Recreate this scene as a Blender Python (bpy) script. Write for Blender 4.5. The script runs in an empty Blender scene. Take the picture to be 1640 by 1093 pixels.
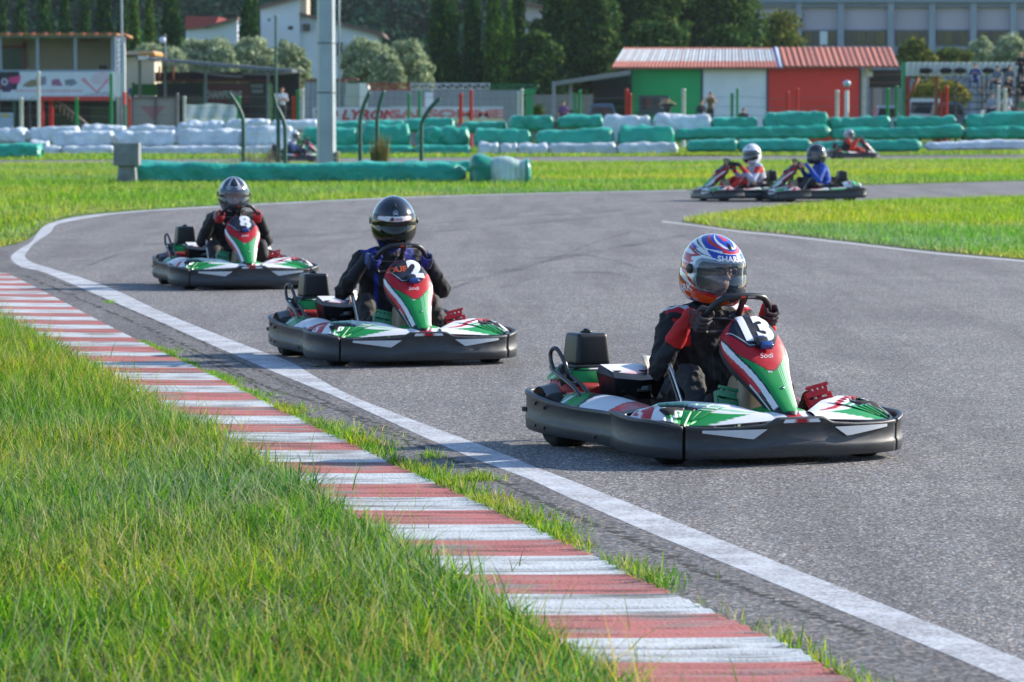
import bpy, bmesh, math, random
import numpy as np
from mathutils import Vector, Matrix, noise
R = math.radians
SC = bpy.context.scene
COL = SC.collection
random.seed(7)
RNG = np.random.default_rng(7)

# ------------------------------------------------------------------ camera
F_PX, CX, CY, HOR, CAM_H = 6300.0, 820.0, 546.5, 178.0, 1.6
PITCH = math.atan((CY - HOR) / F_PX)
cam_data = bpy.data.cameras.new('camera')
cam = bpy.data.objects.new('camera', cam_data)
COL.objects.link(cam)
cam.location = (0, 0, CAM_H)
cam.rotation_euler = (math.pi / 2 - PITCH, 0, 0)
cam_data.sensor_width = 36.0
cam_data.lens = 36.0 * F_PX / 1640.0
cam_data.clip_start, cam_data.clip_end = 0.5, 3000
cam_data.dof.use_dof = True
cam_data.dof.focus_distance = 18.3
cam_data.dof.aperture_fstop = 8.6
SC.camera = cam

# ------------------------------------------------------------------ light
SUN_EL, SUN_AZ = R(26), math.atan2(0.43, 0.90)       # azimuth measured from +X towards +Y
sun_data = bpy.data.lights.new('sun', 'SUN')
sun_data.energy = 4.6
sun_data.angle = R(0.5)
sun_data.color = (1.0, 0.90, 0.76)
sun = bpy.data.objects.new('sun', sun_data)
COL.objects.link(sun)
sd = Vector((math.cos(SUN_EL) * math.cos(SUN_AZ), math.cos(SUN_EL) * math.sin(SUN_AZ), math.sin(SUN_EL)))
sun.rotation_euler = sd.to_track_quat('Z', 'Y').to_euler()
world = bpy.data.worlds.new('World')
SC.world = world
world.use_nodes = True
wn = world.node_tree.nodes
bg = wn['Background']
sky = wn.new('ShaderNodeTexSky')
sky.sky_type = 'NISHITA'
sky.sun_disc = False
sky.sun_elevation = SUN_EL
sky.sun_rotation = math.pi / 2 - SUN_AZ
sky.dust_density = 0.4
sky.ozone_density = 3.0
world.node_tree.links.new(sky.outputs[0], bg.inputs[0])
bg.inputs[1].default_value = 0.15
SC.view_settings.view_transform = 'Standard'
SC.view_settings.look = 'None'
SC.view_settings.exposure = 0.85
SC.view_settings.gamma = 1
SC.cycles.max_bounces = 6
SC.cycles.transparent_max_bounces = 6

# ------------------------------------------------------------------ picture <-> world
def ray(x, y):
    dx, dy = (x - CX) / F_PX, -(y - CY) / F_PX
    return (dx, math.cos(PITCH) + dy * math.sin(PITCH), -math.sin(PITCH) + dy * math.cos(PITCH))
def G(x, y):
    d = ray(x, y)
    t = -CAM_H / d[2]
    return (d[0] * t, d[1] * t)
def W(x, y, Y):
    d = ray(x, y)
    t = Y / d[1]
    return (d[0] * t, CAM_H + d[2] * t)

# ------------------------------------------------------------------ materials
MATS = {}
def nt(m):
    return m.node_tree.nodes, m.node_tree.links
def mat(name, col=(.5, .5, .5), rough=.6, metal=0., spec=.5, coat=0., var=0., vscale=8., bump=0., bscale=60., attr=False, dirt=0., aniso=(1, 1, 1), trans=0., coatr=.08, dirtc=(.13, .115, .095), bdist=.02):
    """a procedural material: base colour (or the mesh's own paint), soft mottling, fine bump"""
    if name in MATS:
        return MATS[name]
    m = bpy.data.materials.new(name)
    m.use_nodes = True
    N, L = nt(m)
    b = N['Principled BSDF']
    b.inputs['Roughness'].default_value = rough
    b.inputs['Metallic'].default_value = metal
    b.inputs['Specular IOR Level'].default_value = spec
    b.inputs['Coat Weight'].default_value = coat
    b.inputs['Coat Roughness'].default_value = coatr
    tc = N.new('ShaderNodeTexCoord')
    mp = N.new('ShaderNodeMapping')
    mp.inputs['Scale'].default_value = aniso
    oi = N.new('ShaderNodeObjectInfo')          # every copy gets its own patch of mottling and dirt
    ml = N.new('ShaderNodeMath'); ml.operation = 'MULTIPLY'; ml.inputs[1].default_value = 37.
    L.new(oi.outputs['Random'], ml.inputs[0])
    ad = N.new('ShaderNodeVectorMath'); ad.operation = 'ADD'
    L.new(tc.outputs['Object'], ad.inputs[0]); L.new(ml.outputs[0], ad.inputs[1])
    L.new(ad.outputs[0], mp.inputs[0])
    if attr:
        a = N.new('ShaderNodeAttribute'); a.attribute_name = 'paint'
        src = a.outputs['Color']
    else:
        a = N.new('ShaderNodeRGB'); a.outputs[0].default_value = (*col, 1)
        src = a.outputs[0]
    if var > 0:
        n = N.new('ShaderNodeTexNoise'); n.inputs['Scale'].default_value = vscale; n.inputs['Detail'].default_value = 6
        L.new(mp.outputs[0], n.inputs['Vector'])
        mr = N.new('ShaderNodeMapRange'); mr.inputs[1].default_value = .3; mr.inputs[2].default_value = .7
        mr.inputs[3].default_value = 1 - var; mr.inputs[4].default_value = 1 + var
        L.new(n.outputs['Fac'], mr.inputs[0])
        hs = N.new('ShaderNodeHueSaturation')
        L.new(src, hs.inputs['Color']); L.new(mr.outputs[0], hs.inputs['Value'])
        src = hs.outputs[0]
    if dirt > 0:
        n = N.new('ShaderNodeTexNoise'); n.inputs['Scale'].default_value = vscale * 3; n.inputs['Detail'].default_value = 8; n.inputs['Roughness'].default_value = .7
        L.new(mp.outputs[0], n.inputs['Vector'])
        mr = N.new('ShaderNodeMapRange'); mr.inputs[1].default_value = .52; mr.inputs[2].default_value = .75; mr.inputs[4].default_value = dirt
        L.new(n.outputs['Fac'], mr.inputs[0])
        mx = N.new('ShaderNodeMix'); mx.data_type = 'RGBA'
        L.new(mr.outputs[0], mx.inputs[0]); L.new(src, mx.inputs[6]); mx.inputs[7].default_value = (*dirtc, 1)
        src = mx.outputs[2]
        mr2 = N.new('ShaderNodeMapRange'); mr2.inputs[1].default_value = .3; mr2.inputs[2].default_value = .75
        mr2.inputs[3].default_value = rough * .85; mr2.inputs[4].default_value = min(1, rough * 1.5)
        L.new(n.outputs['Fac'], mr2.inputs[0]); L.new(mr2.outputs[0], b.inputs['Roughness'])
    L.new(src, b.inputs['Base Color'])
    if bump > 0:
        n = N.new('ShaderNodeTexNoise'); n.inputs['Scale'].default_value = bscale; n.inputs['Detail'].default_value = 4
        L.new(mp.outputs[0], n.inputs['Vector'])
        bp = N.new('ShaderNodeBump'); bp.inputs['Strength'].default_value = bump; bp.inputs['Distance'].default_value = bdist
        L.new(n.outputs['Fac'], bp.inputs['Height']); L.new(bp.outputs[0], b.inputs['Normal'])
    if trans > 0:
        t = N.new('ShaderNodeBsdfTranslucent'); ms = N.new('ShaderNodeMixShader'); ms.inputs[0].default_value = trans
        L.new(src, t.inputs[0]); L.new(b.outputs[0], ms.inputs[1]); L.new(t.outputs[0], ms.inputs[2])
        L.new(ms.outputs[0], N['Material Output'].inputs[0])
    MATS[name] = m
    return m

# ------------------------------------------------------------------ mesh builder
def catmull(pts, n=8, closed=False):
    P = [Vector(p) for p in pts]
    out = []
    k = len(P)
    for i in range(k if closed else k - 1):
        if closed:
            a, b, c, d = P[(i - 1) % k], P[i], P[(i + 1) % k], P[(i + 2) % k]
        else:
            b, c = P[i], P[i + 1]
            a = P[i - 1] if i > 0 else b * 2 - c
            d = P[i + 2] if i + 2 < k else c * 2 - b
        for j in range(n):
            t = j / n
            out.append(.5 * ((2 * b) + (c - a) * t + (2 * a - 5 * b + 4 * c - d) * t * t + (-a + 3 * b - 3 * c + d) * t ** 3))
    if not closed:
        out.append(P[-1])
    return out

class MB:
    def __init__(s):
        s.v, s.f, s.m, s.c, s.s = [], [], [], [], []
    def add(s, verts, faces, m=0, col=(1, 1, 1), smooth=True):
        o = len(s.v)
        s.v.extend(tuple(p) for p in verts)
        if isinstance(col, list):
            s.c.extend(col)
        else:
            s.c.extend([col] * len(verts))
        for i, f in enumerate(faces):
            s.f.append([o + q for q in f]); s.m.append(m); s.s.append(smooth)
        return s
    def box(s, x0, x1, y0, y1, z0, z1, m=0, col=(1, 1, 1)):
        V = [(x, y, z) for z in (z0, z1) for y in (y0, y1) for x in (x0, x1)]
        s.add(V, [(0, 2, 3, 1), (4, 5, 7, 6), (0, 1, 5, 4), (2, 6, 7, 3), (0, 4, 6, 2), (1, 3, 7, 5)], m, col, False)
        return s
    def rbox(s, c, size, bev=.01, m=0, col=(1, 1, 1), taper=1., rot=None, seg=2, taperxy=None):
        bm = bmesh.new()
        bmesh.ops.create_cube(bm, size=1)
        tx, ty = taperxy or (taper, taper)
        for v in bm.verts:
            k = v.co.z > 0
            v.co.x *= size[0] * (tx if k else 1); v.co.y *= size[1] * (ty if k else 1); v.co.z *= size[2]
        if bev > 0:
            bmesh.ops.bevel(bm, geom=bm.edges[:], offset=bev, segments=seg, profile=.6, affect='EDGES')
        M = Matrix.Translation(c) @ (rot.to_4x4() if rot is not None else Matrix())
        bm.verts.ensure_lookup_table()
        s.add([M @ v.co for v in bm.verts], [[v.index for v in f.verts] for f in bm.faces], m, col, bev > 0)
        bm.free()
        return s
    def tube(s, path, r, seg=8, m=0, col=(1, 1, 1), closed=False, cap=True, flat=1.):
        P = [Vector(p) for p in path]
        n = len(P)
        rr = r if isinstance(r, (list, tuple)) else [r] * n
        T = []
        for i in range(n):
            if closed:
                t = P[(i + 1) % n] - P[(i - 1) % n]
            else:
                t = P[min(i + 1, n - 1)] - P[max(i - 1, 0)]
            T.append(t.normalized() if t.length > 1e-9 else Vector((0, 0, 1)))
        up = Vector((0, 0, 1)) if abs(T[0].z) < .9 else Vector((1, 0, 0))
        u = T[0].cross(up).normalized()
        V, Fc = [], []
        for i in range(n):
            u = (u - T[i] * u.dot(T[i]))
            u = u.normalized() if u.length > 1e-6 else T[i].orthogonal().normalized()
            w = T[i].cross(u)
            for k in range(seg):
                a = 2 * math.pi * k / seg
                V.append(P[i] + (u * math.cos(a) + w * math.sin(a) * flat) * rr[i])
        for i in range(n if closed else n - 1):
            j = (i + 1) % n
            for k in range(seg):
                k2 = (k + 1) % seg
                Fc.append((i * seg + k, i * seg + k2, j * seg + k2, j * seg + k))
        if cap and not closed:
            Fc.append(tuple(range(seg))[::-1]); Fc.append(tuple((n - 1) * seg + k for k in range(seg)))
        s.add(V, Fc, m, col)
        return s
    def lathe(s, prof, M=None, seg=24, m=0, col=(1, 1, 1), smooth=True):
        """prof: (radius, height) pairs turned about z"""
        M = M or Matrix()
        V, Fc = [], []
        for r, z in prof:
            for k in range(seg):
                a = 2 * math.pi * k / seg
                V.append(M @ Vector((r * math.cos(a), r * math.sin(a), z)))
        for i in range(len(prof) - 1):
            for k in range(seg):
                k2 = (k + 1) % seg
                Fc.append((i * seg + k, i * seg + k2, (i + 1) * seg + k2, (i + 1) * seg + k))
        s.add(V, Fc, m, col, smooth)
        return s
    def grid(s, fn, nu, nv, m=0, colfn=None, col=(1, 1, 1), skip=None, u0=0., u1=1., v0=0., v1=1., smooth=True, closed_u=False):
        V, C, Fc = [], [], []
        for j in range(nv + 1):
            for i in range(nu + 1):
                u, v = u0 + (u1 - u0) * i / nu, v0 + (v1 - v0) * j / nv
                V.append(fn(u, v)); C.append(colfn(u, v) if colfn else col)
        for j in range(nv):
            for i in range(nu):
                if skip and skip(u0 + (u1 - u0) * (i + .5) / nu, v0 + (v1 - v0) * (j + .5) / nv):
                    continue
                a = j * (nu + 1) + i
                Fc.append((a, a + 1, a + nu + 2, a + nu + 1))
        s.add(V, Fc, m, C, smooth)
        return s
    def prism(s, poly, y0, y1, M=None, m=0, col=(1, 1, 1), smooth=False):
        """polygon in (x, z) pushed from y0 to y1"""
        M = M or Matrix()
        n = len(poly)
        V = [M @ Vector((p[0], y0, p[1])) for p in poly] + [M @ Vector((p[0], y1, p[1])) for p in poly]
        Fc = [tuple(range(n)), tuple(range(2 * n - 1, n - 1, -1))]
        for i in range(n):
            j = (i + 1) % n
            Fc.append((j, i, n + i, n + j))
        s.add(V, Fc, m, col, smooth)
        return s
    def build(s, name, mats, parent=None, loc=None, rotz=0.):
        me = bpy.data.meshes.new(name)
        me.from_pydata(s.v, [], s.f)
        if not isinstance(mats, (list, tuple)):
            mats = [mats]
        for q in mats:
            me.materials.append(q)
        me.polygons.foreach_set('material_index', s.m)
        me.polygons.foreach_set('use_smooth', s.s)
        at = me.color_attributes.new('paint', 'FLOAT_COLOR', 'POINT')
        c = np.ones((len(s.v), 4), dtype=np.float32)
        c[:, :3] = np.array(s.c, dtype=np.float32).reshape(-1, 3)
        at.data.foreach_set('color', c.ravel())
        me.validate(); me.update()
        o = bpy.data.objects.new(name, me)
        COL.objects.link(o)
        if parent is not None:
            o.parent = parent
        if loc is not None:
            o.location = loc; o.rotation_euler = (0, 0, rotz)
        return o

def raw_mesh(name, V, Fq, colors, material, smooth=False):
    """fast mesh from numpy: V (n,3), Fq (k,3|4) ints, colors (n,3)"""
    me = bpy.data.meshes.new(name)
    n, k, w = len(V), len(Fq), Fq.shape[1]
    me.vertices.add(n); me.vertices.foreach_set('co', V.astype(np.float32).ravel())
    me.loops.add(k * w); me.loops.foreach_set('vertex_index', Fq.astype(np.int32).ravel())
    me.polygons.add(k)
    me.polygons.foreach_set('loop_start', np.arange(0, k * w, w, dtype=np.int32))
    me.polygons.foreach_set('use_smooth', np.full(k, smooth))
    me.update(calc_edges=True)
    at = me.color_attributes.new('paint', 'FLOAT_COLOR', 'POINT')
    c = np.ones((n, 4), dtype=np.float32); c[:, :3] = colors
    at.data.foreach_set('color', c.ravel())
    me.materials.append(material)
    o = bpy.data.objects.new(name, me)
    COL.objects.link(o)
    return o

def empty(name, loc=(0, 0, 0), rotz=0., parent=None):
    o = bpy.data.objects.new(name, None)
    o.empty_display_size = .2
    COL.objects.link(o)
    o.location = loc; o.rotation_euler = (0, 0, rotz)
    if parent is not None:
        o.parent = parent
    return o
def tag(o, label=None, cat=None, group=None, kind=None):
    if label: o['label'] = label
    if cat: o['category'] = cat
    if group: o['group'] = group
    if kind: o['kind'] = kind
    return o
def copy_tree(o, parent=None, swap=None):
    c = o.copy(); COL.objects.link(c)
    if parent is not None:
        c.parent = parent
    for ch in o.children:
        copy_tree(ch, c)
    return c

_TXT = {}
def text_mesh(s, bold=0.0, shear=0.):
    """flat letter outlines as (verts2d, tris), height of a capital = 1, centred"""
    key = (s, bold, shear)
    if key in _TXT:
        return _TXT[key]
    cu = bpy.data.curves.new('letters', 'FONT')
    cu.body = s; cu.size = 1; cu.offset = bold; cu.shear = shear; cu.resolution_u = 4
    o = bpy.data.objects.new('letters', cu)
    COL.objects.link(o)
    dg = bpy.context.evaluated_depsgraph_get()
    me = bpy.data.meshes.new_from_object(o.evaluated_get(dg))
    me.calc_loop_triangles()
    V = [(v.co.x, v.co.y) for v in me.vertices]
    T = [tuple(t.vertices) for t in me.loop_triangles]
    bpy.data.objects.remove(o); bpy.data.curves.remove(cu); bpy.data.meshes.remove(me)
    xs = [p[0] for p in V]; ys = [p[1] for p in V]
    cx, cy, h = (min(xs) + max(xs)) / 2, (min(ys) + max(ys)) / 2, .70
    V = [((x - cx) / h, (y - cy) / h) for x, y in V]
    _TXT[key] = (V, T)
    return V, T
def put_text(mb, s, fn, h, m=0, col=(1, 1, 1), bold=0.02, shear=0., squeeze=1.):
    """fn maps letter plane (x, y in metres) to 3-D; lettering faces whichever way fn makes x to the right, y up"""
    V, T = text_mesh(s, bold, shear)
    V = list(V)
    for _ in range(2):       # finer triangles, so that lettering follows curved surfaces
        mid, T2 = {}, []
        def half(i, j):
            k = (min(i, j), max(i, j))
            if k not in mid:
                V.append(((V[i][0] + V[j][0]) / 2, (V[i][1] + V[j][1]) / 2)); mid[k] = len(V) - 1
            return mid[k]
        for a, c, d in T:
            ac, cd, da = half(a, c), half(c, d), half(d, a)
            T2 += [(a, ac, da), (ac, c, cd), (da, cd, d), (ac, cd, da)]
        T = T2
    mb.add([fn(x * h * squeeze, y * h) for x, y in V], T, m, col, False)

def inpoly(x, y, poly):
    c = False
    n = len(poly)
    j = n - 1
    for i in range(n):
        xi, yi = poly[i]; xj, yj = poly[j]
        if (yi > y) != (yj > y) and x < (xj - xi) * (y - yi) / (yj - yi) + xi:
            c = not c
        j = i
    return c
def paintby(layers, base):
    """layers: [(polygon, colour)], later ones on top"""
    bb = [(min(p[0] for p in q), max(p[0] for p in q), min(p[1] for p in q), max(p[1] for p in q)) for q, _ in layers]
    def f(u, v):
        c = base
        for (q, col), b in zip(layers, bb):
            if b[0] <= u <= b[1] and b[2] <= v <= b[3] and inpoly(u, v, q):
                c = col
        return c
    return f
def interp(x, xs, ys):
    return float(np.interp(x, xs, ys))
# ------------------------------------------------------------------ ground, track, markings
def node_mat(name):
    m = bpy.data.materials.new(name); m.use_nodes = True
    N, L = nt(m)
    return m, N, L, N['Principled BSDF']
def noise_node(N, L, vec, scale, detail=4, rough=.5, dist=0.):
    n = N.new('ShaderNodeTexNoise'); n.inputs['Scale'].default_value = scale; n.inputs['Detail'].default_value = detail
    n.inputs['Roughness'].default_value = rough; n.inputs['Distortion'].default_value = dist
    L.new(vec, n.inputs['Vector']); return n.outputs['Fac']
def ramp(N, L, src, stops):
    r = N.new('ShaderNodeValToRGB')
    e = r.color_ramp.elements
    while len(e) < len(stops): e.new(.5)
    for q, (p, c) in zip(e, stops):
        q.position = p; q.color = (*c, 1) if len(c) == 3 else c
    L.new(src, r.inputs[0]); return r.outputs[0]
def mixc(N, L, fac, a, b, mode='MIX'):
    x = N.new('ShaderNodeMix'); x.data_type = 'RGBA'; x.blend_type = mode
    if isinstance(fac, float): x.inputs[0].default_value = fac
    else: L.new(fac, x.inputs[0])
    for i, q in ((6, a), (7, b)):
        if isinstance(q, tuple): x.inputs[i].default_value = (*q, 1)
        else: L.new(q, x.inputs[i])
    return x.outputs[2]
def asphalt_mat(name, dark, mid, light, grain=150., paint=None, worn=.5):
    m, N, L, b = node_mat(name)
    tc = N.new('ShaderNodeTexCoord').outputs['Object']
    gm = N.new('ShaderNodeMapping'); gm.inputs['Rotation'].default_value = (0, 0, .5); gm.inputs['Scale'].default_value = (1, .62, 1); L.new(tc, gm.inputs[0])
    gw = N.new('ShaderNodeTexNoise'); gw.inputs['Scale'].default_value = grain * .8; L.new(tc, gw.inputs['Vector'])
    ga = N.new('ShaderNodeVectorMath'); ga.operation = 'MULTIPLY_ADD'; ga.inputs[1].default_value = (.012, .02, .01); L.new(gw.outputs['Color'], ga.inputs[0]); L.new(gm.outputs[0], ga.inputs[2])
    v = N.new('ShaderNodeTexVoronoi'); v.inputs['Scale'].default_value = grain; L.new(ga.outputs[0], v.inputs['Vector'])
    sep = N.new('ShaderNodeSeparateColor'); L.new(v.outputs['Color'], sep.inputs[0])
    c = ramp(N, L, sep.outputs[0], [(0, dark), (.35, tuple(.6 * x for x in mid)), (.6, mid), (.85, tuple(1.25 * x for x in mid)), (1, light)])
    warm = ramp(N, L, sep.outputs[1], [(.0, (1.18, 1.0, .88)), (.5, (1, 1, 1)), (1, (.90, 1.0, 1.10))])
    c = mixc(N, L, 1., c, warm, 'MULTIPLY')
    n1 = noise_node(N, L, tc, 1.1, 5, .6)
    c = mixc(N, L, 1., c, ramp(N, L, n1, [(.3, (.86, .86, .88)), (.7, (1.10, 1.09, 1.07))]), 'MULTIPLY')
    mp = N.new('ShaderNodeMapping'); mp.inputs['Rotation'].default_value = (0, 0, R(-14)); mp.inputs['Scale'].default_value = (1.2, .10, 1); L.new(tc, mp.inputs[0])
    n2 = noise_node(N, L, mp.outputs[0], 1.6, 4, .6, .3)
    c = mixc(N, L, 1., c, ramp(N, L, n2, [(.40, (.80, .79, .80)), (.55, (1, 1, 1)), (.75, (1.06, 1.05, 1.03))]), 'MULTIPLY')
    if paint:
        n3 = noise_node(N, L, tc, 60, 5, .7)
        n4 = noise_node(N, L, tc, 3, 5, .7)
        k = mixc(N, L, .45, n3, n4)
        f = ramp(N, L, k, [(worn - .06, (0, 0, 0)), (worn + .05, (1, 1, 1))])
        c = mixc(N, L, f, paint, mixc(N, L, .35, c, paint))
    L.new(c, b.inputs['Base Color'])
    b.inputs['Roughness'].default_value = .82
    b.inputs['Specular IOR Level'].default_value = .35
    bp = N.new('ShaderNodeBump'); bp.inputs['Strength'].default_value = .55 if not paint else .3; bp.inputs['Distance'].default_value = .004
    L.new(sep.outputs[2], bp.inputs['Height']); L.new(bp.outputs[0], b.inputs['Normal'])
    return m
M_ASPH = asphalt_mat('track_asphalt', (.034, .035, .038), (.182, .179, .181), (.52, .50, .48), 120)
M_OLD = asphalt_mat('old_shoulder_asphalt', (.045, .045, .05), (.140, .137, .140), (.28, .27, .26), 80)
M_LINE = asphalt_mat('white_line_paint', (.05, .05, .05), (.2, .2, .2), (.5, .5, .5), 112, (.50, .53, .58), .50)
M_CRACK = mat('crack_dark_fill', (.018, .017, .017), rough=.95)  # flat near-black colour of the cracks

def soil_mat(name, a, b_, c_):
    m, N, L, b = node_mat(name)
    tc = N.new('ShaderNodeTexCoord').outputs['Object']
    n = noise_node(N, L, tc, 9, 8, .7)
    c = ramp(N, L, n, [(.3, a), (.5, b_), (.72, c_)])
    n2 = noise_node(N, L, tc, .35, 4, .6)
    c = mixc(N, L, 1., c, ramp(N, L, n2, [(.3, (.75, .8, .7)), (.7, (1.2, 1.15, 1.1))]), 'MULTIPLY')
    L.new(c, b.inputs['Base Color']); b.inputs['Roughness'].default_value = .95; b.inputs['Specular IOR Level'].default_value = .1
    return m
M_TURF = soil_mat('turf_ground', (.030, .060, .008), (.070, .135, .014), (.16, .20, .04))
M_SOIL = soil_mat('soil_under_grass', (.020, .025, .008), (.040, .060, .012), (.09, .09, .035))

def sheet(name, pts, z, m, kind='structure'):
    """flat polygon sheet from world (x, y) points"""
    bm = bmesh.new()
    f = bm.faces.new([bm.verts.new((p[0], p[1], z)) for p in pts])
    if f.normal.z < 0: f.normal_flip()
    bmesh.ops.triangulate(bm, faces=[f])
    me = bpy.data.meshes.new(name); bm.to_mesh(me); bm.free()
    me.materials.append(m)
    o = bpy.data.objects.new(name, me); COL.objects.link(o)
    if kind: o['kind'] = kind
    return o
def ribbon(name, left, right, z, m, kind='structure'):
    b = MB()
    V = []
    for p, q in zip(left, right):
        V += [(p[0], p[1], z), (q[0], q[1], z)]
    b.add(V, [(2 * i, 2 * i + 1, 2 * i + 3, 2 * i + 2) for i in range(len(left) - 1)], 0, smooth=False)
    o = b.build(name, m)
    if kind: o['kind'] = kind
    return o
def wcurve(pix, n=8):
    """smooth world curve through picture points lying on the ground"""
    return [(p.x, p.y) for p in catmull([(*G(*q), 0) for q in pix], n)]

b = MB(); n = 60
b.grid(lambda u, v: Vector((-500 + 1000 * u, -40 + 1400 * v, 0)), 8, 8)
gr = b.build('ground', M_TURF); gr['kind'] = 'structure'
# main track: wide sheet with a curved far edge
far = wcurve([(2300, 270), (1900, 282), (1640, 290.5), (1400, 297), (1100, 305.5), (900, 309.5), (700, 315), (500, 323.5), (300, 334), (160, 343), (112, 349), (74, 362), (45, 384), (0, 397), (-120, 410)], 6)
tr = far + [(-9, 30), (-8, 3), (30, 3), (60, 40)]
sheet('track', tr, .004, M_ASPH)
# white edge line
outer = [(1800, 1187), (1615, 1093), (1240, 937), (1040, 855), (900, 794), (846, 769), (720, 720), (544, 640), (500, 622), (427, 592), (335, 552), (229, 505), (122, 459), (68, 436.5), (33, 428), (17.5, 413), (33, 399), (50, 388.5), (68, 365), (93, 354.5), (132, 347.3), (200, 340), (300, 333.4), (500, 323), (700, 314.5), (900, 309), (1100, 305)]
inner = [(1880, 1165), (1640, 1061), (1240, 901), (1060, 829), (900, 766), (860, 751), (773, 716), (573, 640), (500, 602), (462, 580), (381, 550), (262, 502), (171, 460), (85, 432), (52, 421.5), (40, 412), (44, 404), (55.5, 390), (81, 373), (93, 360), (146, 349.2), (206, 341.6), (300, 335.0), (500, 324.4), (700, 315.6), (900, 310.0), (1100, 305.8)]
ribbon('white_edge_line', wcurve(outer, 6), wcurve(inner, 6), .0054, M_LINE)
# kerb inner edge and the old asphalt between it and the line
kin = [(-140, 395), (-60, 418), (0, 439), (18, 443), (100, 485), (183, 529), (262, 567), (347, 607), (427, 648), (500, 684), (580, 722), (637, 750), (685, 771), (771, 811), (919, 880), (988, 912), (1041, 938), (1164, 995), (1270, 1042), (1327, 1075), (1500, 1165), (1700, 1270)]
KIN = wcurve(kin, 10)
sh_out = [(-100, 400), (0, 402), (14, 410), (20, 424), (55, 440), (110, 462), (218, 508), (324, 555), (416, 595), (490, 626), (534, 645), (710, 724), (836, 773), (890, 798), (1030, 859), (1230, 941), (1605, 1097), (1790, 1191)]
sheet('track_shoulder', KIN[:-6] + wcurve([(x + (8 if y > 430 else 0), y - (5 if y > 430 else 0)) for x, y in sh_out], 6)[::-1], .0047, M_OLD)
# cracks running with the shoulder
def crack(name, pix, w, seed):
    rs = random.Random(seed)
    P = wcurve(pix, 60)
    A, B_ = [], []
    for i, p in enumerate(P):
        j = noise.noise(Vector((i * .35, seed, 0))) * .045 + noise.noise(Vector((i * 1.7, seed, 3))) * .018
        ww = w * 1.7 * max(.0, .60 + noise.noise(Vector((i * .22, seed, 9))) * 1.6)
        A.append((p[0] + j, p[1])); B_.append((p[0] + j + ww, p[1] + ww * .3))
    return ribbon(name, A, B_, .0054, M_CRACK)
crack('asphalt_crack', [(30, 440), (120, 478), (230, 526), (330, 573), (420, 620), (520, 652), (640, 706), (760, 757), (880, 813), (1000, 864), (1130, 924), (1260, 973), (1380, 1020)], .022, 1)
crack('asphalt_crack', [(60, 440), (180, 487), (300, 540), (400, 590), (480, 626), (560, 663), (650, 700), (700, 720)], .014, 2)
crack('asphalt_crack', [(250, 540), (330, 580), (390, 610), (450, 645), (560, 700), (660, 742), (800, 805)], .012, 4)
# red and white kerb
def kerb():
    seg = [Vector((p[0], p[1], 0)) for p in KIN]
    cum = [0]
    for i in range(1, len(seg)): cum.append(cum[-1] + (seg[i] - seg[i - 1]).length)
    total = cum[-1]
    ns = int(total / .0125); nc = 26
    wdt = 1.05
    s_ = np.linspace(0, total, ns)
    px = np.interp(s_, cum, [p.x for p in seg]); py = np.interp(s_, cum, [p.y for p in seg])
    tx, ty = np.gradient(px), np.gradient(py)
    k = 60
    ker = np.ones(k) / k
    tx = np.convolve(np.pad(tx, k // 2, mode='edge'), ker, 'same')[k // 2:-(k // 2)][:ns]; ty = np.convolve(np.pad(ty, k // 2, mode='edge'), ker, 'same')[k // 2:-(k // 2)][:ns]
    l = np.hypot(tx, ty); tx /= l; ty /= l
    nx, ny = ty, -tx                        # travelling towards the camera: this is the side away from the track
    sgn = np.sign((nx * -1).mean()); nx, ny = nx * sgn, ny * sgn
    c = np.linspace(0, 1, nc)
    X = px[:, None] + nx[:, None] * c * wdt; Y = py[:, None] + ny[:, None] * c * wdt
    rs = np.random.default_rng(5)
    # ribs with broken dark grooves
    groove = np.zeros((ns, nc)); edge = np.zeros(ns)
    pos = 0.
    while pos < total:
        pos += rs.uniform(.035, .13)
        d0 = rs.uniform(.45, 1.0); wd = rs.uniform(.010, .028)
        wob = np.interp(c, np.linspace(0, 1, 7), rs.normal(0, .007, 7))
        brk = np.clip(np.interp(c, np.linspace(0, 1, 9), rs.uniform(-.2, 1.7, 9)), 0, 1)
        dd = np.abs(s_[:, None] - pos - wob[None, :])
        groove = np.maximum(groove, np.clip(1.3 - dd / wd, 0, 1) * d0 * brk[None, :])
    Z = .012 + .030 * c[None, :] ** 1.5 + .0035 * np.sin(s_[:, None] * 2 * np.pi / .138) - .006 * groove
    ph = (s_ - .27 + .02 * np.sin(s_ * 7)) / .555
    stripe = (np.floor(ph + .12) % 2).astype(int)
    white, red = np.array((.48, .52, .55)), np.array((.40, .125, .115))
    col = np.where(stripe[:, None, None] == 0, white, red) * np.ones((ns, nc, 1))
    mot = np.array([[noise.noise(Vector((s_[i] * 9, c[j] * 3, 0))) for j in range(nc)] for i in range(0, ns, 4)]).repeat(4, axis=0)[:ns]
    col *= (1 + .16 * mot)[..., None]
    wear = np.clip(mot * 2.2 - .28, 0, .85)[..., None]
    col = col * (1 - wear) + np.array((.20, .19, .18)) * wear
    col = col * (1 - .86 * groove[..., None]) + np.array((.03, .028, .028)) * .86 * groove[..., None]
    e = np.clip(1 - np.abs(ph + .12 - np.round(ph + .12)) / .02, 0, 1)
    V = np.stack([X, Y, Z], -1).reshape(-1, 3)
    i, j = np.meshgrid(np.arange(ns - 1), np.arange(nc - 1), indexing='ij')
    a = (i * nc + j).ravel()
    Fq = np.stack([a, a + 1, a + nc + 1, a + nc], -1)
    o = raw_mesh('kerb', V, Fq, col.reshape(-1, 3), mat('kerb_paint', rough=.75, attr=True, var=.10, vscale=5, dirt=.35, bump=.3, bscale=70), True)
    o['kind'] = 'structure'
    return X[:, -1], Y[:, -1]
KOX, KOY = kerb()
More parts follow.
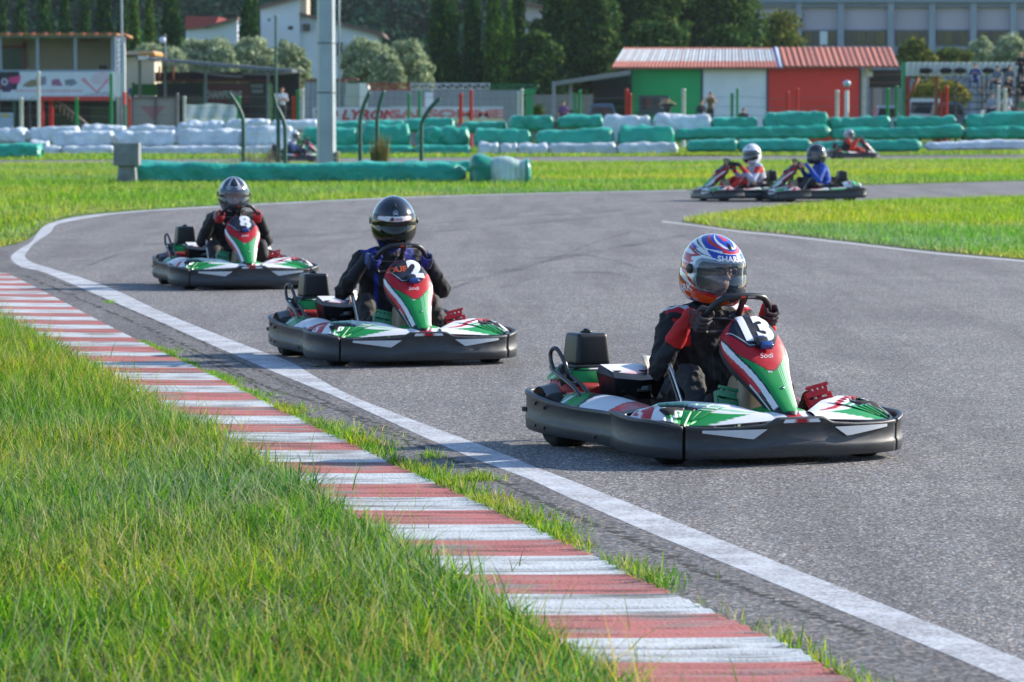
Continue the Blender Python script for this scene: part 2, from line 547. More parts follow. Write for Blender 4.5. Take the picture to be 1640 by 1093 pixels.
# verge under the long grass, laid over the outer kerb side
fg = [(-60, 490), (0, 522), (100, 576), (200, 634), (300, 688), (400, 742), (500, 802), (600, 868), (700, 928), (800, 990), (900, 1056), (1000, 1122), (1150, 1222), (1400, 1410)]
FG = wcurve(fg, 4)
sheet('verge_soil', FG + [(0.6, 5), (-7, 5), (-9, 34)], .048, M_SOIL)
# infield tongue of grass on the right with remains of kerb and line
inf = [(1640, 318), (1500, 321), (1400, 325), (1300, 330), (1200, 339.5), (1130, 350), (1092, 356), (1120, 359.5), (1180, 368.5), (1250, 374.5), (1380, 390), (1500, 403.5), (1640, 416.5), (1900, 440)]
INF = wcurve(inf, 5)
sheet('infield', INF + [(20, 45), (22, 80)], .007, M_TURF)
ribbon('infield_line', wcurve([(1060, 354.5), (1100, 359.5), (1180, 370.5), (1250, 377.5), (1380, 392), (1500, 406), (1640, 418.5), (1800, 434)], 5),
       wcurve([(1060, 356.3), (1100, 360.9), (1180, 372.2), (1250, 379.2), (1380, 394), (1500, 408), (1640, 420.5), (1800, 436)], 5), .0054, asphalt_mat('worn_line_paint', (.05, .05, .05), (.2, .2, .2), (.5, .5, .5), 112, (.42, .43, .44), .66))
b = MB()
kp = wcurve([(1096, 352.6), (1130, 353.2), (1165, 356)], 8); kq = wcurve([(1100, 356), (1132, 357.5), (1172, 360.5)], 8)
V, C = [], []
for i, (p, q) in enumerate(zip(kp, kq)):
    V += [(p[0], p[1], .030), (q[0], q[1], .020)]
    cc = (.45, .16, .15) if (i // 2) % 2 else (.60, .55, .55)
    C += [cc, cc]
b.add(V, [(2 * i, 2 * i + 1, 2 * i + 3, 2 * i + 2) for i in range(len(kp) - 1)], 0, C, False)
b.build('infield_kerb', mat('worn_kerb_paint', rough=.8, attr=True, var=.25, vscale=6, dirt=.5))['kind'] = 'structure'
# the far straight
ribbon('far_track', wcurve([(-400, 257), (0, 257.5), (300, 256), (600, 254), (900, 252), (1300, 250), (1640, 248.5), (2100, 247)], 3),
       wcurve([(-400, 266), (0, 266), (300, 264), (600, 262.5), (900, 261), (1300, 258), (1640, 255.5), (2100, 252)], 3), .004, M_ASPH)

# faint rubber arcs on the racing line
def rub_mat():
    m, N, L, b = node_mat('tyre_rubber_trace')
    b.inputs['Base Color'].default_value = (.022, .021, .022, 1); b.inputs['Roughness'].default_value = .7
    tc = N.new('ShaderNodeTexCoord').outputs['Object']
    n = noise_node(N, L, tc, 55, 5, .75); n2 = noise_node(N, L, tc, .8, 3, .6)
    f = ramp(N, L, mixc(N, L, .5, n, n2), [(.44, (0, 0, 0)), (.62, (.38, .38, .38))])
    t = N.new('ShaderNodeBsdfTransparent'); ms = N.new('ShaderNodeMixShader')
    L.new(f, ms.inputs[0]); L.new(t.outputs[0], ms.inputs[1]); L.new(b.outputs[0], ms.inputs[2]); L.new(ms.outputs[0], N['Material Output'].inputs[0])
    return m
M_RUBT = rub_mat()
for pix, w in (([(230, 392), (330, 384), (430, 380), (560, 372), (760, 352), (1000, 336)], 2.6), ([(240, 402), (340, 392), (470, 388), (620, 378), (820, 360), (1050, 340)], 2.2), ([(140, 425), (200, 405), (300, 395), (420, 398)], 3),
               ([(720, 452), (830, 432), (910, 405), (960, 385), (1010, 372)], 3), ([(800, 460), (880, 440), (960, 436), (1010, 445)], 3), ([(850, 415), (930, 408), (1010, 425), (1040, 450)], 2.4),
               ([(520, 560), (700, 470), (860, 420), (1100, 375)], 5)):
    ribbon('tyre_mark', wcurve(pix, 8), wcurve([(x, y + w) for x, y in pix], 8), .0049, M_RUBT)
# ------------------------------------------------------------------ grass
def grass_mat(name, tr=.45, rough=.5):
    m, N, L, b = node_mat(name)
    a = N.new('ShaderNodeAttribute'); a.attribute_name = 'paint'
    L.new(a.outputs['Color'], b.inputs['Base Color']); b.inputs['Roughness'].default_value = rough; b.inputs['Specular IOR Level'].default_value = .35
    t = N.new('ShaderNodeBsdfTranslucent'); L.new(a.outputs['Color'], t.inputs[0])
    ms = N.new('ShaderNodeMixShader'); ms.inputs[0].default_value = tr
    L.new(b.outputs[0], ms.inputs[1]); L.new(t.outputs[0], ms.inputs[2]); L.new(ms.outputs[0], N['Material Output'].inputs[0])
    return m
M_GRASS = grass_mat('grass_blades', .5)
def lowspec(m, v):
    m.node_tree.nodes['Principled BSDF'].inputs['Specular IOR Level'].default_value = v
    return m
def vnoise(x, y, s, seed=0):
    """cheap smooth value noise, 0..1"""
    rs = np.random.default_rng(seed); T = rs.random((64, 64))
    x, y = x * s, y * s
    xi, yi = np.floor(x).astype(int), np.floor(y).astype(int)
    fx, fy = x - xi, y - yi
    fx, fy = fx * fx * (3 - 2 * fx), fy * fy * (3 - 2 * fy)
    g = lambda a, b: T[a % 64, b % 64]
    return (g(xi, yi) * (1 - fx) + g(xi + 1, yi) * fx) * (1 - fy) + (g(xi, yi + 1) * (1 - fx) + g(xi + 1, yi + 1) * fx) * fy
def pts_in(poly, n, rs):
    P = np.array(poly)
    lo, hi = P.min(0), P.max(0)
    Q = rs.uniform(lo, hi, (n, 2))
    ins = np.zeros(n, dtype=bool)
    j = len(P) - 1
    for i in range(len(P)):
        xi, yi = P[i]; xj, yj = P[j]
        c = ((yi > Q[:, 1]) != (yj > Q[:, 1])) & (Q[:, 0] < (xj - xi) * (Q[:, 1] - yi) / (yj - yi + 1e-12) + xi)
        ins ^= c; j = i
    return Q[ins]
PAL = np.array([(.165, .380, .008), (.090, .270, .008), (.26, .42, .012), (.045, .17, .012), (.36, .40, .05), (.44, .38, .15), (.17, .32, .06)])
def blades(name, pts, h, w, lean, pal_w, z0=0., rs=None, material=None, pal=PAL, seg=3, clump=2.2, seed=0, bend=.5, label=None):
    n = len(pts)
    x, y = pts[:, 0], pts[:, 1]
    hn = vnoise(x, y, clump, seed + 1) * .55 + vnoise(x, y, clump * 4, seed + 2) * .45
    H = h * (.45 + .9 * hn) * rs.uniform(.5, 1.35, n)
    az = rs.uniform(0, 2 * np.pi, n)
    ln = np.abs(rs.normal(0, lean, n)) + .08
    la = az + rs.normal(0, .6, n) + (vnoise(x, y, clump * 2, seed + 3) - .5) * 4
    dx, dy = np.cos(la), np.sin(la)
    sx, sy = -np.sin(az), np.cos(az)
    Wd = w * rs.uniform(.55, 1.4, n)
    V = np.zeros((n, (seg + 1) * 2, 3))
    for k in range(seg + 1):
        t = k / seg
        out = H * (np.sin(ln) * t + bend * ln * t ** 2.2)
        up = H * t * np.cos(ln * (.6 + .7 * t))
        ww = Wd * (1 - t ** 1.8) * .5 + w * .04
        for s_, e in ((-1, 0), (1, 1)):
            V[:, 2 * k + e, 0] = x + dx * out + sx * ww * s_
            V[:, 2 * k + e, 1] = y + dy * out + sy * ww * s_
            V[:, 2 * k + e, 2] = z0 + up - .01
    base = np.arange(n)[:, None] * ((seg + 1) * 2)
    Fq = np.concatenate([np.stack([base + 2 * k, base + 2 * k + 1, base + 2 * k + 3, base + 2 * k + 2], -1) for k in range(seg)], 1).reshape(-1, 4)
    pn = vnoise(x, y, clump * .8, seed + 7)
    pw = np.array(pal_w, dtype=float)
    r = np.clip(rs.random(n) * .66 + pn * .42 - .04, 0, .999)
    cum = np.cumsum(pw) / pw.sum()
    ci = np.minimum(np.searchsorted(cum, r), len(pw) - 1)
    C = pal[ci] * rs.uniform(.7, 1.3, (n, 1))
    cool = vnoise(x, y, clump * .55, seed + 9)[:, None]
    C = C * (1 + (cool - .42) * np.array((-.85, -.25, 1.1)))
    C = np.repeat(C[:, None, :], (seg + 1) * 2, 1).reshape(-1, 3)
    o = raw_mesh(name, V.reshape(-1, 3), Fq, C, material or M_GRASS, False)
    o['kind'] = 'stuff'
    return o
rs = np.random.default_rng(11)
# long grass in the left foreground
poly = FG + [(0.5, 8.5), (-2.2, 8.5), (-2.9, 16), (-5.2, 33)]
P = pts_in(poly, 420000, rs)
keep = P[:, 0] > -.137 * P[:, 1] - .35
P = P[keep & (P[:, 1] > 9.2)]
blades('foreground_grass', P, .118, .0056, .70, [2.6, 3.4, 2.2, 3.0, 1.4, 1.0, 1.8], .040, rs, seed=1, clump=1.7, bend=.75)
P = pts_in(poly, 60000, rs); P = P[(P[:, 0] > -.137 * P[:, 1] - .3) & (P[:, 1] > 9.2)]
blades('foreground_grass_stalks', P, .185, .0030, .75, [0, 0, 1, 0, 2, 3, 1.6], .040, rs, seed=4, bend=1.1, clump=1.2)
# thin scatter of long blades leaning out over the kerb
KOUT = [(x - .02, y) for x, y in FG]
P = pts_in(FG + [(p[0] + .32, p[1] + .05) for p in FG[::-1]], 5200, rs); P = P[(P[:, 1] > 9.2)]
blades('kerb_side_grass', P, .13, .0036, .85, [2, 2, 2, 1, 2.4, 2.4, 1.6], .03, rs, seed=6, bend=1.1, clump=2.5)
# fringe along the inner kerb edge
def fringe(name, pix0, pix1, n, h, w, wid, pal_w, seed, gap=.45):
    K_ = np.array([p for p in KIN]); s = np.r_[0, np.cumsum(np.hypot(*np.diff(K_, axis=0).T))]
    y0, y1 = G(800, pix0)[1], G(800, pix1)[1]
    t = rs.uniform(0, s[-1], n)
    X, Y = np.interp(t, s, K_[:, 0]), np.interp(t, s, K_[:, 1])
    k = (Y < y0) & (Y > y1)
    X, Y, t = X[k], Y[k], t[k]
    nn = vnoise(t, t * 0, 1.7, seed)
    off = np.abs(rs.normal(0, 1, len(X))) * wid * (.25 + 1.3 * nn) - .015
    k = (nn + rs.normal(0, .12, len(X))) > gap
    X, Y, off = X[k], Y[k], off[k]
    P = np.stack([X + off * .97, Y + off * .21], -1)
    return blades(name, P, h, w, .5, pal_w, .004, rs, seed=seed, clump=6)
fringe('kerb_fringe_grass', 548, 700, 26000, .035, .005, .055, [4, 2, 3, .5, 1, 0, 0], 21, .15)
fringe('kerb_fringe_grass', 655, 1250, 34000, .060, .005, .070, [2.5, 2, 2.2, 1.6, 2.5, 2.6, .6], 22, .36)
P = np.array([G(175 + rs.normal(0, 5), 485 + rs.normal(0, 1.2)) for _ in range(160)]); blades('crack_weed', P, .03, .005, .5, [3, 2, 2, 0, 1, 0, 0], .006, rs, seed=31)
P = np.array([G(765 + rs.normal(0, 18), 770 + rs.normal(0, 2)) for _ in range(300)] + [G(690 + rs.normal(0, 9), 733 + rs.normal(0, 3)) for _ in range(200)]); blades('crack_weed', P, .045, .005, .6, [2, 2, 2, 0, 2, 1, 0], .006, rs, seed=32)
# far fields
PALF = np.array([(.20, .40, .012), (.13, .32, .012), (.27, .44, .018), (.08, .22, .014), (.38, .43, .06), (.45, .40, .14), (.20, .34, .06)])
def field(name, pix, n, h, w, pw, seed, z0=0.):
    P = pts_in(wcurve(pix, 3), n, rs)
    P = P[np.abs(P[:, 0]) < .137 * P[:, 1] + 1]
    return blades(name, P, h, w, .45, pw, z0, rs, seed=seed, clump=.35, pal=PALF, seg=2, bend=.7)
field('middle_field_grass', [(1640, 289), (1400, 295.5), (1100, 303.5), (900, 308), (700, 313.5), (500, 322), (300, 331.5), (160, 340), (105, 346), (66, 358), (40, 380), (0, 392), (-60, 398), (-60, 266), (300, 264), (900, 261), (1640, 256), (1700, 256)], 330000, .12, .016, [2.4, 1.8, 2.6, .8, 2.8, 1.3, .6], 41)
field('infield_grass', [(1640, 318), (1500, 321), (1400, 325), (1300, 330), (1200, 339.5), (1130, 350), (1095, 356), (1120, 359), (1180, 368), (1250, 374), (1380, 389), (1500, 402), (1640, 415), (1680, 420), (1680, 317)], 110000, .10, .012, [2.2, 1.8, 2.6, .7, 2.8, 1.4, .6], 42, .012)
field('dry_edge_grass', [(1095, 354.5), (1130, 352), (1200, 362), (1280, 369), (1400, 381), (1520, 394), (1660, 408), (1660, 417), (1500, 403), (1380, 390), (1250, 375), (1180, 369), (1120, 360)], 24000, .055, .014, [.4, .3, 1.2, .2, 3, 4, 1.6], 44, .012)
field('dry_edge_grass', [(60, 368), (100, 349), (160, 341), (300, 332), (500, 322), (700, 313.5), (700, 311), (500, 319), (300, 328), (160, 336), (90, 344), (40, 362), (0, 386), (0, 396), (40, 386)], 40000, .06, .016, [.8, .5, 1.6, .3, 3, 3, 1.2], 45)
field('far_strip_grass', [(-60, 257), (300, 255.5), (900, 251.5), (1640, 248), (1700, 248), (1700, 236), (900, 240), (-60, 246)], 60000, .14, .03, [2.4, 1.4, 2.8, .8, 3, 1, .5], 43)
# a few fallen leaves and clippings on the asphalt
b = MB()
lv = mat('dry_leaf', (.34, .26, .13), rough=.8, var=.3)
for i, (x, y) in enumerate([(1060, 372), (70, 402), (130, 404), (990, 470), (1588, 983), (900, 600), (505, 588), (560, 640), (1250, 400)][:4] + [(900, 600), (505, 588), (560, 640), (1250, 400)]):
    p = G(x, y)
    b = MB(); r_ = .018 + .01 * (i % 3)
    b.add([(p[0] - r_, p[1], .010), (p[0], p[1] - r_ * 2, .014), (p[0] + r_, p[1], .022), (p[0], p[1] + r_ * 2, .012)], [(0, 1, 2, 3)], 0, smooth=False)
    o = b.build('fallen_leaf', lv)
    if i == 0: lf = []
    lf.append(o)
for o, l_ in zip(lf, ['pale dry leaf on the asphalt at the infield tip', 'dry leaf on the asphalt close to the bend of the white line', 'dry leaf on the asphalt a step right of the line bend', 'dry leaf on asphalt left of the patterned helmet', 'dry leaf between kart 2 and kart 13', 'dry leaf under the front corner of kart 2', 'dry leaf on asphalt in front of kart 2', 'dry leaf on asphalt right of the patterned helmet']):
    tag(o, l_, 'leaf', 'leaves lying on the asphalt')
# ------------------------------------------------------------------ shared paints (linear)
GRN, RED, WHT, BLK, DGY = (.006, .27, .06), (.46, .008, .018), (.74, .76, .78), (.012, .013, .016), (.035, .037, .042)
LGR, PNK, MAR = (.30, .62, .45), (.62, .12, .2), (.30, .006, .02)
M_BUMP = mat('scuffed_bumper_plastic', (.030, .033, .038), rough=.40, spec=.6, var=.25, vscale=5, dirt=.55, aniso=(1, 1, 6), bump=.08, bscale=120, dirtc=(.105, .112, .12))
M_BLACK = mat('black_plastic', (.014, .015, .018), rough=.38, spec=.5, var=.2, bump=.08, bscale=300)
M_RUB = mat('tyre_rubber', (.012, .012, .013), rough=.85, var=.3, bump=.2, bscale=120)
M_PAINT = mat('printed_sticker_panel', rough=.40, spec=.35, coat=.12, attr=True, var=.05, dirt=.13)
M_PLAIN = mat('painted_surface', rough=.45, attr=True, var=.06)
M_STEEL = mat('steel_tube', (.42, .43, .45), rough=.28, metal=1., var=.1)
M_BTUBE = mat('black_tube', (.02, .022, .028), rough=.25, coat=.5)
M_CREAM = mat('fuel_tank_plastic', (.50, .40, .26), rough=.42, spec=.5, var=.1, trans=.15)
M_PED_G = mat('green_pedal_plastic', (.005, .17, .07), rough=.45, var=.15)
M_PED_R = mat('red_pedal_plastic', (.58, .012, .016), rough=.45, var=.15)
M_ENG = mat('red_engine_cowl', (.33, .01, .012), rough=.4, var=.2, dirt=.3)
M_GREY = mat('grey_fender_plastic', (.16, .17, .18), rough=.45, var=.1, dirt=.2)
M_BLUE = mat('blue_transponder', (.01, .05, .22), rough=.3, coat=.3)
M_ORANGE = mat('orange_print', (.75, .10, .02), rough=.4)
M_WHITE = mat('white_print', (.8, .8, .82), rough=.4)

def strip(mb, path, zt, zb, th, col, m=0, n=None):
    """upright wall following path (a, b), thickness inward (to the right of travel is outward)"""
    P = [Vector((p[0], p[1], 0)) for p in path]
    k = len(P)
    V, Fc = [], []
    prof = [(-.006, 0.0), (0, .04), (.003, .28), (.003, .36), (-.002, .40), (-.002, .86), (.004, .90), (.005, .97), (0, 1.0), (-th + .003, 1.0), (-th, .95), (-th, 0.0)]
    for i in range(k):
        t = (P[min(i + 1, k - 1)] - P[max(i - 1, 0)]).normalized()
        nrm = Vector((-t.y, t.x, 0)) if n is None else n
        s_ = i / (k - 1)
        z1, z0 = zt(s_, P[i]), zb(s_, P[i])
        for off, h in prof:
            V.append(P[i] + nrm * off + Vector((0, 0, z0 + (z1 - z0) * h)))
    q = len(prof)
    for i in range(k - 1):
        for j in range(q):
            j2 = (j + 1) % q
            Fc.append((i * q + j, i * q + j2, (i + 1) * q + j2, (i + 1) * q + j))
    Fc.append(tuple(range(q))[::-1]); Fc.append(tuple((k - 1) * q + j for j in range(q)))
    mb.add(V, Fc, m, col)

def nas_frame(v, w):
    """front number fairing. v 0 top .. 1 tip, |w|<=1 printed face, 1..1.5 dark skirt"""
    hw = interp(v, [0, .05, .12, .22, .32, .42, .55, .70, .85, .95, 1.], [.035, .085, .128, .153, .158, .148, .118, .092, .072, .058, .030])
    a = interp(v, [0, .03, .08, .3, .6, 1.], [.312, .326, .349, .450, .593, .782])
    z = interp(v, [0, .03, .08, .3, .6, .9, 1.], [.652, .654, .640, .545, .405, .268, .228])
    nx, nz = (.66, .75)
    t = abs(w)
    if t <= 1:
        b = hw * math.sin(w * math.pi / 2 * .86) / math.sin(math.pi / 2 * .86)
        d = .070 * t ** (2.3 + 2.2 * max(0, 1 - v / .45)) * (1 - .35 * v)
    else:
        e = (t - 1) / .5
        b = math.copysign(hw * (1 + .03 * math.sin(e * 2.4) - .10 * e), w)
        d = .070 * (1 - .35 * v) + e * interp(v, [0, .2, .5, .8, 1], [.02, .065, .055, .035, .02])
    return Vector((a - nx * d, b, z - nz * d))
def nas_col(v, w):
    t = abs(w)
    if t > 1:
        if t < 1.16 and v > .1:
            return (.50, .012, .03) if v < .62 else (WHT if v < .93 else BLK)
        return (.045, .048, .055)
    s1 = interp(v, [0, .12, .2, .3, .4, .5, .7, 1.], [1.2, 1.1, .93, .78, .68, .60, .52, .50])
    if v > .96:
        return BLK
    if t < s1:
        lim = .50 - .07 * (1 - (t / max(.3, s1)) ** 2) * -1 - .12 * (t / s1) ** 2
        if v < lim:
            return RED
        if v < lim + .012:
            return BLK
        if w > .12 and v < .93 and abs(((w - .12) / .085) % 1 - .2) < .13 and w < s1 - .04:
            return LGR
        return GRN
    if t < s1 + .06:
        return BLK
    if t < s1 + .06 + interp(v, [.1, .3, .6, .85, 1], [.10, .15, .20, .30, .4]) and v < .9:
        return WHT
    if v < .72 and not (w > 0 and v > .60):
        return (.50, .012, .03) if w < 0 else (.52, .04, .06)
    return WHT if w > 0 and v < .8 else BLK

def build_kart():
    K = empty('go_kart')
    # ---- front bumper: three pieces with open joints
    fr = [(.20, -.635), (.36, -.672), (.52, -.676), (.66, -.640), (.755, -.555), (.805, -.44), (.835, -.28), (.85, -.12), (.852, 0)]
    full = [(a, b) for a, b in fr] + [(a, -b) for a, b in fr[::-1][1:]]
    full = [(p[0], p[1]) for p in catmull([(a, b, 0) for a, b in full], 8)]
    full = full[::-1]              # travel from +b to -b so that outward lies on the left normal
    iR = min(range(len(full)), key=lambda i: (full[i][0] - .765) ** 2 + (full[i][1] + .545) ** 2)
    iL = min(range(len(full)), key=lambda i: (full[i][0] - .765) ** 2 + (full[i][1] - .545) ** 2)
    zt = lambda s, p: interp(abs(p.y), [0, .115, .165, .3, .45, .56, .66], [.222, .222, .196, .186, .184, .190, .215]) if p.x > .5 else interp(p.x, [.2, .5], [.228, .215])
    zb = lambda s, p: interp(p.x, [.2, .5, .8], [.060, .050, .040])
    b = MB(); strip(b, full[iL:iR + 1], zt, zb, .022, DGY); fb = b.build('front_bumper', M_BUMP, K)
    for side, seg in (('l', full[:iL - 0]), ('r', full[iR + 1:])):
        b = MB(); strip(b, seg, zt, zb, .022, DGY); b.build('bumper_corner', M_BUMP, K)
    # white arrow stickers and the slot of the front bumper
    def onb(b_, z_):   # point just outside the bumper face
        i = min(range(len(full)), key=lambda i: abs(full[i][1] - b_))
        j = max(0, min(len(full) - 2, i if full[i][1] > b_ else i - 1))
        p, q = Vector((*full[j], 0)), Vector((*full[j + 1], 0))
        t = (p.y - b_) / max(1e-6, p.y - q.y)
        r = p.lerp(q, min(1, max(0, t))); tn = (q - p).normalized()
        return r + Vector((-tn.y, tn.x, 0)) * .0085 + Vector((0, 0, z_))
    for sgn in (-1, 1):
        b = MB()
        n = 14
        V, Fc = [], []
        for i in range(n + 1):
            s_ = i / n
            b_ = sgn * (.175 + .30 * s_)
            top = .172 + .0 * s_
            bot = interp(s_, [0, .22, 1], [.170, .128, .160])
            V += [onb(b_, top), onb(b_, bot)]
        for i in range(n):
            Fc.append((2 * i, 2 * i + 1, 2 * i + 3, 2 * i + 2))
        b.add(V, Fc, 0, (.62, .64, .66), False)
        b.build('arrow_sticker', M_PAINT, fb)
    b = MB()
    n = 8
    V = []
    for i in range(n + 1):
        b_ = -.085 + .17 * i / n
        e = 1 - abs(i / n - .5) * .25
        V += [onb(b_, .213), onb(b_ * 1.12, .197)]
    cols = []
    for i in range(n + 1):
        c = WHT if abs(i / n - .5) > .18 else RED
        cols += [c, c]
    b.add(V, [(2 * i, 2 * i + 1, 2 * i + 3, 2 * i + 2) for i in range(n)], 0, cols, False)
    b.build('bumper_slot', M_PAINT, fb)
    # ---- side bumpers and rear bumper
    for sg in (-1, 1):
        pth = [(.27, .61), (.10, .600), (-.10, .605), (-.32, .625), (-.55, .64), (-.72, .625), (-.83, .575), (-.865, .50)]
        pp = [(p[0], p[1] * sg) for p in [(q.x, q.y) for q in catmull([(a, b_, 0) for a, b_ in pth], 7)]]
        if sg > 0:
            pp = pp[::-1]
        b = MB()
        strip(b, pp, lambda s, p: interp(p.x, [-.87, -.7, -.45, -.2, .1, .27], [.262, .255, .225, .212, .212, .215]),
              lambda s, p: interp(p.x, [-.87, -.4, .27], [.078, .060, .052]), .022, DGY)
        sb = b.build('side_bumper', M_BUMP, K)
        b = MB(); b.rbox((-.765, sg * .612, .165), (.055, .02, .022), .004); b.build('grip_slot', M_RUB, sb)
        b = MB()
        for a_, z_ in ((-.60, .205), (-.50, .19), (-.6, .10), (-.5, .095), (-.02, .085)):
            b.rbox((a_, sg * interp(a_, [-.72, -.55, -.32, -.1], [.63, .646, .631, .611]), z_), (.012, .01, .016), .003)
        b.build('bolt', M_BLACK, sb)
    b = MB()
    rp = [(p.x, p.y) for p in catmull([(-.86, -.50, 0), (-.895, -.3, 0), (-.90, 0, 0), (-.895, .3, 0), (-.86, .50, 0)], 8)]
    strip(b, rp, lambda s, p: .255, lambda s, p: .10, .03, DGY)
    b.build('rear_bumper', M_BUMP, K)
    # ---- front pods with graphics
    fpath = {sg: [(q[0], q[1]) for q in full if q[1] * sg >= .10 and q[0] > .42] for sg in (-1, 1)}
    for sg in (-1, 1):
        fp = sorted(fpath[sg], key=lambda p: (abs(p[1]) if p[0] > .7 else 1.2 - p[0]))
        L = [0]
        for i in range(1, len(fp)):
            L.append(L[-1] + math.dist(fp[i], fp[i - 1]))
        L = [l / L[-1] for l in L]
        def front(s_):
            return Vector((interp(s_, L, [p[0] for p in fp]) - .030 - .03 * max(0, s_ - .7), interp(s_, L, [p[1] for p in fp]) - sg * .045 * s_, 0))
        rear = catmull([(.70, .115 * sg, 0), (.62, .22 * sg, 0), (.52, .35 * sg, 0), (.44, .46 * sg, 0), (.40, .56 * sg, 0)], 8)
        rs = [i / (len(rear) - 1) for i in range(len(rear))]
        REC = [(.30, .50), (.58, .44), (.66, .42), (.84, .60), (.88, .84), (.80, .86), (.34, .66)]
        def pod(s_, t_, sg=sg, front=front, rear=rear, rs=rs):
            f_ = front(s_); r_ = Vector((interp(s_, rs, [p.x for p in rear]), interp(s_, rs, [p.y for p in rear]), 0))
            zf = interp(s_, [0, .12, .3, .6, 1], [.205, .186, .182, .190, .208])
            zr = interp(s_, [0, .3, .6, .85, 1], [.232, .272, .282, .272, .245])
            t2 = 1 - (1 - t_) ** 1.5
            z = zf + (zr - zf) * t2 + .008 * math.sin(math.pi * t_)
            if inpoly(s_, t_, REC):
                z -= .014
            p = f_.lerp(r_, t_)
            return Vector((p.x, p.y, z))
        layers = [
            ([(0, 0), (.18, 0), (.18, 1), (0, 1)], WHT),
            ([(.14, .0), (.86, .0), (.86, .34), (.60, .36), (.50, .55), (.06, .52)], GRN),
            ([(0, .72), (1, .62), (1, 1), (0, 1)], WHT),
            ([(.05, .62), (.95, .88), (.95, .95), (.05, .72)], RED if sg > 0 else LGR),
            ([(.2, .55), (.97, .80), (.97, .86), (.2, .60)], GRN),
            ([(.66, 0), (.72, 0), (.60, .36), (.56, .36)], LGR), ([(.74, 0), (.77, 0), (.68, .34), (.65, .34)], WHT),
            ([(.79, 0), (.83, 0), (.75, .34), (.71, .34)], WHT), ([(.84, 0), (.90, 0), (.92, .55), (.82, .36)], WHT),
            ([(.89, 0), (1, 0), (1, 1), (.93, 1)], WHT),
            ([(.90, 0), (.96, 0), (.97, .50), (.93, .9), (.90, .5)], RED), ([(.975, .10), (1, .12), (.985, .62)], RED),
            (REC, (.012, .014, .018)),
            ([(0, -.1), (1, -.1), (1, .035), (0, .035)], BLK),
        ]
        b = MB()
        b.grid(pod, 90, 34, 0, paintby(layers, WHT))
        # turned-down rim so that the pod has thickness
        b.grid(lambda s_, t_: pod(s_, 1) + Vector((-.004 * t_, 0, -.05 * t_)), 40, 1, 0, None, (.03, .03, .035))
        b.grid(lambda s_, t_: pod(1, s_) + Vector((-.004 * t_, sg * .003 * t_, -.07 * t_)), 10, 1, 0, None, (.03, .03, .035))
        b.build('front_pod', M_PAINT, K)
    # ---- nose piece under the number fairing
    def nose(u, v):
        bb = (u - .5) * 2
        hw = .150 - .02 * v
        z = .262 - .052 * v ** 1.4 - .03 * abs(bb) ** 2
        return Vector((.60 + .225 * v, bb * hw, z))
    b = MB()
    b.grid(nose, 40, 14, 0, lambda u, v: RED if abs(u - .52) < .17 - .05 * v else (BLK if abs(u - .52) < .19 - .05 * v else (GRN if abs(u - .5) < .44 and v < .75 - abs(u - .5) else WHT)))
    b.build('nose_piece', M_PAINT, K)
    # ---- side pods
    for sg in (-1, 1):
        def spod(u, v, sg=sg):
            a = .20 - .78 * u
            bo = interp(a, [-.6, -.3, 0, .2], [.575, .585, .575, .570])
            bi = interp(a, [-.6, -.45, -.2, .2], [.50, .42, .37, .35])
            zo = interp(a, [-.6, -.4, -.1, .2], [.232, .214, .205, .205])
            zi = interp(a, [-.6, -.45, -.25, .0, .2], [.250, .262, .255, .235, .212])
            p = bo + (bi - bo) * v
            return Vector((a, sg * p, zo + (zi - zo) * math.sin(v * math.pi / 2) + .01 * math.sin(v * math.pi)))
        lay = [([(0, 0), (.10, 0), (.10, 1), (0, 1)], BLK), ([(.10, 0), (.40, 0), (.50, 1), (.10, 1)], RED),
               ([(.22, 0), (.60, 0), (.66, 1), (.34, 1)], WHT), ([(.60, 0), (.70, 1), (.66, 1), (.58, 0)], BLK),
               ([(.60, 0), (.93, 0), (.84, .8), (.72, 1), (.66, .5)], GRN), ([(.66, .4), (.8, 1), (.70, 1)], BLK),
               ([(.80, 0), (.83, 0), (.80, .8), (.78, .8)], WHT), ([(.85, 0), (.88, 0), (.83, .8), (.82, .8)], LGR), ([(.90, 0), (1, 0), (1, 1), (.86, 1)], PNK)]
        if sg > 0:
            lay = [([(0, 0), (.10, 0), (.10, 1), (0, 1)], BLK), ([(.08, 0), (.5, 0), (.5, 1), (.08, 1)], WHT), ([(.1, .2), (.36, .4), (.3, .9), (.1, .5)], MAR), ([(.1, 0), (.45, 0), (.40, .22)], GRN),
                   ([(.5, 0), (1, 0), (1, .35), (.5, .3)], GRN), ([(.5, .3), (1, .35), (1, .5), (.5, .42)], WHT), ([(.45, .5), (.95, .5), (.9, 1), (.5, 1)], BLK), ([(.45, 0), (.5, 0), (.55, 1), (.5, 1)], BLK)]
        b = MB()
        b.grid(spod, 60, 24, 0, paintby(lay, BLK))
        b.grid(lambda u, v: spod(u, 1) + Vector((0, sg * -.003 * v, -.10 * v)), 16, 1, 0, None, BLK)
        b.grid(lambda u, v: spod(1, u) + Vector((-.01 * v, 0, -.08 * v)), 6, 1, 0, None, BLK)
        b.build('side_pod', M_PAINT, K)
        b = MB()   # grey wheel guard behind the pod
        b.grid(lambda u, v: Vector((-.57 - .20 * u, sg * (.585 - .17 * v), .225 + .055 * math.sin(u * 3.1) + .03 * v)), 12, 6, 0, None, WHT)
        b.build('wheel_guard', M_GREY, K)
    # ---- number fairing
    b = MB()
    b.grid(lambda u, v: nas_frame(v, (u - .5) * 3), 120, 90, 0, lambda u, v: nas_col(v, (u - .5) * 3))
    nf = b.build('number_fairing', M_PAINT, K)
    b = MB()
    n_ = Vector((.66, 0, .75))
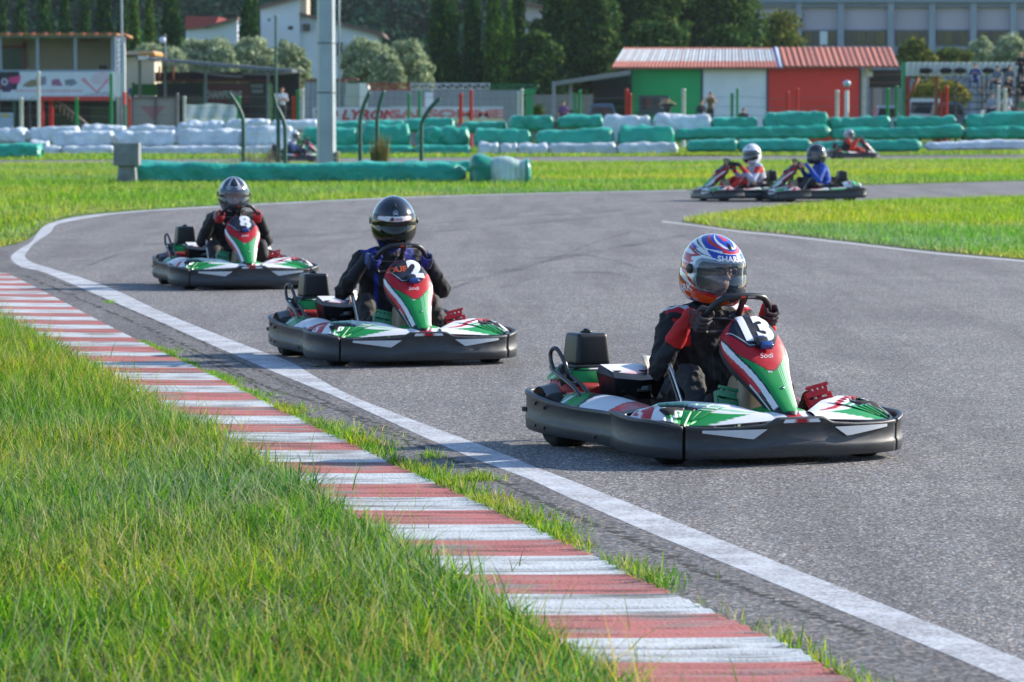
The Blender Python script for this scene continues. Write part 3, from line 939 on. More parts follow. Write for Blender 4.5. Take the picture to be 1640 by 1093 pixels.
    def onf(x, y, lift=.0015):
        """x to the right as one reads it (towards +b), y up the panel"""
        v = .42 - y / .62
        hw = nas_frame(v, 1).y
        w = math.asin(max(-1, min(1, x / hw * math.sin(math.pi / 2 * .86)))) / (math.pi / 2 * .86)
        return nas_frame(v, w) + n_ * lift
    put_text(b, 'Sodi', lambda x, y: onf(x + .005, y - .012, .002), .028, 0, WHT, -.005, .4)
    put_text(b, 'SR', lambda x, y: onf(x - .02 + y * .2, y - .085, .002), .016, 0, (.5, .05, .02), .02)
    put_text(b, 'SR4', lambda x, y: onf(x - .016, y - .105, .002), .010, 0, WHT, .02)
    b.build('maker_lettering', M_PAINT, nf)
    b = MB(); b.lathe([(0, .004), (.006, .004), (.007, 0)], Matrix.Translation(onf(.012, -.20)) @ n_.to_track_quat('Z', 'Y').to_matrix().to_4x4(), 10); b.build('bolt', M_STEEL, nf)
    # transponder clamp
    q = n_.to_track_quat('Z', 'Y').to_matrix()
    q = Matrix(((0, .66 * 0 - .75, .66), (1, 0, 0), (0, .66, .75)))  # columns: right, up-slope, normal
    b = MB()
    b.rbox(onf(.0, .050, .016), (.062, .05, .034), .008, 0, rot=q)
    b.rbox(onf(.012, .028, .022), (.062, .034, .03), .008, 1, rot=q)
    b.rbox(onf(.002, .080, .012), (.05, .016, .02), .005, 1, rot=q)
    b.build('transponder', [M_BLACK, M_BLUE], nf)
    # ---- steering
    S = Matrix.Translation((.225, 0, .640)) @ Matrix.Rotation(R(40), 4, 'Y')
    # local wheel plane: x = forward/down normal?  use y left, z up-in-plane
    def wpt(ang, r):
        x, y = math.sin(ang), math.cos(ang)
        yy = max(-.60, min(y, .80 + (y - .80) * .35))
        return S @ Vector((0, x * r * 1.04, yy * r))
    STEER = S
    ST = empty('steering_wheel', parent=K)
    b = MB()
    b.tube([wpt(2 * math.pi * i / 48, .158) for i in range(48)], .0155, 10, 0, closed=True)
    b.build('rim', M_BLACK, ST)
    b = MB()
    for an in (R(90), R(-90), 0):
        p0, p1 = S @ Vector((.012, 0, 0)), wpt(an, .15)
        b.tube([p0, p0.lerp(p1, .5) + Vector((0, 0, .0)), p1], [.02, .017, .014], 8, 0, flat=.5)
    b.lathe([(0, .02), (.03, .02), (.034, 0), (.03, -.02), (0, -.02)], S @ Matrix.Rotation(R(90), 4, 'Y'), 16)
    b.rbox(S @ Vector((.004, 0, .12)), (.012, .034, .06), .004, rot=S.to_3x3())
    b.build('spoke', M_BLACK, ST)
    b = MB()
    put_text(b, 'SODI', lambda x, y: S @ Vector((.0160, x + .028, y + .1455)), .0125, 0, (.7, .7, .7), .01)
    V = [S @ Vector((.0163, x, z)) for x, z in ((-.028, .139), (-.004, .139), (-.004, .152), (-.028, .152))]
    b.add(V, [(0, 1, 2, 3)], 0, (.8, .05, .01), False)
    b.build('wheel_lettering', M_PLAIN, ST)
    b = MB()
    b.tube([(.19, 0, .63), (.48, 0, .32), (.62, 0, .12)], .012, 8)
    b.tube([(.40, -.07, .08), (.36, -.06, .30), (.33, -.03, .52)], .012, 8)
    b.tube([(.40, .07, .08), (.36, .06, .30), (.33, .03, .52)], .012, 8)
    b.build('steering_column', M_BTUBE, K)
    # ---- floor, chassis, tank, seat
    b = MB()
    b.rbox((.12, 0, .055), (1.15, .62, .02), .006)
    for sg in (-1, 1):
        b.tube(catmull([(-.80, .30 * sg, .09), (-.4, .33 * sg, .075), (.2, .34 * sg, .07), (.55, .27 * sg, .07), (.72, .2 * sg, .10)], 6), .016, 8)
        b.tube(catmull([(.45, .30 * sg, .09), (.60, .42 * sg, .11), (.72, .42 * sg, .12), (.78, .25 * sg, .14)], 6), .012, 8)
    b.tube([(-.54, -.60, .13), (-.54, .60, .13)], .018, 8)
    b.build('chassis', M_BTUBE, K)
    b = MB()
    b.rbox((.33, .0, .235), (.25, .20, .30), .05, 0, taper=.62, seg=4)
    tk = b.build('fuel_tank', M_CREAM, K)
    b = MB()
    b.lathe([(0, .03), (.034, .03), (.037, .022), (.037, 0), (.03, -.005)], Matrix.Translation((.345, -.035, .395)), 18)
    b.build('filler_cap', M_STEEL, tk)
    def seat(u, v):
        # u across, v from front lip to head of the backrest
        w = (u - .5) * 2
        a = interp(v, [0, .35, .5, .7, 1], [.10, -.22, -.32, -.40, -.50])
        z = interp(v, [0, .35, .5, .7, 1], [.15, .10, .13, .26, .42])
        hw = interp(v, [0, .4, .7, 1], [.19, .20, .20, .15])
        side = abs(w) ** 3
        up = side * interp(v, [0, .3, .6, 1], [.06, .15, .10, .02])
        return Vector((a + side * interp(v, [0, .5, .8, 1], [0, .08, .12, .06]), w * hw, z + up))
    b = MB(); b.grid(seat, 24, 24, 0); b.grid(lambda u, v: seat(1 - u, v) + Vector((-.012, 0, -.012)), 24, 24, 0)
    b.build('seat', M_BLACK, K)
    for sg in (-1, 1):
        for o_ in (0, .035):
            b = MB()
            b.tube(catmull([(.27 - o_, sg * .262, .10), (.24 - o_, sg * .266, .20), (.10 - o_, sg * .270, .40), (.03 - o_, sg * .262, .43)], 6), .0085, 8)
            b.build('seat_strut', M_BTUBE if o_ else M_STEEL, K)
    # ---- pedals with foot guards
    for sg, mm in ((-1, M_PED_G), (1, M_PED_R)):
        b = MB()
        Mp = Matrix.Translation((.53, -.205 if sg < 0 else .30, .225)) @ Matrix.Rotation(R(-24), 4, 'Y') @ Matrix.Rotation(R(-12 * sg), 4, 'Z') @ Matrix.Rotation(R(9 * sg), 4, 'X') @ Matrix.Scale(.92, 4)
        def slab(y0, y1, z0, z1, x=0., th=.014):
            V = [Mp @ Vector((x + dx, y, z)) for dx in (0, th) for z in (z0, z1) for y in (y0, y1)]
            b.add(V, [(0, 1, 3, 2), (4, 6, 7, 5), (0, 4, 5, 1), (2, 3, 7, 6), (0, 2, 6, 4), (1, 5, 7, 3)], 0, smooth=False)
        for i in range(5):
            z0 = -.10 + i * .042
            slab(-.075 + .006 * (i % 2), .075 - .008 * i, z0, z0 + .030, .004 * i)
        slab(-.075, -.058, -.10, .10, -.006, .024); slab(.045, .062, -.10, .08, -.006, .024); slab(-.012, .008, -.10, .10, -.004, .022)
        slab(-.085, .085, -.125, -.095, -.02, .06)
        for y in (-.05, -.022, .006, .034):
            slab(y, y + .014, .095, .118, .014, .012)
        slab(-.06, .058, .114, .128, .014, .014)
        b.tube([Mp @ Vector((.0, .0, -.12)), Mp @ Vector((-.06, 0, -.17))], .012, 8)
        b.build('pedal', mm, K)
    # ---- engine side (the driver's right) -------------------------------------
    EG = empty('engine', parent=K)
    b = MB()
    b.rbox((-.69, -.325, .455), (.175, .185, .155), .022, 0, taperxy=(.86, .86), seg=4)
    b.rbox((-.69, -.325, .372), (.20, .21, .02), .008, 0)
    b.build('air_box', M_BLACK, EG)
    b = MB()
    b.lathe([(0, .018), (.012, .018), (.014, .008), (.03, .006), (.03, 0), (.012, -.002)], Matrix.Translation((-.69, -.325, .534)), 12)
    b.rbox((-.69, -.325, .543), (.06, .016, .008), .003)
    b.build('knob', M_BLACK, EG)
    OUT = catmull([(-.86, -.40, 0), (-.85, -.455, 0), (-.78, -.475, 0), (-.66, -.475, 0), (-.58, -.455, 0), (-.54, -.38, 0), (-.53, -.20, 0)], 6)
    def cowl(u, v):
        i_ = v * (len(OUT) - 1)
        k_ = min(int(i_), len(OUT) - 2)
        p = OUT[k_].lerp(OUT[k_ + 1], i_ - k_)
        c_ = Vector((-.69, -.32, 0))
        z0 = .315 - .045 * min(1, v * 1.3)
        if u < .55:
            e = u / .55
            return p.lerp(c_, .22 * e ** 2) + Vector((0, 0, z0 + (.365 - z0) * e))
        e = (u - .55) / .45
        return p.lerp(c_, .22 + .5 * e) + Vector((0, 0, .365 + .008 * e))
    lay = [([(.50, 0), (.54, 0), (.54, 1), (.50, 1)], BLK), ([(.55, .1), (1, .1), (1, .72), (.55, .8)], RED), ([(.54, 0), (.72, 0), (.62, .4), (.66, .9), (.54, .9)], GRN),
           ([(.0, .28), (.0, .33), (.5, .50), (.5, .45)], LGR), ([(.0, .45), (.0, .49), (.5, .62), (.5, .58)], LGR), ([(.1, .15), (.1, .19), (.5, .36), (.5, .32)], WHT),
           ([(.55, .84), (1, .78), (1, 1), (.55, 1)], WHT)]
    b = MB(); b.grid(cowl, 40, 40, 0, paintby(lay, GRN))
    b.build('engine_cowl', M_PAINT, EG)
    b = MB()
    b.rbox((-.64, -.40, .245), (.30, .14, .11), .03, 0, seg=3)
    b.tube([(-.5, -.46, .26), (-.72, -.47, .27)], .045, 12)
    for i in range(6):
        b.rbox((-.56 - i * .035, -.47, .25), (.010, .05, .12), .003)
    b.build('engine_block', M_ENG, EG)
    b = MB()
    b.tube([(-.58, -.47, .20), (-.60, -.49, .32), (-.64, -.47, .36)], .022, 8)
    b.tube(catmull([(-.40, -.30, .18), (-.30, -.30, .24), (-.22, -.28, .20), (-.20, -.30, .10)], 5), .018, 8)
    b.build('exhaust_hose', M_RUB, EG)
    # control box
    bx = MB()
    top = [(-.47, -.36), (-.35, -.355), (-.32, -.25), (-.34, -.13), (-.48, -.14)]
    zt_ = [.392, .364, .352, .360, .390]
    lo = [(-.48, -.375), (-.29, -.37), (-.25, -.25), (-.26, -.11), (-.49, -.12)]
    zl_ = [.355, .338, .326, .332, .352]
    lo2 = [(-.47, -.35), (-.34, -.34), (-.30, -.25), (-.33, -.13), (-.47, -.13)]
    V = [(p[0], p[1], z) for p, z in zip(top, zt_)] + [(p[0], p[1], z) for p, z in zip(lo, zl_)] + [(p[0], p[1], .232) for p in lo2]
    Fc = [(0, 1, 2, 3, 4)] + [(i, 5 + i, 5 + (i + 1) % 5, (i + 1) % 5) for i in range(5)] + [(5 + i, 10 + i, 10 + (i + 1) % 5, 5 + (i + 1) % 5) for i in range(5)]
    bx.add(V[:5], [(0, 1, 2, 3, 4)], 0, [WHT, WHT, (.65, .3, .35), (.65, .3, .35), WHT], False)
    bx.add(V, Fc[1:], 0, BLK, False)
    for c_ in ((-.368, -.325), (-.355, -.185)):
        bx.lathe([(0, .004), (.022, .004), (.026, 0)], Matrix.Translation((c_[0], c_[1], .364)), 12, 0, BLK)
    cb = bx.build('control_box', M_PAINT, EG)
    b = MB()
    b.rbox((-.288, -.22, .287), (.03, .075, .035), .004, 0, (.09, .10, .11)); b.rbox((-.274, -.22, .288), (.012, .035, .018), .002, 0, (.28, .33, .33))
    for y_ in (-.29, -.315):
        for z_ in (.30, .272):
            b.lathe([(0, .006), (.008, .006), (.01, 0)], Matrix.Translation((-.305, y_, z_)) @ Matrix.Rotation(R(90), 4, 'Y'), 10, 0, (.002, .002, .002))
    b.build('gauge', M_PLAIN, cb)
    b = MB()
    for dy in (0, .05):
        b.tube(catmull([(-.33, -.50 + dy, .16), (-.36, -.505 + dy, .22), (-.44, -.51 + dy, .285), (-.66, -.51 + dy, .352), (-.72, -.50 + dy, .372), (-.78, -.46 + dy, .36)], 5), .0115, 8)
    b.tube(catmull([(-.66, -.51, .35), (-.695, -.512, .40), (-.70, -.51, .445), (-.675, -.50, .462), (-.65, -.49, .445), (-.61, -.475, .385), (-.60, -.47, .33)], 5), .0105, 8)
    b.tube([(-.50, -.51, .302), (-.50, -.46, .302)], .010, 8)
    b.build('guard_hoop', M_BTUBE, K)
    # ---- other side: battery box and cables
    b = MB()
    b.rbox((-.28, .335, .235), (.26, .16, .14), .02, 0, taper=.85)
    b.tube(catmull([(.0, .40, .25), (-.1, .44, .275), (-.25, .43, .30), (-.45, .42, .31), (-.6, .42, .30)], 5), .012, 6)
    b.tube(catmull([(-.78, -.1, .20), (-.74, .1, .26), (-.70, .3, .30)], 5), .03, 10)
    b.build('battery_box', M_BLACK, K)
    def rcov(u, v):      # rounded rear cover beside the seat, printed like the pods
        a = -.46 - .34 * u
        e = math.pi * v
        return Vector((a, .36 - .13 * math.cos(e) * (1 - .25 * abs(u - .5) * 2), .25 + (.13 - .05 * abs(u - .45) * 2) * math.sin(e) ** .7))
    b = MB(); b.grid(rcov, 40, 30, 0, paintby([([(0, 0), (.30, 0), (.42, 1), (0, 1)], WHT), ([(.34, 0), (.80, 0), (.9, 1), (.46, 1)], GRN), ([(.5, 0), (.56, 0), (.66, 1), (.6, 1)], LGR), ([(.22, .2), (.3, .2), (.38, .9), (.3, .9)], RED)], WHT))
    b.grid(lambda u, v: Vector((-.46 + .002, .36 - .13 * .75 * (1 - 2 * u) * 1.0, .25 + .08 * (1 - abs(2 * u - 1) ** 3) * v)), 10, 3, 0, None, BLK)
    b.build('rear_cover', M_PAINT, K)
    # ---- wheels
    for a_, b_, w_ in ((.54, -.50, .12), (.54, .50, .12), (-.54, -.50, .18), (-.54, .50, .18)):
        Wm = Matrix.Translation((a_, b_, .13)) @ Matrix.Rotation(R(90), 4, 'X') if True else None
        wh = empty('wheel', parent=K)
        b = MB(); h = w_ / 2
        b.lathe([(.065, -h * .8), (.085, -h), (.115, -h), (.126, -h * .8), (.13, -h * .4), (.13, h * .4), (.126, h * .8), (.115, h), (.085, h), (.065, h * .8)], Wm, 32)
        b.build('tyre', M_RUB, wh)
        b = MB()
        b.lathe([(.0, -.02), (.03, -.02), (.035, -h * .5), (.06, -h * .5), (.066, -h * .8), (.066, h * .8), (.06, h * .5), (.035, h * .5), (.03, .02), (0, .02)], Wm, 24)
        b.build('rim', M_STEEL, wh)
    return K, nf, onf, S, wpt

KART, NF, ONF, STEER, WPT = build_kart()
NF_NAME = 'number_fairing'
_todo = list(range(7))      # seven karts; the last one placed is the prototype itself
def place_kart(loc, yaw, number, label, sticker=None, group='rental karts out on the track'):
    K = copy_tree(KART) if len(_todo) > 1 else KART
    _todo.pop()
    K.location = (*loc, 0)
    K.rotation_euler = (0, 0, -(math.pi / 2 - yaw))
    tag(K, label, 'kart', group)
    nf = [c for c in K.children if c.name.startswith('number_fairing')][0]
    b = MB()
    hexa = [(-.128, .185), (-.075, .236), (.075, .236), (.128, .185), (.085, .105), (.04, .075), (-.04, .075), (-.085, .105)]
    hexa = [(-.143, .150), (-.088, .244), (.088, .244), (.143, .150), (.066, .040), (-.066, .040)]
    # fan with inner rings so that it follows the curved fairing
    n = len(hexa)
    c0 = (0, .145)
    V, Fc, rings = [], [], 6
    pts = []
    for i in range(n):
        p, q = hexa[i], hexa[(i + 1) % n]
        for k in range(5):
            pts.append((p[0] + (q[0] - p[0]) * k / 5, p[1] + (q[1] - p[1]) * k / 5))
    k = len(pts)
    for r_ in range(rings + 1):
        for p in pts:
            f_ = r_ / rings
            V.append(ONF(c0[0] + (p[0] - c0[0]) * f_, c0[1] + (p[1] - c0[1]) * f_, .003))
    for r_ in range(rings):
        for i in range(k):
            Fc.append((r_ * k + i, r_ * k + (i + 1) % k, (r_ + 1) * k + (i + 1) % k, (r_ + 1) * k + i))
    b.add(V, Fc, 0, (.012, .016, .032))
    edge = [[ONF(c0[0] + (p[0] - c0[0]) * f_, c0[1] + (p[1] - c0[1]) * f_, .0042) for p in hexa[3:6] + hexa[:0]] for f_ in (.93, .90)]
    for seg in ((4, 5), (5, 0)):
        for fl in ((.94, .90),):
            P = []
            for j in range(9):
                t = j / 8
                p = (hexa[seg[0]][0] + (hexa[seg[1]][0] - hexa[seg[0]][0]) * t, hexa[seg[0]][1] + (hexa[seg[1]][1] - hexa[seg[0]][1]) * t)
                for f_ in fl:
                    P.append(ONF(c0[0] + (p[0] - c0[0]) * f_, c0[1] + (p[1] - c0[1]) * f_, .0045))
            b.add(P, [(2 * j, 2 * j + 1, 2 * j + 3, 2 * j + 2) for j in range(8)], 0, (.5, .55, .6), False)
    pl = b.build('number_plate', M_PAINT, nf)
    b = MB()
    if number:
        if len(number) == 2:
            xs = [(-.046, number[0]), (.050, number[1])]
        else:
            xs = [(.048 if sticker else .028, number)]
        for x0, ch in xs:
            put_text(b, ch, lambda x, y, x0=x0: ONF(x + x0, y + .150, .0055), .140, 0, (.8, .82, .85), .055, squeeze=.92)
    if sticker:
        put_text(b, sticker, lambda x, y: ONF(x - .066, y + .145 + x * .05, .0055), .044, 0, (.8, .13, .03), .03)
        put_text(b, sticker, lambda x, y: ONF(x - .066, y + .145 + x * .05, .0065), .044, 0, (.012, .016, .032), -.035)
    if b.v:
        b.build('race_number', M_PLAIN, pl)
    return K
KPOS = {
    '13': ((.945, 18.47), R(25)), '2': ((-.785, 25.35), R(18)), '8': ((-2.54, 35.9), R(15)),
}
K13 = place_kart(*KPOS['13'], '13', 'kart with race number 13 on its nose, nearest of the karts')
K2 = place_kart(*KPOS['2'], '2', 'kart with race number 2 and orange graffiti sticker on its nose', sticker='DUF')
K8 = place_kart(*KPOS['8'], '8', 'kart with race number 8 on its nose, beside the long white line')
# ------------------------------------------------------------------ people
M_CLOTH = mat('driver_suit_cloth', rough=.72, spec=.4, attr=True, var=.25, vscale=9, bump=.2, bscale=200)
M_SKIN = mat('skin', (.50, .27, .19), rough=.5, var=.08)
SKIN, BK = (.62, .33, .24), (.013, .013, .017)

def capsule(bm_, p, q, r0, r1, seg=12):
    """closed tapered capsule as verts/faces for the union"""
    p, q = Vector(p), Vector(q)
    d = q - p
    L = d.length
    if L < 1e-6:
        d = Vector((0, 0, 1)); L = 1e-6
    M = Matrix.Translation(p) @ d.to_track_quat('Z', 'Y').to_matrix().to_4x4()
    prof = []
    for i in range(6):
        a = -math.pi / 2 + (math.pi / 2) * i / 5
        prof.append((max(.0004, r0 * math.cos(a)), r0 * math.sin(a)))
    for i in range(6):
        a = (math.pi / 2) * i / 5
        prof.append((max(.0004, r1 * math.cos(a)), L + r1 * math.sin(a)))
    n0 = len(bm_.v)
    bm_.lathe(prof, M, seg)
    k = len(prof)
    bm_.f.append([n0 + j for j in range(seg)][::-1]); bm_.m.append(0); bm_.s.append(True)
    bm_.f.append([n0 + (k - 1) * seg + j for j in range(seg)]); bm_.m.append(0); bm_.s.append(True)

def fuse(name, bones, voxel, material, parent=None, colour_fn=None, wrinkle=0., smooth_it=6, seed=0, keep=None):
    """bones: (p, q, r0, r1, colour[, squash]) -> one continuous skin over them"""
    b = MB()
    for B in bones:
        capsule(b, B[0], B[1], B[2], B[3], 14 if voxel < .01 else 9)
    me = bpy.data.meshes.new('rough_body')
    me.from_pydata(b.v, [], b.f)
    o = bpy.data.objects.new('rough_body', me); COL.objects.link(o)
    md = o.modifiers.new('r', 'REMESH'); md.mode = 'VOXEL'; md.voxel_size = voxel; md.adaptivity = 0
    sm = o.modifiers.new('s', 'SMOOTH'); sm.factor = .5; sm.iterations = smooth_it
    dg = bpy.context.evaluated_depsgraph_get()
    me2 = bpy.data.meshes.new_from_object(o.evaluated_get(dg))
    bpy.data.objects.remove(o); bpy.data.meshes.remove(me)
    me2.name = name
    n = len(me2.vertices)
    co = np.empty(n * 3, dtype=np.float64); me2.vertices.foreach_get('co', co); co = co.reshape(-1, 3)
    P = np.array([tuple(B[0]) for B in bones]); Q = np.array([tuple(B[1]) for B in bones])
    r0 = np.array([B[2] for B in bones]); r1 = np.array([B[3] for B in bones])
    D = Q - P; LL = np.maximum((D * D).sum(1), 1e-9)
    best = np.full(n, 1e9); idx = np.zeros(n, dtype=int); tt = np.zeros(n)
    for i in range(len(bones)):
        t = np.clip(((co - P[i]) @ D[i]) / LL[i], 0, 1)
        d = np.linalg.norm(co - (P[i] + t[:, None] * D[i]), axis=1) - (r0[i] + (r1[i] - r0[i]) * t)
        k = d < best
        best[k] = d[k]; idx[k] = i; tt[k] = t[k]
    cols = np.array([B[4] for B in bones])[idx]
    if colour_fn is not None:
        cols = colour_fn(co, idx, tt, cols)
    if wrinkle > 0:
        nr = np.empty(n * 3, dtype=np.float64); me2.vertices.foreach_get('normal', nr); nr = nr.reshape(-1, 3)
        rs = np.random.default_rng(seed + 3)
        h = np.zeros(n)
        ww = co + .02 * np.sin(co[:, [1, 2, 0]] * 23 + seed)
        for k in range(9):
            dr = rs.normal(size=3); dr /= np.linalg.norm(dr)
            fq = rs.uniform(35, 120)
            h += (1 - 2 * np.abs(np.sin((ww @ dr) * fq / 2 + rs.uniform(0, 6)))) * 30 / fq
        soft = np.array([B[5] if len(B) > 5 else 1. for B in bones])[idx]
        co = co + nr * (h * wrinkle * soft)[:, None]
        me2.vertices.foreach_set('co', co.ravel())
    for a in list(me2.color_attributes):
        me2.color_attributes.remove(a)
    at = me2.color_attributes.new('paint', 'FLOAT_COLOR', 'POINT')
    c = np.ones((n, 4), dtype=np.float32); c[:, :3] = cols
    at.data.foreach_set('color', c.ravel())
    me2.polygons.foreach_set('use_smooth', np.ones(len(me2.polygons), dtype=bool))
    me2.materials.clear(); me2.materials.append(material)
    me2.update()
    ob = bpy.data.objects.new(name, me2); COL.objects.link(ob)
    if parent is not None:
        ob.parent = parent
    return ob

def hand_bones(wr, palm_c, T, Rv, Nv, rim_r, col, col_palm, sc=1.0, mirror=1):
    """gloved hand closed on a bar. palm_c: bar centre; T along the bar (towards the thumb), Rv outward, Nv towards the driver"""
    B = []
    T, Rv, Nv = Vector(T).normalized(), Vector(Rv).normalized(), Vector(Nv).normalized()
    c = Vector(palm_c)
    k0 = c + Rv * .030 + Nv * .028          # heel side of the palm
    for i, (off, ln) in enumerate(((.039, 1.0), (.013, 1.10), (-.013, 1.02), (-.038, .84))):
        base = c + T * off + Rv * .040 * sc + Nv * .012
        j1 = c + T * (off * 1.02) + Rv * .036 * sc - Nv * .030 * ln
        j2 = c + T * (off * .98) + Rv * .004 - Nv * .040 * ln
        tip = c + T * (off * .96) - Rv * .026 * ln - Nv * .020
        B += [(base, j1, .0112 * sc, .0102 * sc, col, .2), (j1, j2, .0102 * sc, .0096 * sc, col, .2), (j2, tip, .0096 * sc, .0085 * sc, col, .2)]
    # palm: from the wrist to the knuckle row
    for off in (.03, .01, -.01, -.03):
        B.append((Vector(wr) + T * off * .5, c + T * off + Rv * .036 + Nv * .014, .021, .0175, col_palm, .2))
    # thumb leaves the side of the palm near its base
    tb = Vector(wr).lerp(c, .45) + T * .022
    m1 = c + T * .052 + Rv * .012 + Nv * .030
    m2 = c + T * .060 - Rv * .020 + Nv * .004
    B += [(tb, m1, .016, .0135, col, .2), (m1, m2, .0135, .011, col, .2), (m2, c + T * .052 - Rv * .026 - Nv * .020, .011, .0095, col, .2)]
    return B

def driver_bones(P, wpt, S, steer=0., lean=(0, 0), a0=0., gl=1.0, head=(0, 0, 0), up=0., hyaw=0.):
    """P: colours. Returns the bones in the kart's own frame"""
    V = Vector
    dl, ds = lean
    hipL, hipR = V((-.20 + a0, .10, .21)), V((-.20 + a0, -.10, .21))
    low, mid, ch = V((-.22 + a0, ds * .2, .27)), V((-.215 + a0, ds * .5, .40)), V((-.18 + a0 + dl * .5, ds * .8, .53))
    nk = V((-.14 + a0 + dl, ds, .665 + up))
    hd = nk + V((.045 + head[0], head[1], .15 + head[2]))
    HY = Matrix.Rotation(hyaw, 3, 'Z')
    shL, shR = nk + V((-.015, .185, -.055)), nk + V((-.015, -.185, -.055))
    B = [(low + V((0, .06, 0)), low - V((0, .06, 0)), .135, .135, P['torso']),
         (low, mid, .150, .145, P['torso']), (mid + V((0, .05, 0)), ch + V((0, .08, 0)), .125, .120, P['torso']), (mid - V((0, .05, 0)), ch - V((0, .08, 0)), .125, .120, P['torso']),
         (ch, nk, .125, .070, P['torso']), (nk + V((0, .03, -.03)), shL, .075, .072, P['shoulder']), (nk - V((0, .03, .03)), shR, .075, .072, P['shoulder']),
         (ch + V((0, .09, .03)), shL, .10, .07, P['shoulder']), (ch + V((0, -.09, .03)), shR, .10, .07, P['shoulder']),
         (nk + V((0, 0, -.02)), nk + V((.015, 0, .055)), .068, .062, P['collar'], .3), (nk, hd + V((.0, 0, -.02)), .055, .055, SKIN, 0),
         (hd + V((-.01, 0, .015)), hd + V((.01, 0, .02)), .088, .088, SKIN, 0), (hd + HY @ V((.03, 0, -.05)), hd + HY @ V((.045, 0, -.04)), .052, .05, SKIN, 0),
         (hd + HY @ V((.088, 0, .008)), hd + HY @ V((.112, 0, -.018)), .010, .013, SKIN, 0)]
    for sg, sh in ((1, shL), (-1, shR)):
        an = math.radians(90) * sg + steer
        c = wpt(an, .158)
        c2 = wpt(an - .08 * sg, .158)
        Tn = (c2 - c).normalized()
        if Tn.z < 0: Tn = -Tn
        Rv = (c - S.translation).normalized()
        Nv = (S.to_3x3() @ V((-1, 0, 0))).normalized()
        wr = c + Rv * .035 + Nv * .075 - Tn * .03
        el = V(((sh.x + wr.x) / 2 - .04, sh.y + sg * P.get('elb', .125), min(sh.z, wr.z) - P.get('drop', .235)))
        B += [(sh, el, .070, .056, P['sleeve']), (el, wr.lerp(el, .48), .058, .049, P['sleeve']), (wr.lerp(el, .50), wr, .050, .036, P['cuff'], .5)]
        B += hand_bones(wr, c, Tn, Rv, Nv, .0155, P['glove'], P['palm'], gl)
    for sg, hip in ((1, hipL), (-1, hipR)):
        kn = V((.135 + a0 * .5, sg * .215, .375)); an_ = V((.40, sg * .25, .165)); toe = V((.465, sg * .255, .275)); heel = V((.405, sg * .25, .125))
        B += [(hip, kn, .100, .068, P['leg']), (kn, kn.lerp(an_, .45), .068, .058, P['leg']), (kn.lerp(an_, .45), an_, .058, .042, P.get('shin', P['leg'])),
              (heel, toe, .038, .036, P['shoe'], .2), (an_, toe, .040, .034, P['shoe'], .2)]
    return B, hd

# ---- helmets
def helm_pt(az, el, k=1.0, hw=.146, hl=.166, hh=.166):
    """az 0 = straight ahead, + towards the wearer's left; el up"""
    ce, se = math.cos(el), math.sin(el)
    x, y, z = ce * math.cos(az), ce * math.sin(az), se
    if z < 0:
        f = max(0, math.cos(az))
        x *= 1 + .10 * f * min(1, -z * 2.2)
        y *= 1 - .12 * min(1, -z * 1.3) ** 1.5
        sq = (abs(x) ** 2.5 + abs(y) ** 2.5) ** (1 / 2.5) / max(1e-6, math.hypot(x, y))
        x /= 1 + (sq - 1) * .2; y /= 1 + (sq - 1) * .2
        r = 1 + .27 * min(1, -z * 1.2)          # lower part hangs straighter than a ball
        x *= r if True else 1; y *= r * .97
    if z > 0:
        x *= 1 + .035 * math.sin(z * math.pi); y *= 1 - .05 * z
        x -= .05 * z * z
    zz = z * hh if z > 0 else z * hh * 1.16
    return Vector((x * hl * k, y * hw * k, zz * k))
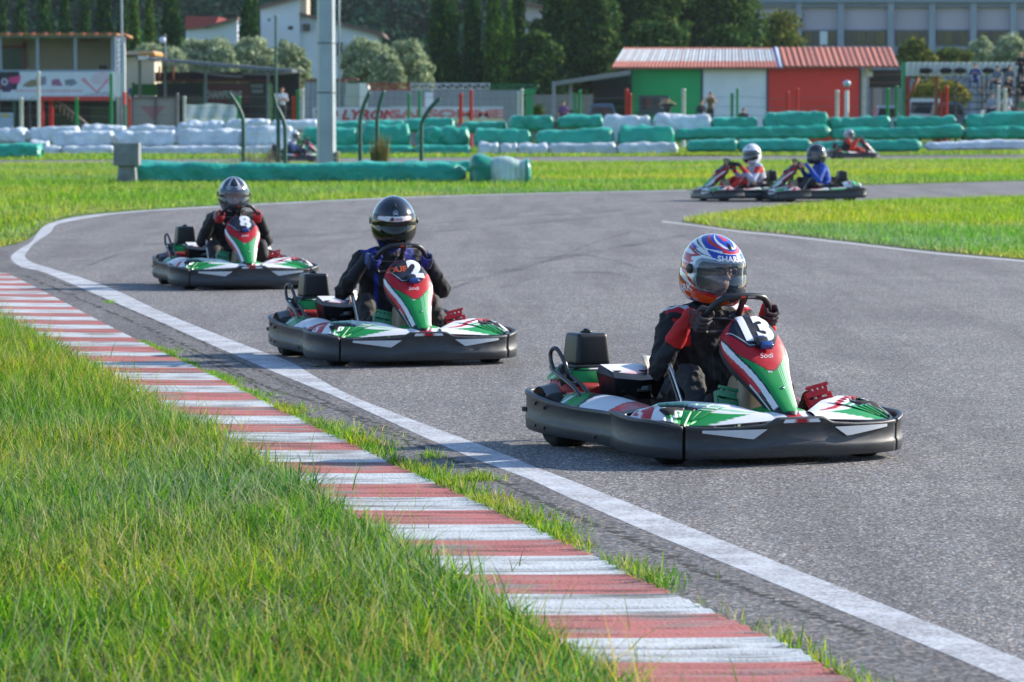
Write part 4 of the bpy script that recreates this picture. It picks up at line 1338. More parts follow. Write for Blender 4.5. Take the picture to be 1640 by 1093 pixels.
def make_helmet(parent, at, yaw, pitch, paintf, visor_mat, port=True, roll=0., extras=None, sc=1.0, nu=220, nv=150):
    H = empty('helmet', parent=parent)
    H.location = at; H.rotation_euler = (roll, pitch, yaw); H.scale = (sc, sc, sc)
    E0, E1 = R(-48), R(90)
    AZ, EL0, EL1 = R(76), R(-29), R(23)
    def uv(u, v):
        return -math.pi + 2 * math.pi * u, E0 + (E1 - E0) * v
    def inport(az, el, g=0.):
        w = AZ * (1 - max(0, (abs(el + R(3)) / R(26))) ** 4 * .18) - g
        return abs(az) < w and EL0 + g + .06 * abs(az) < el < EL1 - g - .02 * abs(az)
    b = MB()
    b.grid(lambda u, v: helm_pt(*uv(u, v)), nu, nv, 0, lambda u, v: paintf(*uv(u, v)), skip=(lambda u, v: inport(*uv(u, v), .05)) if port else None)
    # lower rim and the dark lining
    b.grid(lambda u, v: helm_pt(uv(u, 0)[0], E0, 1 - .10 * v) + Vector((0, 0, -.012 * math.sin(v * 3))), 60, 4, 0, None, (.01, .01, .012))
    b.grid(lambda u, v: helm_pt(uv(u, v)[0], uv(u, v)[1], .90), 80, 50, 0, None, (.012, .012, .014), skip=(lambda u, v: inport(*uv(u, v), .0)) if port else None)
    b.build('shell', M_HELM, H)
    b = MB()
    def vs(u, v, k=1.018):
        el = EL0 - .03 + (EL1 - EL0 + .05) * v
        az = (u - .5) * 2 * (AZ + .07) * (1 - (abs(v - .5) * 2) ** 6 * .12)
        return helm_pt(az, el + .06 * abs(az) * (1 - v), k)
    b.grid(vs, 60, 24)
    for lo_ in (0, 1):
        b.grid(lambda u, v, lo_=lo_: vs(u, lo_, 1.018 - .014 * v), 60, 1)
    b.build('visor', visor_mat, H)
    b = MB()
    for sg in (-1, 1):
        c = helm_pt(sg * R(88), R(3), 1.02)
        b.lathe([(0, .010), (.016, .010), (.022, .006), (.024, 0)], Matrix.Translation(c) @ Matrix.Rotation(-sg * R(90), 4, 'X'), 18)
    b.build('visor_pivot', M_BLACK, H)
    b = MB()
    b.grid(lambda u, v: helm_pt((u - .5) * .42, R(-40) + v * R(11), 1.012 + .006 * math.sin(u * 3.14)), 12, 5)
    b.grid(lambda u, v: helm_pt((u - .5) * .30 * (1 - .3 * v), R(44) + v * R(13), 1.010 + .022 * math.sin(u * 3.14) * math.sin(v * 3.14)), 12, 6)
    b.build('air_vent', M_BLACK, H)
    if extras:
        extras(H, vs)
    return H
M_HELM = mat('helmet_lacquer', rough=.16, spec=.5, coat=1.0, attr=True, coatr=.04)
def visor_material(name, tint, alpha, rough=.03):
    m = bpy.data.materials.new(name); m.use_nodes = True
    N, L = nt(m)
    b = N['Principled BSDF']
    b.inputs['Base Color'].default_value = (*tint, 1); b.inputs['Roughness'].default_value = rough
    b.inputs['Specular IOR Level'].default_value = .8; b.inputs['Coat Weight'].default_value = 1; b.inputs['Coat Roughness'].default_value = .02
    if alpha < 1:
        fr = N.new('ShaderNodeFresnel'); fr.inputs[0].default_value = 1.42
        t = N.new('ShaderNodeBsdfTransparent'); t.inputs[0].default_value = (*[.75 + .25 * min(1, c * 4) for c in tint], 1)
        g = N.new('ShaderNodeBsdfGlossy'); g.inputs['Roughness'].default_value = .02
        ms = N.new('ShaderNodeMixShader'); ms2 = N.new('ShaderNodeMixShader'); ms2.inputs[0].default_value = alpha
        L.new(fr.outputs[0], ms.inputs[0]); L.new(t.outputs[0], ms.inputs[1]); L.new(g.outputs[0], ms.inputs[2])
        L.new(ms.outputs[0], ms2.inputs[1]); L.new(b.outputs[0], ms2.inputs[2])
        L.new(ms2.outputs[0], N['Material Output'].inputs[0])
    return m
V_CLEAR = visor_material('clear_visor', (.10, .15, .20), .30)
V_SMOKE = visor_material('smoked_visor', (.006, .009, .008), .80)
for _m in (V_SMOKE,):
    _b = _m.node_tree.nodes['Principled BSDF']; _b.inputs['Specular IOR Level'].default_value = .4; _b.inputs['Coat Weight'].default_value = .25
V_DARK = visor_material('dark_visor', (.01, .013, .02), 1)

def helm_text(H, s, az0, el0, h, col, k=1.012, shear=0., rot=0., bold=.02, sq=1., name='lettering'):
    b = MB()
    cr, sr = math.cos(rot), math.sin(rot)
    def f(x, y):
        X, Y = x * cr - y * sr, x * sr + y * cr
        return helm_pt(az0 + X / .155 / max(.3, math.cos(el0)), el0 + Y / .16, k)
    put_text(b, s, f, h, 0, col, bold, shear, sq)
    return b.build(name, M_PLAIN, H)
def seat_person(kart, label, P, paintf, visor, steer=0., lean=(0, 0), hyaw=0., hpitch=R(8), hroll=0., extras=None, colour_fn=None, port=True, voxel=.0055, wrinkle=.0035, glasses=False, seed=1, hsc=1.0, a0=0., nu=220, nv=150, head=(0, 0, 0), group='kart drivers', up=0.):
    root = empty('person', kart.location, kart.rotation_euler.z)
    tag(root, label, 'person', group)
    B, hd = driver_bones(P, WPT, STEER, steer, lean, a0, head=head, up=up, hyaw=hyaw)
    body = fuse('body', B, voxel, M_CLOTH, root, colour_fn, wrinkle, 4 if voxel < .01 else 3, seed)
    hc = hd + Vector((.006, 0, .022))
    H = make_helmet(root, hc, hyaw, hpitch, paintf, visor, port, hroll, extras, hsc, nu, nv)
    return root, body, H, hd

# ---- paint of the nearest driver's helmet: white, blue and red swoops over black keylines
HB, HR, HO, HW, HK = (.012, .05, .42), (.62, .02, .02), (.75, .09, .01), (.78, .80, .83), (.012, .012, .02)
def swoop(a0_, e0, a1, e1, w0, w1, bend=0.):
    """tapering spear from (a0,e0) to (a1,e1) in degrees (|az|, el)"""
    L_, Rr = [], []
    dx, dy = a1 - a0_, e1 - e0
    ln = math.hypot(dx, dy); nx, ny = -dy / ln, dx / ln
    for i in range(13):
        t = i / 12
        w = (w0 + (w1 - w0) * t) * (1 if t < .8 else (1 - (t - .8) / .2))
        o = bend * math.sin(t * math.pi)
        x, y = a0_ + dx * t + nx * o, e0 + dy * t + ny * o
        L_.append((x + nx * w, y + ny * w)); Rr.append((x - nx * w, y - ny * w))
    return L_ + Rr[::-1]
_l13 = [
    ([(0, 40), (60, 42), (180, 62), (180, 91), (0, 91)], HB),
    ([(0, 64), (12, 62), (20, 78), (60, 91), (0, 91)], HR), (swoop(60, 84, 6, 44, 4, 3, 7), HW), (swoop(95, 80, 8, 40, 5, 4, 7), HR), (swoop(120, 72, 22, 42, 4, 2, 6), HB),
    ([(0, 26), (40, 26), (78, 32), (60, 40), (30, 36), (0, 35)], HB), ([(0, 36), (26, 37), (30, 41), (0, 41)], HR),
    (swoop(175, 66, 52, 28, 14, 8, -6), HK), (swoop(172, 65, 50, 28, 11, 6, -6), HW), (swoop(160, 60, 66, 38, 3, 1, -4), HK), (swoop(168, 56, 84, 40, 4, 2, 4), HB),
    (swoop(170, 44, 72, 28, 10, 5, 5), HK), (swoop(170, 43, 74, 28, 7.5, 4, 5), HR), (swoop(165, 34, 86, 28, 5, 3, 0), HW),
    (swoop(172, 20, 84, 16, 9, 5, 4), HR), (swoop(172, 8, 96, 4, 7, 4, 2), HO), (swoop(150, 14, 96, 12, 2, 1, 1), HW),
    (swoop(180, -4, 16, -33, 15, 11, 11), HK), (swoop(180, -5, 4, -36, 13, 10, 11), HR), (swoop(180, -10, 0, -43, 11, 9, 12), HO),
    (swoop(128, -3, 14, -29, 5.5, 3.6, 4), HK), (swoop(128, -3, 16, -29, 4.2, 2.8, 4), HW), (swoop(108, 6, 62, -24, 2.4, 1.8, 5), HR),
    (swoop(175, -30, 78, -50, 7, 4, 3), HW), (swoop(165, -42, 60, -53, 7, 6, 2), HB),
    ([(12, -27), (30, -28), (40, -35), (26, -38)], HW), ([(0, -29), (17, -29), (22, -38), (0, -38)], HK), (swoop(82, -26, 0, -27, 1.8, 1.8, 0), HR),
]
_l13.insert(0, ([(92, -60), (180, -60), (180, 44), (92, 44)], HR))
_p13 = paintby(_l13, HW)
def paint13(az, el):
    return _p13(abs(math.degrees(az)), math.degrees(el))
def extras13(H, vs):
    helm_text(H, 'SHARK', -.20, R(27), .026, (.85, .86, .9), 1.022, 0, 0, .03, 1.15)
    helm_text(H, 'SHARK', R(-112), R(-30), .030, (.82, .83, .86), 1.012, .2, .30, .02, 1.1)
def cf13(co, idx, t, c):
    c = c.copy()
    x, y, z = co[:, 0], co[:, 1], co[:, 2]
    for sg in (1, -1):
        ys = y * sg
        k = (ys > .125) & (ys < .215) & (x > -.035 + (z - .55) * .3) & (x < .09) & (z > .50) & (z < .63) & (idx < 16)
        c[k] = (.50, .012, .015)
        k = (z > .645) & (ys > .115) & (ys < .225) & (np.abs(x + .045 + (ys - .17) * .5) < .022)
        c[k] = (.70, .72, .78)
        k = (z > .625) & (ys > .10) & (ys < .235) & (np.abs(x + .012 + (ys - .17) * .5) < .010)
        c[k] = (.45, .01, .03)
    k = (np.abs(y) < .006) & (x > -.16) & (z < .62) & (z > .3)
    c[k] = (.04, .04, .045)
    return c
P13 = dict(torso=BK, shoulder=BK, collar=(.014, .014, .016), sleeve=BK, cuff=(.52, .012, .014), glove=(.06, .045, .05), palm=(.12, .016, .022), leg=(.011, .012, .016), shoe=(.012, .012, .013), elb=.10, drop=.225)
pr13 = seat_person(K13, 'driver in black suit with red sleeve patches and a red, white and blue helmet', P13, paint13, V_CLEAR, steer=R(-4), hyaw=R(12), hpitch=R(9), extras=extras13, colour_fn=cf13, seed=3, a0=.09, lean=(.0, .0), wrinkle=.0065, voxel=.0042, hsc=1.0, up=.005, head=(0, 0, .015))
hd13 = pr13[3]
HY13 = Matrix.Rotation(R(12), 3, 'Z')
RY13 = Matrix.Rotation(R(12), 4, 'Z')
b = MB()
for sg in (-1, 1):
    Mg = Matrix.Translation(hd13) @ RY13 @ Matrix.Translation((.108, sg * .034, .012)) @ Matrix.Rotation(R(90), 4, 'Y')
    b.tube([Mg @ Vector((.017 * math.sin(a * R(20)), .025 * math.cos(a * R(20)), 0)) for a in range(18)], .003, 6, closed=True)
    b.tube([hd13 + HY13 @ Vector((.106, sg * .058, .018)), hd13 + HY13 @ Vector((.03, sg * .090, .020))], .003, 6)
b.tube([hd13 + HY13 @ Vector((.110, -.010, .016)), hd13 + HY13 @ Vector((.110, .010, .016))], .003, 6)
g = b.build('glasses', M_BLACK, pr13[0])
b = MB()
for sg in (-1, 1):
    c = hd13 + HY13 @ Vector((.080, sg * .034, .014))
    b.lathe([(.0001, .012), (.007, .0095), (.0115, .003), (.012, -.004)], Matrix.Translation(c) @ RY13 @ Matrix.Rotation(R(90), 4, 'Y'), 14, 0, (.6, .58, .55))
    b.lathe([(.0001, .0135), (.005, .0125)], Matrix.Translation(c) @ RY13 @ Matrix.Rotation(R(90), 4, 'Y'), 12, 0, (.03, .02, .015))
    b.tube([c + Vector((.010, -.016, .017)), c + Vector((.016, 0, .020)), c + Vector((.010, .016, .017))], .0032, 6, 0, (.06, .035, .02))
b.build('eye', M_PLAIN, pr13[0])

# ---- number 2: glossy black helmet with dark visor and white visor strip
def paint2(az, el):
    a, e = abs(math.degrees(az)), math.degrees(el)
    if inpoly(a, e, swoop(150, -12, 95, -38, 4, 2, 3)): return (.35, .04, .05)
    if inpoly(a, e, swoop(125, 5, 105, -25, 2.5, 1, 1)): return (.25, .22, .24)
    return (.006, .008, .012)
def extras2(H, vs):
    b = MB()
    b.grid(lambda u, v: vs(.18 + .64 * u, .76 + .21 * v + (.035 if (u < .06 or u > .94) else 0) * (.5 - v) * 2, 1.022), 50, 5, 0, lambda u, v: (.5, .03, .06) if (v < .1 or v > .9 or u < .015 or u > .985) and (u < .25 or u > .75) else (.72, .73, .76))
    st = b.build('visor_strip', M_PLAIN, H)
    helm_text(H, 'R', -.13, R(16), .020, (.01, .01, .01), 1.030, .4, 0, .06, 1.3, 'strip_lettering')
    helm_text(H, 'RACING', .07, R(15.6), .0135, (.55, .03, .05), 1.030, .3, 0, .03, 1.2, 'strip_lettering')
    b = MB()
    ring = lambda r_: [helm_pt(.05 + r_ * math.cos(a * R(15)) / .155, R(29.5) + r_ * math.sin(a * R(15)) / .16, 1.012) for a in range(24)]
    V = ring(.0205) + ring(.0175)
    b.add(V, [(i, (i + 1) % 24, 24 + (i + 1) % 24, 24 + i) for i in range(24)], 0, (.5, .55, .65), False)
    b.build('round_badge', M_PLAIN, H)
    helm_text(H, '88', .05, R(29.5), .014, (.5, .55, .65), 1.013, 0, 0, .03, 1.0, 'badge_lettering')
def cf2(co, idx, t, c):
    c = c.copy()
    x, y, z = co[:, 0], co[:, 1], co[:, 2]
    bl = (.012, .035, .30)
    k = (z > .60) & (np.abs(y) > .075) & (np.abs(y) < .175); c[k] = bl
    k = (np.abs(np.abs(y) - .085) < .016) & (x > -.2) & (z < .66) & (z > .25); c[k] = bl
    return c
P2 = dict(torso=BK, shoulder=BK, collar=(.012, .03, .2), sleeve=(.009, .009, .011), cuff=(.012, .013, .025), glove=(.014, .02, .075), palm=(.05, .09, .26), leg=(.014, .013, .014), shoe=(.02, .02, .022), elb=.15, drop=.20)
pr2 = seat_person(K2, 'driver in black suit with blue shoulders, glossy black helmet and navy gloves', P2, paint2, V_SMOKE, hyaw=R(-14), hpitch=R(10), extras=extras2, colour_fn=cf2, seed=8, a0=.05, wrinkle=.0055, voxel=.0065, hsc=1.0, up=.025, head=(0, .015, .025), lean=(0, .02))

# ---- number 8: silver and black helmet, red gloves
_p8 = paintby([([(0, 24), (180, 20), (180, 91), (0, 91)], (.012, .016, .026)), (swoop(20, 84, 30, 30, 4, 5, 0), (.62, .66, .72)), (swoop(88, 74, 64, 24, 4, 10, 0), (.62, .66, .72)),
               (swoop(150, 60, 95, 15, 5, 7, 0), (.50, .54, .60)), ([(0, 26), (34, 27), (40, 38), (26, 42), (0, 36)], (.30, .33, .38)), ([(0, 28), (14, 28), (14, 34), (0, 34)], (.05, .055, .07)), (swoop(130, -5, 60, -30, 8, 4, 0), (.30, .33, .37)), (swoop(60, -32, 8, -42, 3, 6, 0), (.30, .32, .36))], (.035, .038, .045))
def paint8(az, el):
    return _p8(abs(math.degrees(az)), math.degrees(el))
P8 = dict(torso=BK, shoulder=BK, collar=BK, sleeve=BK, cuff=(.014, .014, .016), glove=(.40, .02, .03), palm=(.22, .22, .24), leg=(.012, .012, .014), shoe=(.03, .03, .03), elb=.12, drop=.20)
pr8 = seat_person(K8, 'driver in black clothes with silver and black helmet and red gloves', P8, paint8, V_CLEAR, hyaw=R(-10), hpitch=R(10), seed=5, a0=.05, voxel=.008, nu=140, nv=90, hsc=.98, lean=(0, .01))
# ------------------------------------------------------------------ background helpers
def flat(name_, col, **k):
    return mat(name_, col, **k)
M_TARP_G = mat('green_tarpaulin', (.008, .37, .26), rough=.36, spec=.5, var=.20, vscale=1.6, bump=.9, bscale=3.2, bdist=.16, trans=.12)
M_TARP_W = mat('white_tarpaulin', (.60, .68, .74), rough=.36, spec=.5, var=.2, vscale=1.6, bump=.9, bscale=3.2, bdist=.16, trans=.10)
M_TARP_M = mat('patched_tarpaulin', rough=.30, attr=True, spec=.5, var=.15, vscale=2.5, bump=.5, bscale=5, trans=.15)
def hgt(Y):
    return 0.
def gy(Y):
    """picture row of the ground at depth Y"""
    return HOR + F_PX * CAM_H / Y
def wx(x, Y): return W(x, 300, Y)[0]
def wz(y, Y): return W(820, y, Y)[1]
def boxpx(b, x0, x1, y0, y1, Y, dep, m=0, col=(1, 1, 1)):
    """box whose front face spans the given part of the picture at depth Y, with real depth dep behind it"""
    b.box(wx(x0, Y), wx(x1, Y), Y, Y + dep, wz(y1, Y), wz(y0, Y), m, col)
def simple(name, x0, x1, y0, y1, Y, dep, m, parent=None, label=None, cat=None, group=None):
    b = MB(); boxpx(b, x0, x1, y0, y1, Y, dep)
    o = b.build(name, m, parent)
    if parent is None: tag(o, label, cat, group)
    return o

# ------------------------------------------------------------------ wrapped tyre bundles
def bundle(x0, x1, y0, y1, Y, colr, label, group, dep=1.1, lumps=0., name='tyre_barrier', sag=.5, seed=[0], mat_=None, colfn=None):
    seed[0] += 1
    sd_ = seed[0] * 3.7
    X0, X1 = wx(x0, Y), wx(x1, Y)
    Z0, Z1 = max(0, wz(y1, Y)) if y1 > gy(Y) - 3 else wz(y1, Y), wz(y0, Y)
    if y1 > gy(Y) - 3: Z0 = -.05
    w, h = (X1 - X0) / 2, (Z1 - Z0) / 2
    cx, cz = (X0 + X1) / 2, (Z0 + Z1) / 2
    L_ = w * 2
    tilt = math.sin(sd_ * 5.1) * .035 * min(1, 3 / max(1, L_ / 2)) if Z0 > .1 else 0
    puff = 1 + .10 * math.sin(sd_ * 2.3)
    nu, nv = max(24, min(90, int(L_ / .16))), 22
    rr = min(.26, h * .6)
    def f(u, v):
        # v goes round the cross-section, u along; ends are rounded and pinched
        x = (u - .5) * 2
        a = 2 * math.pi * v
        n_ = 5.0 if v < .5 else 9.0
        rl = rr * (.9 if x > 0 else 1.3)
        e = max(0, (abs(x) * w - (w - rl)) / rl) if w > rl else abs(x)
        k = (1 - min(1, e) ** 3.2 * .93) ** .40
        cy_, cz_ = math.cos(a), math.sin(a)
        s_ = (abs(cy_) ** n_ + abs(cz_) ** n_) ** (-1 / n_)
        y = cy_ * s_ * dep / 2 * (.4 + .6 * k) * 1
        z = cz_ * s_ * h * k
        p = Vector((x * w, y, z))
        nz = noise.noise(Vector((p.x * .8 + sd_, p.y * 1.2, p.z * 1.1))) * .16 + abs(noise.noise(Vector((p.x * 1.5 + p.z * 2.6 + sd_, p.y, p.z * .9)))) * .20 - abs(noise.noise(Vector((p.x * 3.1 - p.z * 3.5 + sd_, p.y, p.z * 1.9)))) * .09
        tyre = abs(math.sin((p.x + sd_) * math.pi / .62)) * .05 * (1 + lumps)
        sagz = (math.sin(p.x * 1.3 + sd_) * .07 + noise.noise(Vector((p.x * .45, sd_, 0))) * .34 + noise.noise(Vector((p.x * 1.4, sd_, 5))) * .10) * sag * (1 if cz_ > 0 else .1) * min(1, h)
        d = Vector((0, y, z * 1.1))
        if d.length > 1e-4: d.normalize()
        p += d * (nz * min(1, h * 2.2) + tyre * (.6 if cz_ > 0 else 1)) * (.35 if cz_ < -.7 else 1)
        p.z += sagz + tilt * p.x * (1 if cz_ > 0 else .3)
        p.y *= puff
        return Vector((cx + p.x, Y + dep / 2 + p.y, max(cz + p.z, -.06)))
    b = MB(); b.grid(f, nu, nv, 0, colfn)
    o = b.build(name, mat_ or (M_TARP_G if colr == 'G' else M_TARP_W))
    tag(o, label, 'tyre barrier', group)
    return o
GW, GU = 'wrapped tyre bundles lining the far track', 'green wrapped tyre bundles lining the far track'
BND = [
 # upper tiers at the back
 (129.5, 201, 202, 228, 152, 'W', 'white wrapped tyre bundle behind and above the concrete block, left of the gates'),
 (204, 281, 203, 228, 152, 'W', 'white wrapped tyre bundle right under the grey wire gates'),
 (283, 359, 197, 228, 152, 'W', 'white wrapped tyre bundle just below the hanging white sheet'),
 (360, 434, 193, 215, 152, 'W', 'white wrapped tyre bundle behind the leftmost bent green post'),
 (434, 509, 193, 212, 152, 'W', 'white wrapped tyre bundle just left of the tall steel mast, upper row'),
 (-15, 43, 207, 230, 150, 'W', 'white wrapped tyre bundle cut by the left edge of the photo'),
 (45, 126, 206, 229, 150, 'W', 'white wrapped tyre bundle in front of the red doorway of the booth'),
 (45, 78, 228, 250, 149, 'W', 'low white wrapped tyre bundle peeping out left of the round white lump'),
 # front left, two storeys
 (83.5, 181, 211.5, 236, 146, 'W', 'white wrapped tyre bundle with a raised right end, left of the concrete block'),
 (184, 281, 211, 235, 146, 'W', 'white wrapped tyre bundle right behind the concrete block, front row'),
 (282, 388, 208, 235, 146, 'W', 'long white wrapped tyre bundle in front of the white sheet, front row'),
 (389, 470, 206, 236, 146, 'W', 'white wrapped tyre bundle behind the kart that is hidden by bent posts'),
 (69, 97, 235, 253, 145, 'W', 'small round white wrapped lump at the foot of the left row'),
 (98, 184, 235, 252, 145, 'W', 'lower white wrapped bundle carrying the one with the raised right end'),
 (218, 388, 235, 251, 145, 'W', 'long lower white wrapped bundle between concrete block and leftmost bent post'),
 (388, 484, 235, 250, 145, 'W', 'lower white wrapped bundle behind the hidden kart'),
 # green centre, back tier
 (536, 584, 196, 209, 152, 'G', 'small green wrapped bundle peeping out right of the steel mast'),
 (584, 648, 195, 212, 152, 'G', 'green wrapped bundle under the V of the bent posts, back row'),
 (647, 728, 191, 211, 152, 'G', 'green wrapped bundle with a shining right end under the long red banner'),
 (737, 812, 196, 213, 152, 'G', 'flat green wrapped bundle below the right end of the long banner'),
 (815, 887, 188, 210, 151, 'G', 'green wrapped bundle in front of the green gate post, back row'),
 (891, 966, 187, 206, 151, 'G', 'green wrapped bundle in front of the parked blue car'),
 (966, 1044, 187, 232, 150, 'W', 'tall white wrapped bundle below the green wall of the hut'),
 (1046, 1140, 187, 215, 150, 'W', 'white wrapped bundle in front of the hut where two people stand'),
 (1139, 1213, 189, 208, 150, 'G', 'low green wrapped bundle in front of the white wall of the hut'),
 (1223, 1327, 181, 208, 150, 'G', 'tall green wrapped bundle in front of the red wall of the hut'),
 (1328, 1427, 188, 209, 150, 'G', 'green wrapped bundle behind the red driver, upper row'),
 (1434, 1532, 187, 207, 150, 'G', 'green wrapped bundle in front of the parked white van'),
 (1546, 1660, 183, 207, 150, 'G', 'green wrapped bundle at the right edge below the stand'),
 # green centre, front tier
 (484, 573, 206, 236, 147, 'G', 'green wrapped bundle half behind the steel mast, front row'),
 (579, 656, 204, 236, 147, 'G', 'green wrapped bundle behind the weed-covered post, front row'),
 (666, 752, 207, 235, 147, 'G', 'green wrapped bundle behind the rightmost bent post, front row'),
 (759, 850, 209, 235, 146, 'G', 'green wrapped bundle on white lumps, leftmost of three'),
 (858, 984, 209, 236, 146, 'G', 'long green wrapped bundle on white lumps, middle of three'),
 (990, 1080, 205, 235, 146, 'G', 'green wrapped bundle on white lumps, rightmost of three, with sharp end'),
 (484, 664, 235, 248, 145, 'G', 'long low green wrapped bundle at the foot of the row right of the mast'),
 (664, 754, 234, 248, 145, 'G', 'low green wrapped bundle under the one behind the rightmost bent post'),
 (765, 799, 232, 247, 145, 'W', 'round white wrapped lump, first from the left under the green bundles'),
 (800, 829, 232, 247, 145, 'W', 'round white wrapped lump, second from the left under the green bundles'),
 (829, 878, 232, 247, 145, 'W', 'white wrapped lump, third from the left under the green bundles'),
 (878, 988, 231, 247, 145, 'W', 'long white wrapped lump under the gap of two green bundles'),
 (988, 1086, 231, 247, 145, 'W', 'white wrapped lump with a bright slanting right end'),
 (1078, 1330, 205, 223, 149, 'G', 'long lower green wrapped row below the hut'),
 (1330, 1545, 205, 223, 149, 'G', 'long lower green wrapped row behind the red driver'),
 (1545, 1670, 205, 223, 149, 'G', 'lower green wrapped row at the right edge'),
 (1100, 1182, 226, 243, 140, 'G', 'low front green bundle left of the white helmet'),
 (1182, 1300, 225, 243, 140, 'G', 'low front green bundle between the white and the black helmet'),
 (1300, 1477, 226, 243, 140, 'G', 'low front green bundle with a bright end, behind the kart of the red driver'),
 (1482, 1660, 227, 240, 140, 'W', 'low front white bundle at the right edge of the far track'),
 (-15, 65, 232, 252, 134, 'G', 'low green wrapped bundle at the left edge of the photo'),
]
for x0, x1, y0, y1, Y, c, lb in BND:
    bundle(x0, x1, y0, y1, Y, c, lb, GW if c == 'W' else GU, lumps=.8 if (x1 - x0) < 60 else .2)
bundle(206, 746, 262.5, 297, 88, 'G', 'very long low green tarpaulin row in the middle field, behind the helmets', 'green wrapped rows in the middle field', dep=1.2, sag=.35)
bundle(640, 765, 261, 275, 93, 'G', 'short green tarpaulin row half hidden behind the right end of the long one', 'green wrapped rows in the middle field', dep=1.0, sag=.2)
def lump(x0, x1, y0, y1, Y, label):
    X0, X1 = wx(x0, Y), wx(x1, Y)
    def cf(u, v):
        x = u
        if x < .36: return (.006, .235, .165)
        if x > .88: return (.01, .25, .18)
        s = abs(math.sin(x * 40 + v * 2.5))
        return (.22 + .40 * s, .50 + .22 * s, .42 + .26 * s)
    return bundle(x0, x1, y0, y1, Y, 'G', label, 'green wrapped rows in the middle field', dep=1.4, lumps=2.5, mat_=M_TARP_M, colfn=cf)
lump(752, 851, 257.5, 293, 87, 'pleated green and clear plastic wrapped lump standing by itself in the middle field')

# concrete block on a footing
M_CONC = mat('weathered_concrete', (.19, .21, .21), rough=.9, var=.28, vscale=3, dirt=.45, bump=.2, bscale=30)
blk = empty('concrete_block', (wx(202, 87.2), 87.2, 0))
tag(blk, 'weathered grey concrete block on a narrower footing in the grass', 'concrete block')
b = MB(); b.rbox((0, .3, .64), (.56, .60, .50), .012); b.build('cap_block', M_CONC, blk)
b = MB(); b.rbox((0, .3, .20), (.42, .46, .42), .012, taper=.86); b.build('footing', M_CONC, blk)

# steel mast and its box
M_GALV = mat('galvanised_steel', (.30, .36, .41), rough=.42, metal=.25, var=.12, vscale=1.5)
mast = empty('floodlight_mast', (wx(523, 100), 100, 0)); tag(mast, 'thick grey steel mast rising out of the picture left of centre', 'mast')
b = MB(); b.lathe([(.245, -.1), (.24, 2.0), (.215, 9), (.20, 12), (0, 12)], None, 8, smooth=False)
b.build('shaft', M_GALV, mast)
b = MB()
for z in (2.05, 3.3, 4.6): b.lathe([(.238 - z * .003, z), (.246 - z * .003, z), (.246 - z * .003, z + .03), (.238 - z * .003, z + .03)], None, 16)
b.build('band', mat('dark_band', (.05, .06, .07), rough=.5), mast)
b = MB(); b.rbox((.28, -.05, .50), (.10, .14, .14), .015); b.rbox((.28, -.05, .36), (.09, .12, .10), .01); b.build('connection_box', mat('beige_box', (.45, .38, .24), rough=.6), mast)
b = MB(); b.tube([(.33, .1, 1.8), (.33, .1, 6)], .022, 8); b.tube([(-.20, .35, 2.3), (-.20, .35, 6)], .012, 6); b.build('cable_pipe', M_GALV, mast)

# bent green posts
M_GPOST = mat('green_post_paint', (.010, .085, .060), rough=.5, var=.25, vscale=5)
for bx_, tx_, ty_, lb in ((390, 366, 148, 'bent green post leaning left at the top, leftmost of six'), (446, 438, 150, 'bent green post in front of the hidden kart, its top leaning left'), (457, 439, 165, 'bent green post right beside the hidden driver, shorter'),
                      (577, 592, 148, 'bent green post right of the mast, its top leaning right'), (604, 615, 145, 'bent green post with dry weeds at its foot'), (675, 705, 157, 'bent green post with the longest lean to the right')):
    Y = 98
    p0 = (wx(bx_, Y), Y, -.05); zt_ = wz(ty_, Y); X1 = wx(tx_, Y)
    b = MB(); b.tube(catmull([p0, (p0[0], Y, zt_ * .55), (p0[0] + (X1 - p0[0]) * .06, Y, zt_ * .70), (p0[0] + (X1 - p0[0]) * .45, Y, zt_ * .86), (X1, Y, zt_)], 5), .050, 8)
    tag(b.build('bent_post', M_GPOST), lb, 'post', 'bent green posts behind the long green row')
# dry weeds round one post and by the left one
rs = np.random.default_rng(77)
DRY = np.array([(.12, .12, .05), (.20, .18, .08), (.08, .11, .04), (.28, .22, .12)])
P = np.stack([rs.normal(wx(609, 97.5), .07, 700), rs.normal(97.5, .10, 700)], -1)
o = blades('climbing_weed', P, 1.0, .03, .06, [1, 1, 1, 1], 0, rs, pal=DRY, seed=51, bend=.15); o['kind'] = 'thing'; tag(o, 'dry climbing weed round the foot of a bent green post', 'weed')
P = np.stack([rs.normal(wx(412, 96), .30, 260), rs.normal(96, .2, 260)], -1)
o = blades('dry_weed', P, .85, .014, .35, [1, 1, .4, 1], 0, rs, pal=DRY, seed=52, bend=.3); o['kind'] = 'thing'; tag(o, 'loose dry weed between the leftmost bent post and the hidden kart', 'weed')

